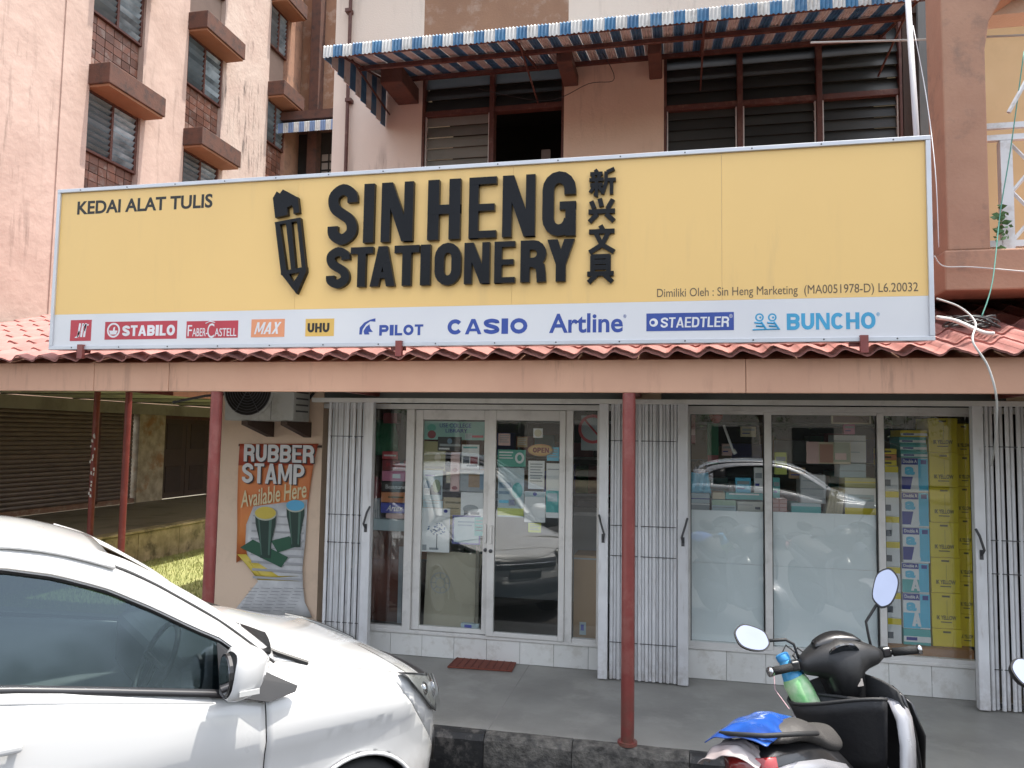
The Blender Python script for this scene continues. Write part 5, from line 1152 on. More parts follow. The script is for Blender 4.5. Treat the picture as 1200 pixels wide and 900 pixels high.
for i, h_ in enumerate(hs):
    h = (ztb-zpl)*h_/tot; dx = random.uniform(-.008,.004)
    t = thing('paper_ream_pack', '%s blue and white copy paper pack in the middle column' % ordn[i], 'paper pack', ((xa+xb)/2, YQ, z), 'blue and white copy paper packs in the right display window')
    big = h > .15; last = i == len(hs)-1
    bx('body', YE if last else (W_ if big else T_), t, xa+dx, xb+dx, YQ-.01, YQ+.27, z+.001, z+h-.001, bevel=.003)
    w_ = xb-xa; yy = YQ-.0105
    if big:
        bx('top_band', NV, t, xa+dx+.001, xa+dx+w_*.62, yy-.0008, yy, z+h*.80, z+h-.004); bx('panel', SKY, t, xa+dx+w_*.63, xb+dx-.002, yy-.0009, yy, z+h*.05, z+h*.98)
        if i in (1, 2): bx('field', SKY if i == 1 else T_, t, xa+dx+.001, xa+dx+w_*.625, yy-.0007, yy, z+h*.02, z+h*.45)
        else: bx('field', NV, t, xa+dx+.001, xa+dx+w_*.42, yy-.0007, yy, z+h*.08, z+h*.45)
        heavy('A', xa+dx+w_*.32, xa+dx+w_*.66, z+h*.08, z+h*.46, yy-.0012, W_, t, depth=.0006)
        text_obj('a', xa+dx+w_*.12, xa+dx+w_*.5, z+h*.50, z+h*.74, yy-.0012, SKY, t, 'lettering', .0006, .05)
        bx('print_mark', NV, t, xa+dx+w_*.72, xa+dx+w_*.93, yy-.0016, yy-.0009, z+h*.82, z+h*.94)
        text_obj('Double A', xa+dx+w_*.06, xa+dx+w_*.58, z+h*.85, z+h*.95, yy-.001, W_, t, 'lettering', .0006, .02)
    else:
        bx('top_band', W_, t, xa+dx+.001, xb+dx-.001, yy-.0008, yy, z+h*.2, z+h*.55); bx('panel', NV, t, xa+dx+w_*.1, xa+dx+w_*.5, yy-.0016, yy-.0009, z+h*.3, z+h*.5)
    z += h
xa, xb = vx(1039), vx(1057.5); z = zpl; ztb = P(1048,546,YQ).z; n = 7
for i in range(n):
    h = (ztb-zpl)/n
    t = thing('paper_ream_pack', '%s white and yellow paper pack in the left column' % ordn[i], 'paper pack', ((xa+xb)/2, YQ, z), 'white and yellow paper packs in the right display window')
    bx('body', W_, t, xa, xb, YQ, YQ+.25, z+.001, z+h-.001, bevel=.003)
    bx('yellow_band', YE, t, xa+.001, xb-.001, YQ-.001, YQ-.0001, z+h*.74, z+h-.004); bx('print_mark', pic1, t, xa+.012, xa+.055, YQ-.001, YQ-.0001, z+h*.2, z+h*.45)
    z += h
for i, m_ in enumerate((YE, OR, YE)):
    t = thing('flat_pack', ['yellow', 'orange', 'dull yellow'][i]+' flat pack on top of the left paper column'+['', ' in the middle', ' uppermost'][i], 'pack', ((xa+xb)/2, YQ, z), 'flat packs on the left paper column')
    bx('body', m_, t, xa-.02, xb-.01, YQ, YQ+.2, z+.001, z+.045, bevel=.003); bx('print_mark', YD, t, xa, xb-.05, YQ-.001, YQ-.0001, z+.015, z+.03); z += .046

random.seed(21)
pal = [W_, LB, T_, CR, GY, SKY, LP, KR, lime, PK]; pn = ['white','pale blue','teal','cream','grey','sky blue','pale pink','kraft brown','lime','pink']
spots = [(497,572,504,580,'at the left edge under the wide notice of the left door'),(545,508,553,515,'just under the teal banner of the left door'),(556,606,567,628,'at the right edge low on the left door'),(523,553,528,566,'beside the narrow beige notice'),
 (596,585,604,593,'on the pale blue poster of the right door'),(641,524,655,540,'above the tall teal notice on the right door'),(584,508,598,522,'at the top left of the right door'),(606,512,618,524,'left of the OPEN sign'),(619,613,634,624,'under the payment notice')]
for i, (a, b, c, d_, wh) in enumerate(spots):
    k = i % len(pal); paper('notice', 'small %s notice %s' % (pn[k], wh), 'notice', (a, b, c, d_), pal[k], lines(4,.15,.85,.12,.88,GY if k != 4 else NV), Y=(YDp-.010 if a < 575 else YR_-.006), group='small notices on the doors')
for i, (a, b, c, d_, k, wh) in enumerate(((862,560,880,579,5,'standing behind the teal box in the left window'),(884,548,894,579,0,'at the right end of the left window stack'),(908,530,922,556,8,'on its edge in the middle window'),(925,548,944,561,7,'lying in the middle window'),(906,560,914,585,2,'upright at the left of the middle window'),(989,497,1002,509,9,'near the top of the middle window'),(846,520,858,534,6,'high in the left window'),(868,500,886,512,3,'high at the right of the left window'))):
    carton('packet', 'small %s packet %s' % (pn[k], wh), 'packet', (a, b, c, d_), YW+.05+.01*i, .06, pal[k], (('rect',.1,.2,.9,.4,GY),('rect',.1,.6,.6,.7,NV)), 'small packets in the display windows')
# ================================================================ the car
def car(name, label, loc, rot, paint_mat, group=None, detail=True):
    root = thing(name, label, 'car', (0, 0, 0), group)
    blackp = mat('car_black_plastic', (.014,.014,.015), .42); trim = mat('car_dark_trim', (.03,.03,.033), .35)
    rub = mat('tyre_rubber', (.02,.02,.02), .8, bump=.3); rim_m = mat('rim_silver', (.45,.46,.47), .3, metal=.9); cg = glass_mat('car_glass', (.24,.32,.33), 1.7, 1.6, rough=.075, gcol=(.74,.90,1.0))
    cg2 = glass_mat('car_windscreen', (.55,.60,.58), 2.0, 1.6); lampg = glass_mat('lamp_lens', (.85,.86,.84), 1.4, 1.5); chrome = mat('chrome', (.6,.6,.62), .12, metal=1.0)
    seatm = mat('car_seat', (.05,.055,.065), .85); ditch = mat('seam_dark', (.02,.02,.02), .7); amber = mat('amber_lens', (.5,.2,.05), .3)
    # outline in plan (x, half width), shoulder height, for stations from the rear
    ST_ = [(-3.16,0,1.07),(-3.15,.35,1.08),(-3.10,.60,1.11),(-2.98,.735,1.14),(-2.7,.785,1.14),(-2.35,.80,1.13),(-2.0,.80,1.11),(-1.6,.80,1.075),(-1.2,.80,1.015),(-.85,.80,.945),(-.60,.80,.90),(-.45,.80,.88),(-.28,.80,.885),(-.12,.80,.878),(.05,.797,.865),(.18,.787,.848),(.30,.762,.825),(.41,.715,.79),(.51,.625,.745),(.595,.48,.70),(.645,.31,.665),(.67,.15,.65),(.675,0,.65)]
    zc = [(-.5,1.11),(-.3,1.06),(-.1,.99),(.1,.92),(.3,.845),(.42,.79),(.55,.72),(.62,.68),(.69,.64)]
    def zcf(x):
        if x <= zc[0][0]: return zc[0][1]
        for (a, za_), (b, zb_) in zip(zc[:-1], zc[1:]):
            if a <= x <= b: return za_+(zb_-za_)*(x-a)/(b-a)
        return zc[-1][1]
    # refine stations
    def cr(p0, p1, p2, p3, t): return tuple(.5*((2*b)+(-a+c)*t+(2*a-5*b+4*c-d)*t*t+(-a+3*b-3*c+d)*t**3) for a, b, c, d in zip(p0, p1, p2, p3))
    S_ = []
    for i in range(len(ST_)-1):
        p = [ST_[max(i-1, 0)], ST_[i], ST_[i+1], ST_[min(i+2, len(ST_)-1)]]
        for k in range(5): S_.append(cr(*p, k/5))
    S_.append(ST_[-1])
    prof = [(.15,-.10),(.21,-.035),(.36,-.022),(.46,-.024),(.56,-.019),(.64,-.008),(.70,.008),(.78,.001)]      # (z, outward)
    def side_row(x, y, zs):
        """outward offset scales toward the centre line"""
        pts = []
        # crease: door waist line lightly concave above
        for z, o in prof:
            zz = z if z < zs-.12 else None
            if zz is None: continue
            k = 1+o/.8; xx = x if x < .2 else x+(o*.6)*(x-.2)/.35
            lo = 0.0
            if x > .3: lo = .02*math.sin(min(1, max(0, (z-.3)/.35))*PI)*(x-.3)/.25
            pts.append((xx+lo, y*k, z))
        pts.append((x-(.006 if x > .3 else 0), y*.988, zs-.075)); pts.append((x-(.02 if x > .3 else 0), y*.972, zs-.03)); pts.append((x-(.05 if x > .3 else 0)-(.0), y*.935, zs))
        return pts
    nP = 11
    rows = []
    for x, y, zs in S_:
        r = side_row(x, max(y, 0), zs)
        while len(r) < nP: r.insert(-3, tuple((a+b)/2 for a, b in zip(r[-4], r[-3])))
        rows.append(r[:nP] if len(r) >= nP else r)
    def mirror(rows): return [[(p[0], -p[1], p[2]) for p in r] for r in rows]
    def cut(mb, planes):
        """keep the part of the mesh on the positive side of every plane (co, no)"""
        me = mb.mesh('tmp'); bm = bmesh.new(); bm.from_mesh(me); bpy.data.meshes.remove(me)
        for co, no in planes:
            bmesh.ops.bisect_plane(bm, geom=bm.verts[:]+bm.edges[:]+bm.faces[:], plane_co=co, plane_no=no, clear_inner=True, dist=1e-5)
        out = MB(); bm.verts.index_update(); out.add([v.co.copy() for v in bm.verts], [tuple(v.index for v in f.verts) for f in bm.faces]); bm.free(); return out
    def wheelcut(mb, cx, cz, rr, sgn):
        """remove faces inside the wheel arch, snapping the border onto the circle"""
        me = mb.mesh('tmp'); bm = bmesh.new(); bm.from_mesh(me); bpy.data.meshes.remove(me)
        for k in range(24):
            a = 2*PI*k/24+PI/24; no = Vector((math.cos(a), 0, math.sin(a))); co = Vector((cx, 0, cz))+no*rr*math.cos(PI/24)
            fs = [f for f in bm.faces if (Vector((f.calc_center_median().x-cx, f.calc_center_median().z-cz)).length < rr*1.5)]
            g_ = list({v for f in fs for v in f.verts})+list({e for f in fs for e in f.edges})+fs
            bmesh.ops.bisect_plane(bm, geom=g_, plane_co=co, plane_no=no, dist=1e-5)
        dl = [f for f in bm.faces if all(((v.co.x-cx)*math.cos(q)+(v.co.z-cz)*math.sin(q)) <= rr*math.cos(PI/24)+1e-4 for v in f.verts for q in [2*PI*k/24+PI/24 for k in range(24)])]
        bmesh.ops.delete(bm, geom=dl, context='FACES'); lo = [v for v in bm.verts if not v.link_faces]; bmesh.ops.delete(bm, geom=lo, context='VERTS')
        out = MB(); bm.verts.index_update(); out.add([v.co.copy() for v in bm.verts], [tuple(v.index for v in f.verts) for f in bm.faces]); bm.free(); return out
    Vx = Vector
    full = MB().grid([r[::1] for r in rows]); 
    for sgn in (1, -1):
        rws = rows if sgn > 0 else mirror(rows)
        shell = MB().grid(rws)
        if sgn < 0: shell.f = [f[::-1] for f in shell.f]
        shell = wheelcut(wheelcut(shell, 0.0, .205, .325, sgn), -2.45, .205, .325, sgn)
        def panel(nm, x0, x1, m, extra=()):
            pl = []
            if x0 is not None: pl.append((Vx((x0[0], 0, x0[1])), Vx((1, 0, x0[2]))))
            if x1 is not None: pl.append((Vx((x1[0], 0, x1[1])), Vx((-1, 0, x1[2]))))
            q = cut(shell, pl+list(extra))
            if q.v: return q.build(nm, m, root, smooth=True, solid=.006, fix=True)
        # y<0 is the visible side
        dz = .26
        door = panel('front_door', (-1.597, .5, .02), (-.453, .6, -.0), paint_mat)
        panel('rear_door', (-2.22, .5, .12), (-1.603, .5, -.02), paint_mat)
        panel('rear_quarter', None, (-2.226, .5, -.12), paint_mat)
        panel('front_fender', (-.447, .6, 0), (.40, .55, -.75), paint_mat)
        panel('bumper', (.404, .55, .75), None, paint_mat)
        # the seams show the dark inner sill behind them
        bx('inner_pillar', blackp, root, -.48, -.42, sgn*.70, sgn*.775, .25, .86); bx('inner_pillar', blackp, root, -1.63, -1.57, sgn*.70, sgn*.775, .25, 1.0)
        hb = bx('door_handle', paint_mat, root, -1.50, -1.34, sgn*.812, sgn*.845, .875, .912, bevel=.014, seg=3)
        MB().tube([(-1.49, sgn*.79, .893), (-1.49, sgn*.83, .893)], .012, 8).tube([(-1.36, sgn*.79, .893), (-1.36, sgn*.83, .893)], .014, 8).build('handle_foot', paint_mat, root)
        # wheels
        for wx in (0.0, -2.45):
            wl = MB().lathe([(.19,-.09),(.255,-.10),(.285,-.085),(.295,-.05),(.295,.05),(.285,.085),(.255,.10),(.19,.09)], (wx, sgn*.69, .205), 40, 'y').build('wheel', rub, root, smooth=True, angle=50)
            rr = MB().lathe([(.03,.0),(.192,.0),(.192,.012),(.17,.016)], (wx, sgn*.79 if sgn > 0 else -.775, .205), 32, 'y')
            mb = MB(); yy = sgn*.785
            mb.lathe([(.195,-.012),(.195,.012),(.172,.012),(.172,-.012)], (wx, yy, .205), 36, 'y')
            for k in range(7):
                a = 2*PI*k/7; mb.tube([(wx+.03*math.cos(a), yy+.0, .205+.03*math.sin(a)), (wx+.18*math.cos(a), yy-.0, .205+.18*math.sin(a))], [.022, .014], 6)
            mb.lathe([(.04,-.015),(.045,.0),(.04,.015)], (wx, yy, .205), 16, 'y'); mb.build('rim', rim_m, wl, smooth=True, angle=40)
            MB().lathe([(.17,-.01),(.17,.01)], (wx, sgn*.70, .205), 24, 'y').build('brake_disc', gate_d, wl)
            # arch liner and flare lip
            MB().grid([[(wx+.33*math.cos(PI*k/20), sgn*t_, .205+.33*math.sin(PI*k/20)) for k in range(21)] for t_ in (.45, .79)]).build('arch_liner', blackp, root, smooth=True)
            MB().tube([(wx+.327*math.cos(PI*k/24), sgn*.797, .205+.327*math.sin(PI*k/24)) for k in range(25)], .010, 6).build('arch_lip', paint_mat, root, smooth=True)
        MB().box(-2.0, -.36, sgn*.72, sgn*.79, .12, .20).build('side_sill', blackp, root, bevel=.01)
    # hood and front top: from the shoulder line to the centre
    fr = [(s, r[-1]) for s, r in zip(S_, rows) if s[0] >= -.60]
    hr = []
    for (x, y, zs), e in fr:
        xs = x if x < .15 else .15+(x-.15)*.84
        row = []
        for t in (0,.06,.14,.26,.4,.55,.7,.85,1.0):
            g_ = {0:0,.06:.16,.14:.36,.26:.58,.4:.76,.55:.88,.7:.95,.85:.99,1.0:1.0}[t]
            xx = e[0]+(xs-e[0])*t; row.append((xx, e[1]*(1-t), e[2]+(zcf(xs)-e[2])*g_))
        hr.append(row)
    full_h = [r + [(p[0], -p[1], p[2]) for p in r[::-1][1:]] for r in hr]
    hm = MB().grid(full_h); hm.f = [f[::-1] for f in hm.f]
    hood = cut(hm, [(Vx((0, .655, 0)), Vx((.16, -1, 0))), (Vx((0, -.655, 0)), Vx((.16, 1, 0))), (Vx((.50, 0, .8)), Vx((-1, 0, .0))), (Vx((-.48,0,0)), Vx((1,0,.0)))])
    hood.build('hood', paint_mat, root, smooth=True, fix=True, solid=.006)
    for sgn in (1, -1):
        cut(hm, [(Vx((0, sgn*.661, 0)), Vx((-.16, sgn*1, 0))), (Vx((.50, 0, .8)), Vx((-1, 0, .0)))]).build('fender_top', paint_mat, root, smooth=True, fix=True, solid=.006)
    cut(hm, [(Vx((.504, 0, .8)), Vx((1, 0, 0)))]).build('front_panel', paint_mat, root, smooth=True, fix=True, solid=.006)
    # front face: grille, lower intake, lamps
    def front_strip(z0, z1, ymax, off, m, nm, xs=.0):
        rr = []
        for k in range(17):
            y = -ymax+2*ymax*k/16; x = None
            for a, b in zip(S_[:-1], S_[1:]):
                if a[0] > .2 and b[1] <= abs(y) <= a[1]: x = a[0]+(b[0]-a[0])*((a[1]-abs(y))/max(1e-6, a[1]-b[1]))
            x = x if x is not None else .675
            rr.append([(x+off+xs, y, z0), (x+off+xs+.006, y, (z0+z1)/2), (x+off+xs, y, z1)])
        return MB().grid(rr).build(nm, m, root, smooth=True, solid=.012)
    front_strip(.555, .66, .42, .012, trim, 'grille'); front_strip(.602, .617, .40, .022, chrome, 'grille_bar'); front_strip(.26, .43, .48, .008, blackp, 'lower_grille'); front_strip(.455, .55, .20, .016, cm('plate_black', (.02,.02,.02)), 'number_plate')
    # headlights: wrap round the corner. Outline in (arc parameter, z)
    plan = [(s[0], s[1]) for s in S_ if s[0] > .02]
    def corner(u):     # u in metres along the outline from x=.02
        acc = 0
        for a, b in zip(plan[:-1], plan[1:]):
            d = math.hypot(b[0]-a[0], b[1]-a[1])
            if acc+d >= u: t = (u-acc)/d; return a[0]+(b[0]-a[0])*t, a[1]+(b[1]-a[1])*t
            acc += d
        return plan[-1]
    top = [(.20,.850),(.31,.822),(.40,.795),(.50,.765),(.60,.738),(.70,.715)]; bot = [(.20,.838),(.31,.72),(.40,.635),(.50,.585),(.60,.575),(.70,.585)]
    for sgn in (1, -1):
        def patch(grow, off, f0=0, f1=1, e0=0, e1=1):
            rr = []
            for i in range(len(top)):
                zt_, zb2 = top[i][1]+grow, bot[i][1]-grow; q = corner(top[i][0]); row = []
                for k in range(7):
                    t = k/6; z = zt_+(zb2-zt_)*t; inn = .05*(1-t)**2+.004
                    cx_, cy_ = q; nrm = Vx((cx_-(-.2), cy_)).normalized(); row.append((cx_-nrm.x*inn+nrm.x*off, sgn*(cy_-nrm.y*inn+nrm.y*off), z))
                rr.append(row)
            return rr
        hl = MB().grid(patch(.0, .010)).build('headlight', mat('lamp_reflector', (.30,.31,.31), .3, metal=.5), root, smooth=True, solid=.004)
        MB().grid(patch(.006, .044)).build('lens', lampg, hl, smooth=True)
        pb = patch(.002, .016); ed = [r[0] for r in pb]+[pb[-1][k] for k in range(7)]+[r[-1] for r in pb[::-1]]+[pb[0][6-k] for k in range(7)]
        MB().tube(ed, .003, 4, cap=False).build('bezel', trim, hl)
        q = corner(.50); MB().lathe([(.005,-.02),(.035,-.015),(.045,.012),(.047,.014)], (q[0]-.022, sgn*(q[1]-.020), .69), 18, 'x').build('projector', chrome, hl, smooth=True)
        q = corner(.38); MB().lathe([(.004,-.02),(.028,-.01),(.034,.012)], (q[0]-.028, sgn*(q[1]-.004), .735), 14, 'x').build('reflector', chrome, hl, smooth=True)
    # greenhouse -------------------------------------------------
    rail = [(-.38,.985),(-.48,1.078),(-.62,1.195),(-.80,1.32),(-.90,1.385),(-1.03,1.455),(-1.24,1.53),(-1.45,1.57),(-1.8,1.59),(-2.2,1.585),(-2.55,1.555),(-2.85,1.48),(-3.02,1.36),(-3.10,1.2),(-3.14,1.08)]
    def railz(x):
        for (a, za_), (b, zb_) in zip(rail[:-1], rail[1:]):
            if b <= x <= a: return za_+(zb_-za_)*(x-a)/(b-a)
        return rail[0][1] if x > rail[0][0] else rail[-1][1]
    def yg(z, x=-1.5):
        e = .735-.235*(z-.95)-.05*max(0, z-1.3)
        return e-.08*max(0, min(1, (-2.4-x)/.7))
    RL = []
    for i in range(len(rail)-1):
        p = [rail[max(i-1,0)], rail[i], rail[i+1], rail[min(i+2,len(rail)-1)]]
        for k in range(4): RL.append(cr(*p, k/4))
    RL.append(rail[-1])
    XH = -1.02       # windscreen header
    # roof skin
    def roofrow(x, z, bulge):
        y0 = yg(z, x)-.012; r = []
        for k in range(13):
            t = -1+2*k/12; r.append((x-.0+(0), t*y0, z+bulge*(1-t*t)**.8+.012*(1-abs(t))))
        return r
    rr = [roofrow(x, z, .048) for x, z in RL if x <= XH+.001 and x >= -3.0]
    rr = [[(p[0]+.10*(1-(p[1]/yg(1.45))**2)*0, p[1], p[2]) for p in r] for r in rr]
    ro_ = MB().grid(rr); ro_.build('roof', paint_mat, root, smooth=True, solid=.01, fix=True)
    # windscreen and rear screen
    def screen(xa, za_, xb, zb_, bow, nm, g_, inset=.05):
        rws = []
        for j in range(9):
            t = j/8; x = xa+(xb-xa)*t; z = za_+(zb_-za_)*t+.02*math.sin(PI*t); y0 = yg(z, x)-inset
            rws.append([(x+bow*(1-(k/6-1)**2), (k/6-1)*y0, z+.035*(1-(k/6-1)**2)*t) for k in range(13)])
        return MB().grid(rws).build(nm, g_, root, smooth=True)
    screen(-.46, 1.075, XH-.01, railz(XH)+.0, .03, 'windscreen', cg2, .13); screen(-3.12, 1.15, -3.0, 1.37, -.05, 'rear_window', cg, .09)
    tail = MB().grid([[( -3.15+.0, -.60+1.2*k/8, z) for k in range(9)] for z in (.72,1.13)]).build('tailgate', paint_mat, root, solid=.03)
    cb = MB().grid([[(-.50+.125*(1-(k/6-1)**2), (k/6-1)*.66, 1.068), (-.40+.13*(1-(k/6-1)**2), (k/6-1)*.69, 1.035-.0*abs(k/6-1))] for k in [q_ for q_ in range(13)]]).build('cowl', blackp, root, smooth=True, solid=.012)
    for wy in (-.30, .15): MB().tube([(-.42, wy, 1.085), (-.45, wy+.2, 1.092), (-.48, wy+.38, 1.10)], .007, 6).build('wiper', blackp, root)
    if True:
        MB().tube([(-.46, -.50, 1.068), (-.33, -.58, 1.0), (-.20, -.64, .945)], .012, 6).build('cowl_seal', blackp, root)
    for sgn in (1, -1):
        def yy(x, z, o=0): return sgn*(yg(z, x)+o)
        # cant rail / A pillar: band from the door glass line up to the roof rail
        gt = [(-.55,1.06),(-.63,1.128),(-.735,1.185),(-.89,1.28),(-1.065,1.375),(-1.243,1.443),(-1.429,1.488),(-1.7,1.512),(-2.1,1.50),(-2.45,1.455),(-2.7,1.38),(-2.85,1.27)]
        def gtz(x):
            for (a, za_), (b, zb_) in zip(gt[:-1], gt[1:]):
                if b <= x <= a: return za_+(zb_-za_)*(x-a)/(b-a)
            return gt[0][1] if x > gt[0][0] else None
        xs = [-.42-.05*i for i in range(50)]
        bw = []
        for x in xs:
            if x < -2.85: break
            zt_ = railz(x); zb2 = gtz(x)
            if x > -.55: zb2 = max(.93, 1.06-(x+.55)*1.15)
            row = []
            for k in range(7):
                t = k/6; z = zt_+(zb2-zt_)*t; inn = .050*(1-t)**2.2
                row.append((x, sgn*(yg(z, x)-inn+.004), z+.0))
            bw.append(row)
        MB().grid(bw).build('roof_rail', paint_mat, root, smooth=True, solid=.008, fix=True)
        MB().grid([[(x+.0, sgn*(yg(z, x)-.046), z+.001), (x+.004, sgn*(yg(z, x)-.065), z+.022), (x+.008, sgn*(yg(z, x)-.10), z+.038), (x+.012, sgn*(yg(z, x)-.135), z+.030), (x, sgn*(yg(z, x)-.145), z+.004)] for x, z in RL if x > XH-.14]).build('windscreen_pillar', paint_mat, root, smooth=True, solid=.006)
        MB().tube([(x, sgn*(yg(z, x)-.043), z+.0045) for x, z in RL if x > -2.9], .0055, 4).build('roof_ditch', ditch, root)
        # rear pillar panel
        MB().grid([[(x, sgn*(yg(z)-.02-.10*(-2.45-x if x < -2.45 else 0)), z) for z in (1.0,1.1,1.2,1.3,1.42)] for x in (-2.62,-2.8,-2.95,-3.06)]).build('rear_pillar', paint_mat, root, smooth=True, solid=.01)
        # belt moulding, window seal
        belt = [(-.55,.905),(-.64,.925),(-1.06,1.01),(-1.41,1.078),(-1.7,1.115),(-2.0,1.135),(-2.62,1.15)]
        def bz(x):
            for (a, za_), (b, zb_) in zip(belt[:-1], belt[1:]):
                if b <= x <= a: return za_+(zb_-za_)*(x-a)/(b-a)
            return belt[0][1] if x > belt[0][0] else belt[-1][1]
        MB().grid([[(x, sgn*(yg(z)+o), z) for z, o in ((bz(x)-.016,.024),(bz(x)+.002,.024),(bz(x)+.010,.010))] for x in [-.56-.1*i for i in range(21)]]).build('belt_moulding', trim, root, smooth=True, solid=.006)
        MB().grid([[(x, sgn*(.742+(.0 if j else .03)), bz(x)-.012-(.0 if j else .03)) for j in range(2)] for x in [-.46-.1*i for i in range(22)]]).build('door_top', paint_mat, root, smooth=True, solid=.004)
        ol = [(x, gtz(x)) for x in [-.56-.07*i for i in range(32)] if gtz(x)]
        MB().grid([[(x, yy(x, z, .004), z+.012), (x, yy(x, z, .003), z-.012)] for x, z in ol]).build('window_seal', blackp, root, smooth=True, solid=.005)
        def sideglass(x0, x1, nm, m=cg):
            n_ = 14; rws = []
            for i in range(n_+1):
                x = x0+(x1-x0)*i/n_; z0 = bz(x)+.004; z1 = (gtz(x) or 1.2)-.004
                rws.append([(x, yy(x, z0+(z1-z0)*k/5, -.010), z0+(z1-z0)*k/5) for k in range(6)])
            return MB().grid(rws).build(nm, m, root, smooth=True)
        sideglass(-.635, -1.56, 'side_window'); sideglass(-1.66, -2.45, 'side_window')
        for x0, x1 in ((-1.55,-1.675),(-2.44,-2.66)):
            MB().grid([[(x, yy(x, z, .002), z) for z in [bz(x)+(gtz(x)-bz(x))*k/4 for k in range(5)]] for x in (x0, (x0+x1)/2, x1)]).build('pillar', blackp, root, smooth=True, solid=.006)
        # black triangle at the mirror foot
        tri = [(-.645,.925),(-.645,1.120),(-.56,1.055),(-.46,.985),(-.315,.905),(-.33,.885),(-.45,.868)]
        tp_ = [(x, z) for x, z in tri]; mbt = MB(); ty_ = lambda z: yg(z)+.014+max(0, 1.0-z)*.42; vs = [(x, sgn*ty_(z), z) for x, z in tp_]; c_ = (-.52, sgn*(ty_(.97)+.003), .97)
        mbt.add(vs+[c_], [(i, (i+1) % len(vs), len(vs)) for i in range(len(vs))]); mbt.build('mirror_triangle', blackp, root, solid=.006)
        # door mirror
        mr = []
        for x, w_, h0, h1 in ((-.655,.075,.955,1.125),(-.645,.093,.945,1.14),(-.615,.098,.94,1.148),(-.575,.093,.945,1.14),(-.54,.075,.955,1.12),(-.515,.045,.98,1.09)):
            cz_ = (h0+h1)/2; hh = (h1-h0)/2; cy_ = .905
            mr.append([(x+.02*math.sin(a), sgn*(cy_+w_*(abs(math.cos(a))**.6)*(1 if math.cos(a) > 0 else -1)), cz_+hh*(abs(math.sin(a))**.6)*(1 if math.sin(a) > 0 else -1)) for a in [2*PI*k/20 for k in range(20)]])
        mm_ = MB().grid(mr, True); nv = len(mm_.v); mm_.f.append(tuple(range(nv-20, nv))); mm_.mi.append(0)
        mo = mm_.build('door_mirror', paint_mat, root, smooth=True, fix=True)
        MB().prism([(sgn*(.905+.072*math.cos(a)), 1.04+.085*math.sin(a)) for a in [2*PI*k/20 for k in range(20)]], 'x', -.668, -.655).build('mirror_rim', blackp, mo)
        MB().prism([(sgn*(.905+.064*math.cos(a)), 1.04+.075*math.sin(a)) for a in [2*PI*k/20 for k in range(20)]], 'x', -.671, -.6685).build('mirror_glass', mat('mirror_silver', (.8,.8,.82), .02, metal=1), mo)
        MB().grid([[(-.64+.02*k, sgn*(.905+.099), z) for z in (.995,.975)] for k in range(5)]).build('indicator', mat('lens_white', (.6,.6,.58), .2), mo, solid=.006)
        MB().box(-.63, -.54, sgn*.74, sgn*.86, .93, .965).build('mirror_arm', blackp, mo, bevel=.008)
    # interior
    bx('dashboard', seatm, root, -.78, -.42, -.66, .66, .72, 1.02, bevel=.05); bx('cabin_floor', seatm, root, -2.9, -.36, -.68, .68, .26, .32)
    for sy in (-.36, .36):
        for sx in (-1.42, -2.3):
            s = MB().box(sx-.02, sx+.46, sy-.23, sy+.23, .42, .60).build('seat', seatm, root, bevel=.05, seg=3)
            MB().prism([(sx-.02,.56),(sx+.10,.58),(sx-.09,1.18),(sx-.19,1.16)], 'y', sy-.22, sy+.22).build('backrest', seatm, s, bevel=.04, seg=3)
            MB().box(sx-.22, sx-.11, sy-.13, sy+.13, 1.21, 1.40).build('headrest', seatm, s, bevel=.04, seg=3)
    sw_ = MB(); cc = Vx((-.80, -.36, .98)); ax1_ = Vx((0,1,0)); ax2_ = Vx((.42,0,.9))
    sw_.tube([cc+ax1_*.18*math.cos(2*PI*k/24)+ax2_*.18*math.sin(2*PI*k/24) for k in range(25)], .014, 6, cap=False).tube([cc-ax1_*.17, cc+ax1_*.17], .014, 5).tube([cc, cc-ax2_*.17], .014, 5); sw_.build('steering_wheel', blackp, root, smooth=True)
    bx('mirror_inside', blackp, root, -1.0, -.98, -.1, .1, 1.36, 1.42, bevel=.01)
    root.location = loc; root.rotation_euler = (0, 0, rot)
    return root
white_paint = mat('car_paint_white', (.60,.60,.595), .30, var=(.58,.58,.575), vscale=2, coat=1.0, grime=((.33,.30,.26), GND+.25, GND+.62, .6))
CO = Vector((-2.0327, 3.8922, -.10))
c1 = car('parked_car', 'white hatchback car parked nose to the right in front of the shop walkway', CO, math.radians(50.1), white_paint)
def copy_tree(o, parent=None, m=None):
    c = o.copy(); COL.objects.link(c); c.parent = parent
    if m and c.type == 'MESH' and c.data.materials and c.data.materials[0] and c.data.materials[0].name == 'car_paint_white':
        c.material_slots[0].link = 'OBJECT'; c.material_slots[0].material = m
    for ch in o.children: copy_tree(ch, c, m)
    return c
for (x, y, r, m, lb) in ((2.2,-3.4,3,mat('car_paint_silver', (.50,.51,.53), .3, coat=1.0, metal=.3),'silver car parked across the road, seen only in the shop glass'),
                         (-4.2,-3.6,-2,mat('car_paint_grey', (.07,.075,.085), .3, coat=1.0),'dark grey car parked across the road, left one in the reflections'),
                         (7.6,-3.5,2,mat('car_paint_red', (.28,.03,.03), .3, coat=1.0),'red car parked across the road, right one in the reflections')):
    c2 = copy_tree(c1, None, m); c2.location = (x+1.3, y, -.10); c2.rotation_euler = (0, 0, math.radians(r)); c2['label'] = lb; c2['group'] = 'cars parked across the road'
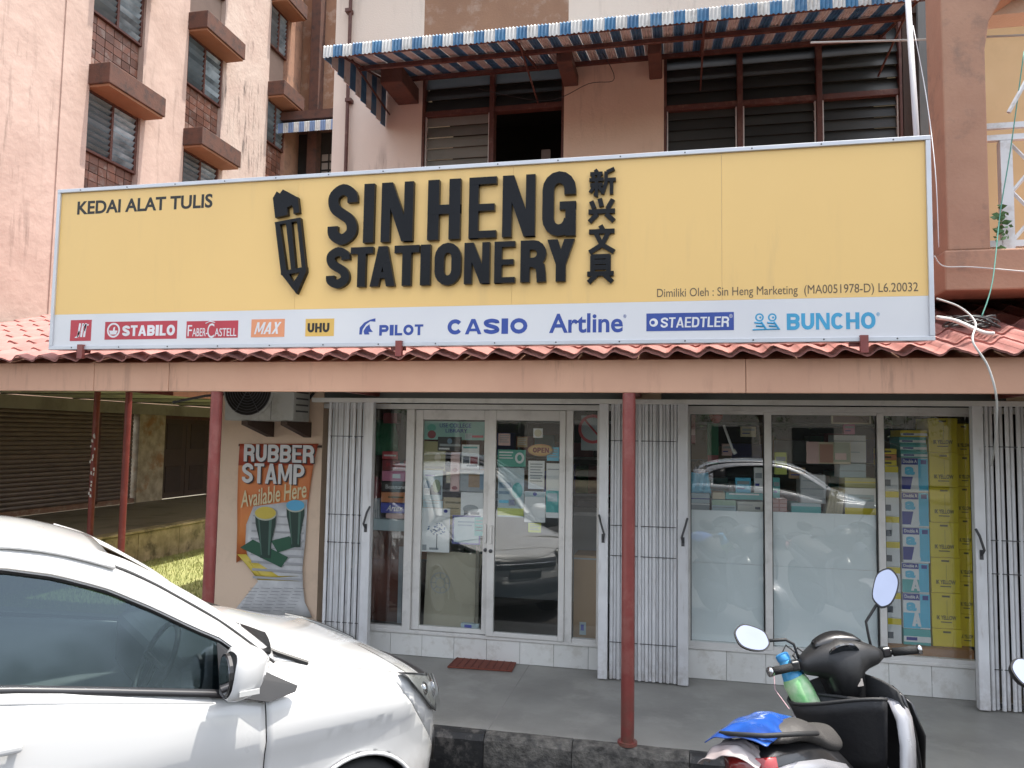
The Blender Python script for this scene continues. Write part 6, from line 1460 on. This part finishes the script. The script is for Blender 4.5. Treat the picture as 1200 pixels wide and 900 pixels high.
# ================================================================ trees and a low building behind the camera (seen in the glass)
leafm = mat('tree_leaves', (.055,.10,.025), .6, var=(.03,.06,.015), vscale=1.3, rnd=.1); bark = mat('bark', (.12,.09,.065), .9, bump=.6)
def make_tree(x, y, h, r, label, seed, nleaf=9000):
    random.seed(seed)
    t = thing('shade_tree', label, 'tree', (x, y, GND), 'shade trees across the road')
    mb = MB(); mb.tube([(x, y, GND-.1), (x+.1, y, h*.2), (x-.05, y+.1, h*.42)], [.28, .2, .16], 8); mb.build('trunk', bark, t, smooth=True)
    cl = []
    for i in range(7):
        a = 2*PI*i/7+random.uniform(-.3,.3); e = Vector((x+math.cos(a)*r*.65, y+math.sin(a)*r*.65, h*random.uniform(.55,.85)))
        MB().tube([(x-.05, y+.1, h*.40), ((x+e.x)/2, (y+e.y)/2, h*.55), e], [.11, .07, .03], 6).build('limb', bark, t, smooth=True)
        for q in range(4): cl.append((e+Vector((random.gauss(0,r*.25), random.gauss(0,r*.25), random.gauss(0,h*.08))), random.uniform(.22,.42)*r))
    cl.append((Vector((x, y, h*.9)), r*.5))
    mb = MB()
    for i in range(nleaf):
        c, rr = random.choice(cl); d = Vector((random.gauss(0,1), random.gauss(0,1), random.gauss(0,.7))).normalized()*rr*random.uniform(.5,1)**.5; p = c+d
        a = Vector((random.gauss(0,1), random.gauss(0,1), random.gauss(0,1))).normalized(); b = a.cross(Vector((random.gauss(0,1), random.gauss(0,1), 1))).normalized(); s = random.uniform(.05,.09)
        mb.add([p-a*s, p+b*s*.5, p+a*s, p-b*s*.5], [(0,1,2,3)])
    mb.build('crown', leafm, t); random.seed(seed+1)
for i, (x, y, h, r, lb) in enumerate(((-9,-19,7.5,4.0,'broad shade tree across the road, leftmost in the reflections'),(-2.5,-18,6.6,3.6,'rounded shade tree across the road behind the dark grey car'),(3.6,-19,7.0,3.6,'tall shade tree across the road behind the silver car'),(10.5,-18.5,6.2,3.5,'broad shade tree across the road behind the red car'),(17,-19,7,3.8,'shade tree across the road, right of the red car'),(25,-7,9.0,4.6,'low spreading tree far to the right along the road'),(23,-15,8.2,4.4,'low bushy tree at the far right bend of the road'),(31,-1,9.5,4.8,'bushy tree farthest to the right beside the road'))): make_tree(x, y, h, r, lb, 50+i)
ob = thing('opposite_building', 'pale low shop block across the road, seen only as a reflection', 'building', (0, -28, GND))
bx('wall', mat('opposite_wall', (.42,.38,.33), .9), ob, -30, 30, -32, -28, GND, 4.2); bx('roof', tile_m, ob, -30.5, 30.5, -32.5, -27.2, 4.201, 4.5)
for i in range(14): bx('window', louv_d, ob, -26+i*4, -24+i*4, -27.999, -27.95, .2, 2.6)
# ================================================================ scooter
random.seed(11)
sp_blk = mat('scooter_black', (.012,.012,.013), .32, coat=.5, var=(.018,.018,.019)); sp_mat = mat('scooter_matt', (.022,.022,.023), .62, bump=.15, bscale=90)
sp_sil = mat('scooter_silver', (.34,.34,.36), .3, coat=.7, metal=.3); sp_seat = mat('seat_vinyl', (.045,.042,.040), .55, bump=.3, bscale=150, var=(.07,.065,.06), stain=(.14,.13,.12), samt=.4, sscale=7)
mir = mat('scooter_mirror', (.50,.52,.62), .02, metal=1); chrome_ = mat('chrome', (.6,.6,.62), .12, metal=1.0); lensr = mat('tail_lens', (.32,.02,.02), .12, coat=1.0); rubber = mat('tyre_rubber', (.02,.02,.02), .8)
BPOS = Vector((0.99, 3.85, GND)); BHD = math.radians(57); LEAN = math.radians(-13); BSC = 1.065
def scooter(name, label, loc, hd, steer):
    rt = thing(name, label, 'motorcycle', (0, 0, 0))
    V = Vector
    # --- rear body
    rings = []
    for x, w_, z0, z1 in ((-1.28,.03,.70,.76),(-1.22,.075,.62,.79),(-1.10,.10,.54,.80),(-.95,.125,.48,.79),(-.75,.145,.42,.77),(-.55,.145,.38,.74),(-.40,.13,.34,.68),(-.30,.11,.32,.50)):
        cz_ = (z0+z1)/2; h_ = (z1-z0)/2; rings.append([(x, w_*(abs(math.cos(a))**.7)*(1 if math.cos(a) > 0 else -1), cz_+h_*(abs(math.sin(a))**.7)*(1 if math.sin(a) > 0 else -1)) for a in [2*PI*k/20 for k in range(20)]])
    b_ = MB().grid(rings, True); b_.build('side_cover', sp_blk, rt, smooth=True, fix=True)
    for s in (1, -1):
        MB().grid([[(x, s*(w_+.006), z), (x, s*(w_*.98+.012), z-.035), (x, s*(w_+.004), z-.075)] for x, w_, z in ((-1.22,.075,.74),(-1.05,.105,.735),(-.85,.135,.71),(-.62,.146,.66),(-.45,.138,.58))]).build('side_stripe', sp_sil, rt, smooth=True, solid=.006)
    # --- seat
    rows = []
    for x, w_, z, h_ in ((-1.13,.07,.845,.02),(-1.06,.115,.86,.035),(-.92,.13,.865,.04),(-.78,.135,.85,.05),(-.70,.135,.815,.055),(-.58,.135,.80,.055),(-.46,.115,.80,.055),(-.38,.085,.795,.05),(-.33,.05,.78,.03)):
        rows.append([(x, w_*t, z-(h_*1.4)*(abs(t)**4)+.0) for t in (-1,-.92,-.7,-.4,0,.4,.7,.92,1)]+[(x, w_*t*.9, z-h_*2) for t in (1,.3,-.3,-1)])
    MB().grid(rows, True).build('seat', sp_seat, rt, smooth=True, fix=True, subd=1)
    # tail lamp and grab rail
    tl = MB().grid([[(-1.30+.06*abs(t)**1.6, .105*t, z) for t in (-1,-.6,-.2,.2,.6,1)] for z in (.70,.74,.785)]).build('tail_lamp', lensr, rt, smooth=True, solid=.012)
    MB().grid([[(-1.26+.14*(abs(t)-1)*-.0, s_*.11, z) for t in (0,1)] for z in (.7,.76) for s_ in (1,)]).build('side_reflector', mat('amber_lens', (.5,.2,.05), .3), rt, solid=.01)
    MB().tube([(-.85,.145,.80),(-1.10,.15,.84),(-1.27,.09,.86),(-1.30,0,.865),(-1.27,-.09,.86),(-1.10,-.15,.84),(-.85,-.145,.80)], .009, 8).build('grab_rail', sp_mat, rt, smooth=True)
    # rear mudguard, wheels, swingarm, exhaust
    MB().grid([[(-1.15-.30*math.cos(a)*1.0, y, .28+.30*math.sin(a)) for y in (-.07,0,.07)] for a in [math.radians(q) for q in (-20,0,25,50,75,95)]]).build('rear_mudguard', sp_mat, rt, smooth=True, solid=.008)
    for wx, nm in ((-1.10,'rear_wheel'),(.16,'front_wheel')):
        wl = MB().lathe([(.20,-.035),(.25,-.045),(.275,-.02),(.28,0),(.275,.02),(.25,.045),(.20,.035)], (wx, 0, .28), 32, 'y').build(nm, rubber, rt, smooth=True)
        mb = MB().lathe([(.205,-.03),(.205,.03),(.185,.03),(.185,-.03)], (wx, 0, .28), 30, 'y').lathe([(.04,-.05),(.04,.05)], (wx, 0, .28), 14, 'y')
        for k in range(5): a = 2*PI*k/5; mb.tube([(wx, 0, .28), (wx+.19*math.cos(a), 0, .28+.19*math.sin(a))], .014, 6)
        mb.build('rim', sp_sil, wl, smooth=True, angle=40)
    bx('engine', gate_d, rt, -1.05, -.45, .05, .15, .2, .38, bevel=.03); MB().tube([(-.5,-.13,.24),(-.8,-.15,.25),(-1.28,-.16,.34)], [.025,.05,.05], 12).build('exhaust', sp_mat, rt, smooth=True)
    bx('footboard', sp_mat, rt, -.42, .02, -.16, .16, .24, .30, bevel=.02)
    MB().tube([(-.6,.08,.26),(-.62,.24,.02)], .011, 6).build('side_stand', gate_d, rt)
    for o_ in list(rt.children):
        if o_.type == 'MESH' and o_.name.split('.')[0] not in ('rear_wheel', 'front_wheel'):
            for v_ in o_.data.vertices:
                xx = v_.co.x+o_.location.x
                if xx < -.2: v_.co.x = (-.2+(xx+.2)*.68)-o_.location.x; v_.co.z += .06*min(1, (-.2-xx)/.5)
        elif o_.name.startswith('rear_wheel'): o_.location.x += .28
    # --- leg shield: broad curved panel, black inside, silver edge outside on the right
    def shield(s0, s1, off, m, nm, zb=.30, zt=.88, nn=12, solid=.012):
        rws = []
        for j in range(9):
            t = j/8; z = zb+(zt-zb)*t; wv = .17+.075*math.sin(t*PI*.62); xb = .02+.11*(1-t)*.2-.05*t+off
            rws.append([(xb+.09*(1-(abs(q)**2))+.0, q*wv, z+(.06*(1-q*q) if j == 8 else 0)) for q in [s0+(s1-s0)*k/nn for k in range(nn+1)]])
        return MB().grid(rws).build(nm, m, rt, smooth=True, solid=solid)
    shield(-1, 1, 0, sp_mat, 'leg_shield'); shield(-1.03, 1.03, .03, sp_blk, 'front_cover', .34, .86)
    # silver bow-shaped edge panel, right side (and left)
    for s in (1, -1):
        prof_ = [(.845,.165,.02),(.835,.215,-.02),(.77,.240,-.05),(.68,.240,-.075),(.58,.228,-.11),(.48,.21,-.15),(.38,.19,-.20),(.28,.165,-.26)]
        rws = []
        for z, y, x in prof_: rws.append([(x-.025, s*(y-.02), z), (x-.005, s*(y+.012), z-.005), (x+.04, s*(y+.018), z), (x+.085, s*(y-.005), z+.01)])
        MB().grid(rws).build('shield_edge', sp_sil, rt, smooth=True, solid=.012)
        MB().grid([[(.10, s*.235, .80), (.17, s*.14, .86)], [(.13, s*.245, .66), (.24, s*.13, .70)], [(.12, s*.21, .52), (.22, s*.11, .54)]]).build('front_indicator', sp_blk, rt, smooth=True, solid=.01)
    # inner pocket trim and key
    # --- black pouch hanging behind the shield
    rws = []
    for j in range(7):
        t = j/6; z = .865-.28*t; w_ = .225-.08*t; d_ = .17-.06*t
        rws.append([(-.05-d_*.5+d_*.5*math.cos(a)*(1 if math.cos(a) < 0 else .45), w_*math.sin(a)*(.96+.04*math.sin(3*a)), z+.012*math.sin(2*a)*(1-t)) for a in [2*PI*k/24 for k in range(24)]])
    pch = thing('black_pouch', 'black open pouch basket hung behind the scooter leg shield', 'basket', (0, 0, 0))
    pm = MB().grid(rws, True); nv = len(pm.v); pm.f.append(tuple(range(nv-24, nv))); pm.mi.append(0); pm.build('pouch_body', mat('pouch_nylon', (.012,.012,.014), .55, bump=.3, bscale=30), pch, smooth=True, solid=.008)
    MB().tube([Vector(p)+Vector((0,0,.004)) for p in rws[0]]+[Vector(rws[0][0])+Vector((0,0,.004))], .008, 6, cap=False).build('rim', sp_mat, pch, smooth=True)
    # --- steering assembly, rotated by steer about the head
    st_ = bpy.data.objects.new('handlebar', None); COL.objects.link(st_); ORG['handlebar'] = V((0, 0, 0)); ORG[st_.name] = V((0, 0, 0)); st_.parent = rt
    hb = st_
    def sub(mb, nm, m, **k): return mb.build(nm, m, hb, **k)
    # cover: lofted pod
    sec = []
    for y, x0, x1, z0, z1 in ((-.235,-.045,.02,.985,1.03),(-.20,-.06,.05,.965,1.05),(-.14,-.080,.10,.950,1.075),(-.085,-.10,.14,.925,1.095),(-.045,-.118,.16,.84,1.10),(0,-.122,.17,.825,1.11),(.045,-.118,.16,.84,1.10),(.085,-.10,.14,.925,1.095),(.14,-.080,.10,.950,1.075),(.20,-.06,.05,.965,1.05),(.235,-.045,.02,.985,1.03)):
        cx_, cz_ = (x0+x1)/2, (z0+z1)/2; rx, rz = (x1-x0)/2, (z1-z0)/2
        sec.append([(cx_+rx*(abs(math.cos(a))**.8)*(1 if math.cos(a) > 0 else -1), y, cz_+rz*(abs(math.sin(a))**.8)*(1 if math.sin(a) > 0 else -1)) for a in [2*PI*k/18 for k in range(18)]])
    m_ = MB().grid(sec, True); m_.f.append(tuple(range(18))); m_.mi.append(0); nv = len(m_.v); m_.f.append(tuple(range(nv-18, nv))); m_.mi.append(0)
    sub(m_, 'handle_cover', mat('scooter_satin', (.016,.016,.017), .45, bump=.1, bscale=120), smooth=True, fix=True)
    # meter pod: raised dark visor with the dial
    sub(MB().grid([[(-.04+.025*j, y*(1-.05*j), 1.088+.020*j-1.6*y*y*(j+1)*.35) for y in (-.13,-.11,-.08,-.04,0,.04,.08,.11,.13)] for j in (0,1,2)]+[[(.03+.03*j, y*.85, 1.128-.022*j-1.6*y*y*1.1) for y in (-.13,-.11,-.08,-.04,0,.04,.08,.11,.13)] for j in (1,2,3)]), 'meter_visor', sp_blk, smooth=True, solid=.01)
    sub(MB().prism([(.085*math.cos(a), .055*math.sin(a)) for a in [2*PI*k/20 for k in range(20)]], 'x', -.005, .005), 'meter_glass', mat('meter_glass', (.03,.035,.04), .08, coat=1.0)).rotation_euler = (0, 0, 0)
    md = bpy.data.objects['meter_glass']; md.location = (-.085, 0, 1.045); md.rotation_euler = (0, math.radians(-48), 0); md.rotation_euler = (0, math.radians(-40), 0)
    for k in range(1): pass
    for s in (1, -1):
        P_ = lambda a, b, c: V((a, s*b, c))
        sub(MB().tube([P_(0,.18,1.005), P_(-.02,.26,1.01), P_(-.05,.31,1.012)], .012, 8), 'bar', chrome_ if s > 0 else sp_blk, smooth=True)
        sub(MB().tube([P_(-.045,.29,1.012), P_(-.075,.41,1.012)], .0185, 12), 'grip', mat('grip_rubber', (.015,.015,.015), .7, bump=.6, bscale=200), smooth=True)
        sub(MB().tube([P_(-.073,.41,1.012), P_(-.080,.43,1.012)], .022, 12), 'bar_end', chrome_, smooth=True)
        sub(MB().box(-.045, .015, s*.235, s*.285, .99, 1.035), 'switch', sp_blk, bevel=.010, seg=3)
        sub(MB().tube([P_(.025,.25,1.005), P_(.03,.30,1.0), P_(-.005,.40,1.0)], [.008,.007,.006], 6), 'brake_lever', chrome_ if s > 0 else sp_mat, smooth=True)
        # mirror
        if s > 0: stem = [P_(.0,.22,1.03), P_(.0,.23,1.10), P_(.0,.27,1.125), P_(-.01,.40,1.135)]; mc = V((-.02, .465, 1.155)); sl_ = .32
        else: stem = [P_(.0,.20,1.03), P_(.0,.20,1.08), P_(.0,.205,1.15), P_(.0,.28,1.21), P_(-.01,.315,1.235)]; mc = V((-.02, -.35, 1.285)); sl_ = .95
        sub(MB().tube(stem, .0075, 8), 'mirror_stem', sp_mat, smooth=True)
        w_, h_ = .098, .058
        pts = [(-1,.1),(-.78,.78),(-.2,1.0),(.5,.95),(.95,.35),(1,-.2),(.7,-.85),(.1,-1.0),(-.6,-.8),(-.95,-.3)]
        n0 = len(pts); sm2 = []
        for i in range(n0):
            q0, q1, q2, q3 = pts[i-1], pts[i], pts[(i+1)%n0], pts[(i+2)%n0]
            for k in range(3):
                u = k/3; sm2.append(tuple(.5*((2*b2)+(-a2+c2)*u+(2*a2-5*b2+4*c2-d2)*u*u+(-a2+3*b2-3*c2+d2)*u**3) for a2, b2, c2, d2 in zip(q0, q1, q2, q3)))
        pts = sm2; NP = len(pts)
        dirw = V((0, math.cos(sl_), math.sin(sl_)))
        if s < 0: dirw = V((0, -math.cos(sl_), math.sin(sl_)))
        diru = V((.42, 0, 1)).normalized(); diru = (diru-dirw*diru.dot(dirw)).normalized(); nr = dirw.cross(diru).normalized()
        if nr.x > 0: nr = -nr
        # mirror glass faces the rider: -x, tipped to suit the rider's eye
        def ring_(k, o): return [mc+dirw*(p[0]*w_*k)+diru*(p[1]*h_*k)+nr*o for p in pts]
        mh = MB().grid([ring_(.55,-.038), ring_(.9,-.025), ring_(1,-.004), ring_(1.0,.004)], True); nv = len(mh.v); mh.f += [tuple(range(NP)), tuple(range(nv-NP, nv))]; mh.mi += [0, 0]
        sub(mh, 'mirror_shell', sp_mat, smooth=True, fix=True, angle=50)
        gl_ = MB().add(ring_(.91,.0055)+ring_(.91,.0045), [tuple(range(NP))]+[(i, (i+1)%NP, NP+(i+1)%NP, NP+i) for i in range(NP)])
        sub(gl_, 'mirror_glass', mir, fix=True)
    for dy_, dz_ in ((.10,.0),(.14,.02),(-.12,.01)): sub(MB().tube([V((.06, dy_, 1.0)), V((.14, dy_*1.6, 1.06+dz_)), V((.13, dy_*2.0, 1.03)), V((.03, dy_*2.1, 1.01))], .0045, 6), 'brake_cable', cable_b, smooth=True)
    sub(MB().box(-.113, -.109, -.055, -.022, .955, .985), 'sticker', mat('sticker_white', (.42,.38,.35), .5)).location.z += -.05
    sub(MB().lathe([(.010,0),(.010,.008),(.004,.011)], (-.108, .03, .93), 12, 'x'), 'button', mat('button_red', (.35,.03,.03), .4))
    # neck below the cover and the fork
    sub(MB().grid([[(-.07+.0*k, -.10, .95), (-.10, 0, .95), (-.07, .10, .95), (.12, .09, .95), (.14, 0, .95), (.12, -.09, .95)], [(-.045,-.07,.80),(-.07,0,.80),(-.045,.07,.80),(.08,.06,.80),(.10,0,.80),(.08,-.06,.80)], [(-.02,-.05,.62),(-.04,0,.62),(-.02,.05,.62),(.06,.05,.62),(.07,0,.62),(.06,-.05,.62)]], True), 'steering_neck', sp_blk, smooth=True)
    st_.rotation_euler = (0, 0, steer); st_.scale = (1, .80, 1)
    for s in (1, -1): MB().tube([(.05, s*.06, .62), (.16, s*.07, .28)], .016, 8).build('fork', sp_sil, rt, smooth=True)
    MB().grid([[(.16+.31*math.cos(a), y, .28+.31*math.sin(a)) for y in (-.06,-.03,0,.03,.06)] for a in [math.radians(q) for q in (10,40,70,100,130,155)]]).build('front_mudguard', sp_sil, rt, smooth=True, solid=.008)
    M = Matrix.Translation(loc) @ Matrix.Rotation(hd, 4, 'Z') @ Matrix.Rotation(LEAN, 4, 'X') @ Matrix.Scale(BSC, 4)
    rt.matrix_world = M; pch.matrix_world = M
    return rt, M
sco, MS = scooter('parked_scooter', 'black scooter with silver edge panels parked at the kerb, seen from its tail', BPOS, BHD, math.radians(44))
def Wd(x, y, z): return MS @ Vector((x, y, z))
# bottle in the pouch
bt = thing('spray_bottle', 'plastic bottle with blue neck and green label stuck in the pouch', 'bottle', (0, 0, 0))
MB().lathe([(.052,-.12),(.058,-.10),(.058,.03),(.050,.055)], (0, 0, 0), 18).build('label_body', mat('bottle_green', (.22,.55,.22), .35, var=(.6,.7,.5), vscale=20, vamt=.8), bt, smooth=True, angle=50)
MB().lathe([(.049,.0555),(.042,.085),(.032,.115),(.026,.135)], (0, 0, 0), 18).build('bottle_neck', mat('bottle_blue', (.06,.34,.62), .3), bt, smooth=True, angle=50)
MB().lathe([(.030,.1355),(.030,.160),(.024,.165)], (0, 0, 0), 18).build('cap', mat('cap_blue', (.05,.28,.60), .4), bt, smooth=True, angle=50)
bt.matrix_world = MS @ Matrix.Translation((-.13, .15, .905)) @ Matrix.Rotation(math.radians(-6), 4, 'Y') @ Matrix.Rotation(math.radians(-16), 4, 'X')
# crumpled plastic on the tail
def crumple(nm, lb, cat, m, cx, cy, cz, lx, ly, h_, seed, rough_=.03):
    random.seed(seed); n1, n2 = 12, 9; g_ = []
    for i in range(n1+1):
        r = []
        for j in range(n2+1):
            u, v = i/n1*2-1, j/n2*2-1; e = max(0, 1-abs(u)**3)*max(0, 1-abs(v)**3)
            r.append(Wd(cx+u*lx, cy+v*ly*(1-.15*u), cz+h_*(e-.9*max(abs(v), .0)**3)+random.uniform(-rough_, rough_)*.6))
        g_.append(r)
    return tag(MB().grid(g_).build(nm, m, None, smooth=True, solid=.003, subd=2), lb, cat)
crumple('blue_rain_cover', 'crumpled bright blue plastic rain cover tucked over the scooter tail', 'rain cover', mat('blue_plastic', (.010,.045,.21), .25, coat=.5, var=(.02,.12,.5), vscale=9), -.78, .03, .915, .17, .115, .030, 3, .010)
crumple('clear_plastic_bag', 'clear greyish plastic bag crumpled on the left of the scooter tail', 'plastic bag', mat('clear_plastic', (.42,.38,.37), .25, coat=.5, var=(.30,.22,.22), vscale=8), -.90, .06, .85, .08, .11, .04, 5, .02)
hs_ = [Wd(-.30,.13,.86), Wd(-.26,.20,.93), Wd(-.20,.22,1.0), Wd(-.14,.20,.98), Wd(-.12,.18,.93)]
tag(MB().tube(hs_, .0025, 5).build('string', cm('string_pink', (.45,.30,.32)), None), 'thin pinkish string looped from the pouch to the seat', 'string')
# second scooter at the right edge: only its left mirror reaches the picture
c3 = copy_tree(sco, None); c3['label'] = 'second scooter at the right edge, only its left mirror in view'
c3.matrix_world = Matrix.Translation(Vector((2.085, 3.62, GND))) @ Matrix.Rotation(math.radians(62), 4, 'Z') @ Matrix.Rotation(LEAN, 4, 'X') @ Matrix.Scale(BSC, 4)
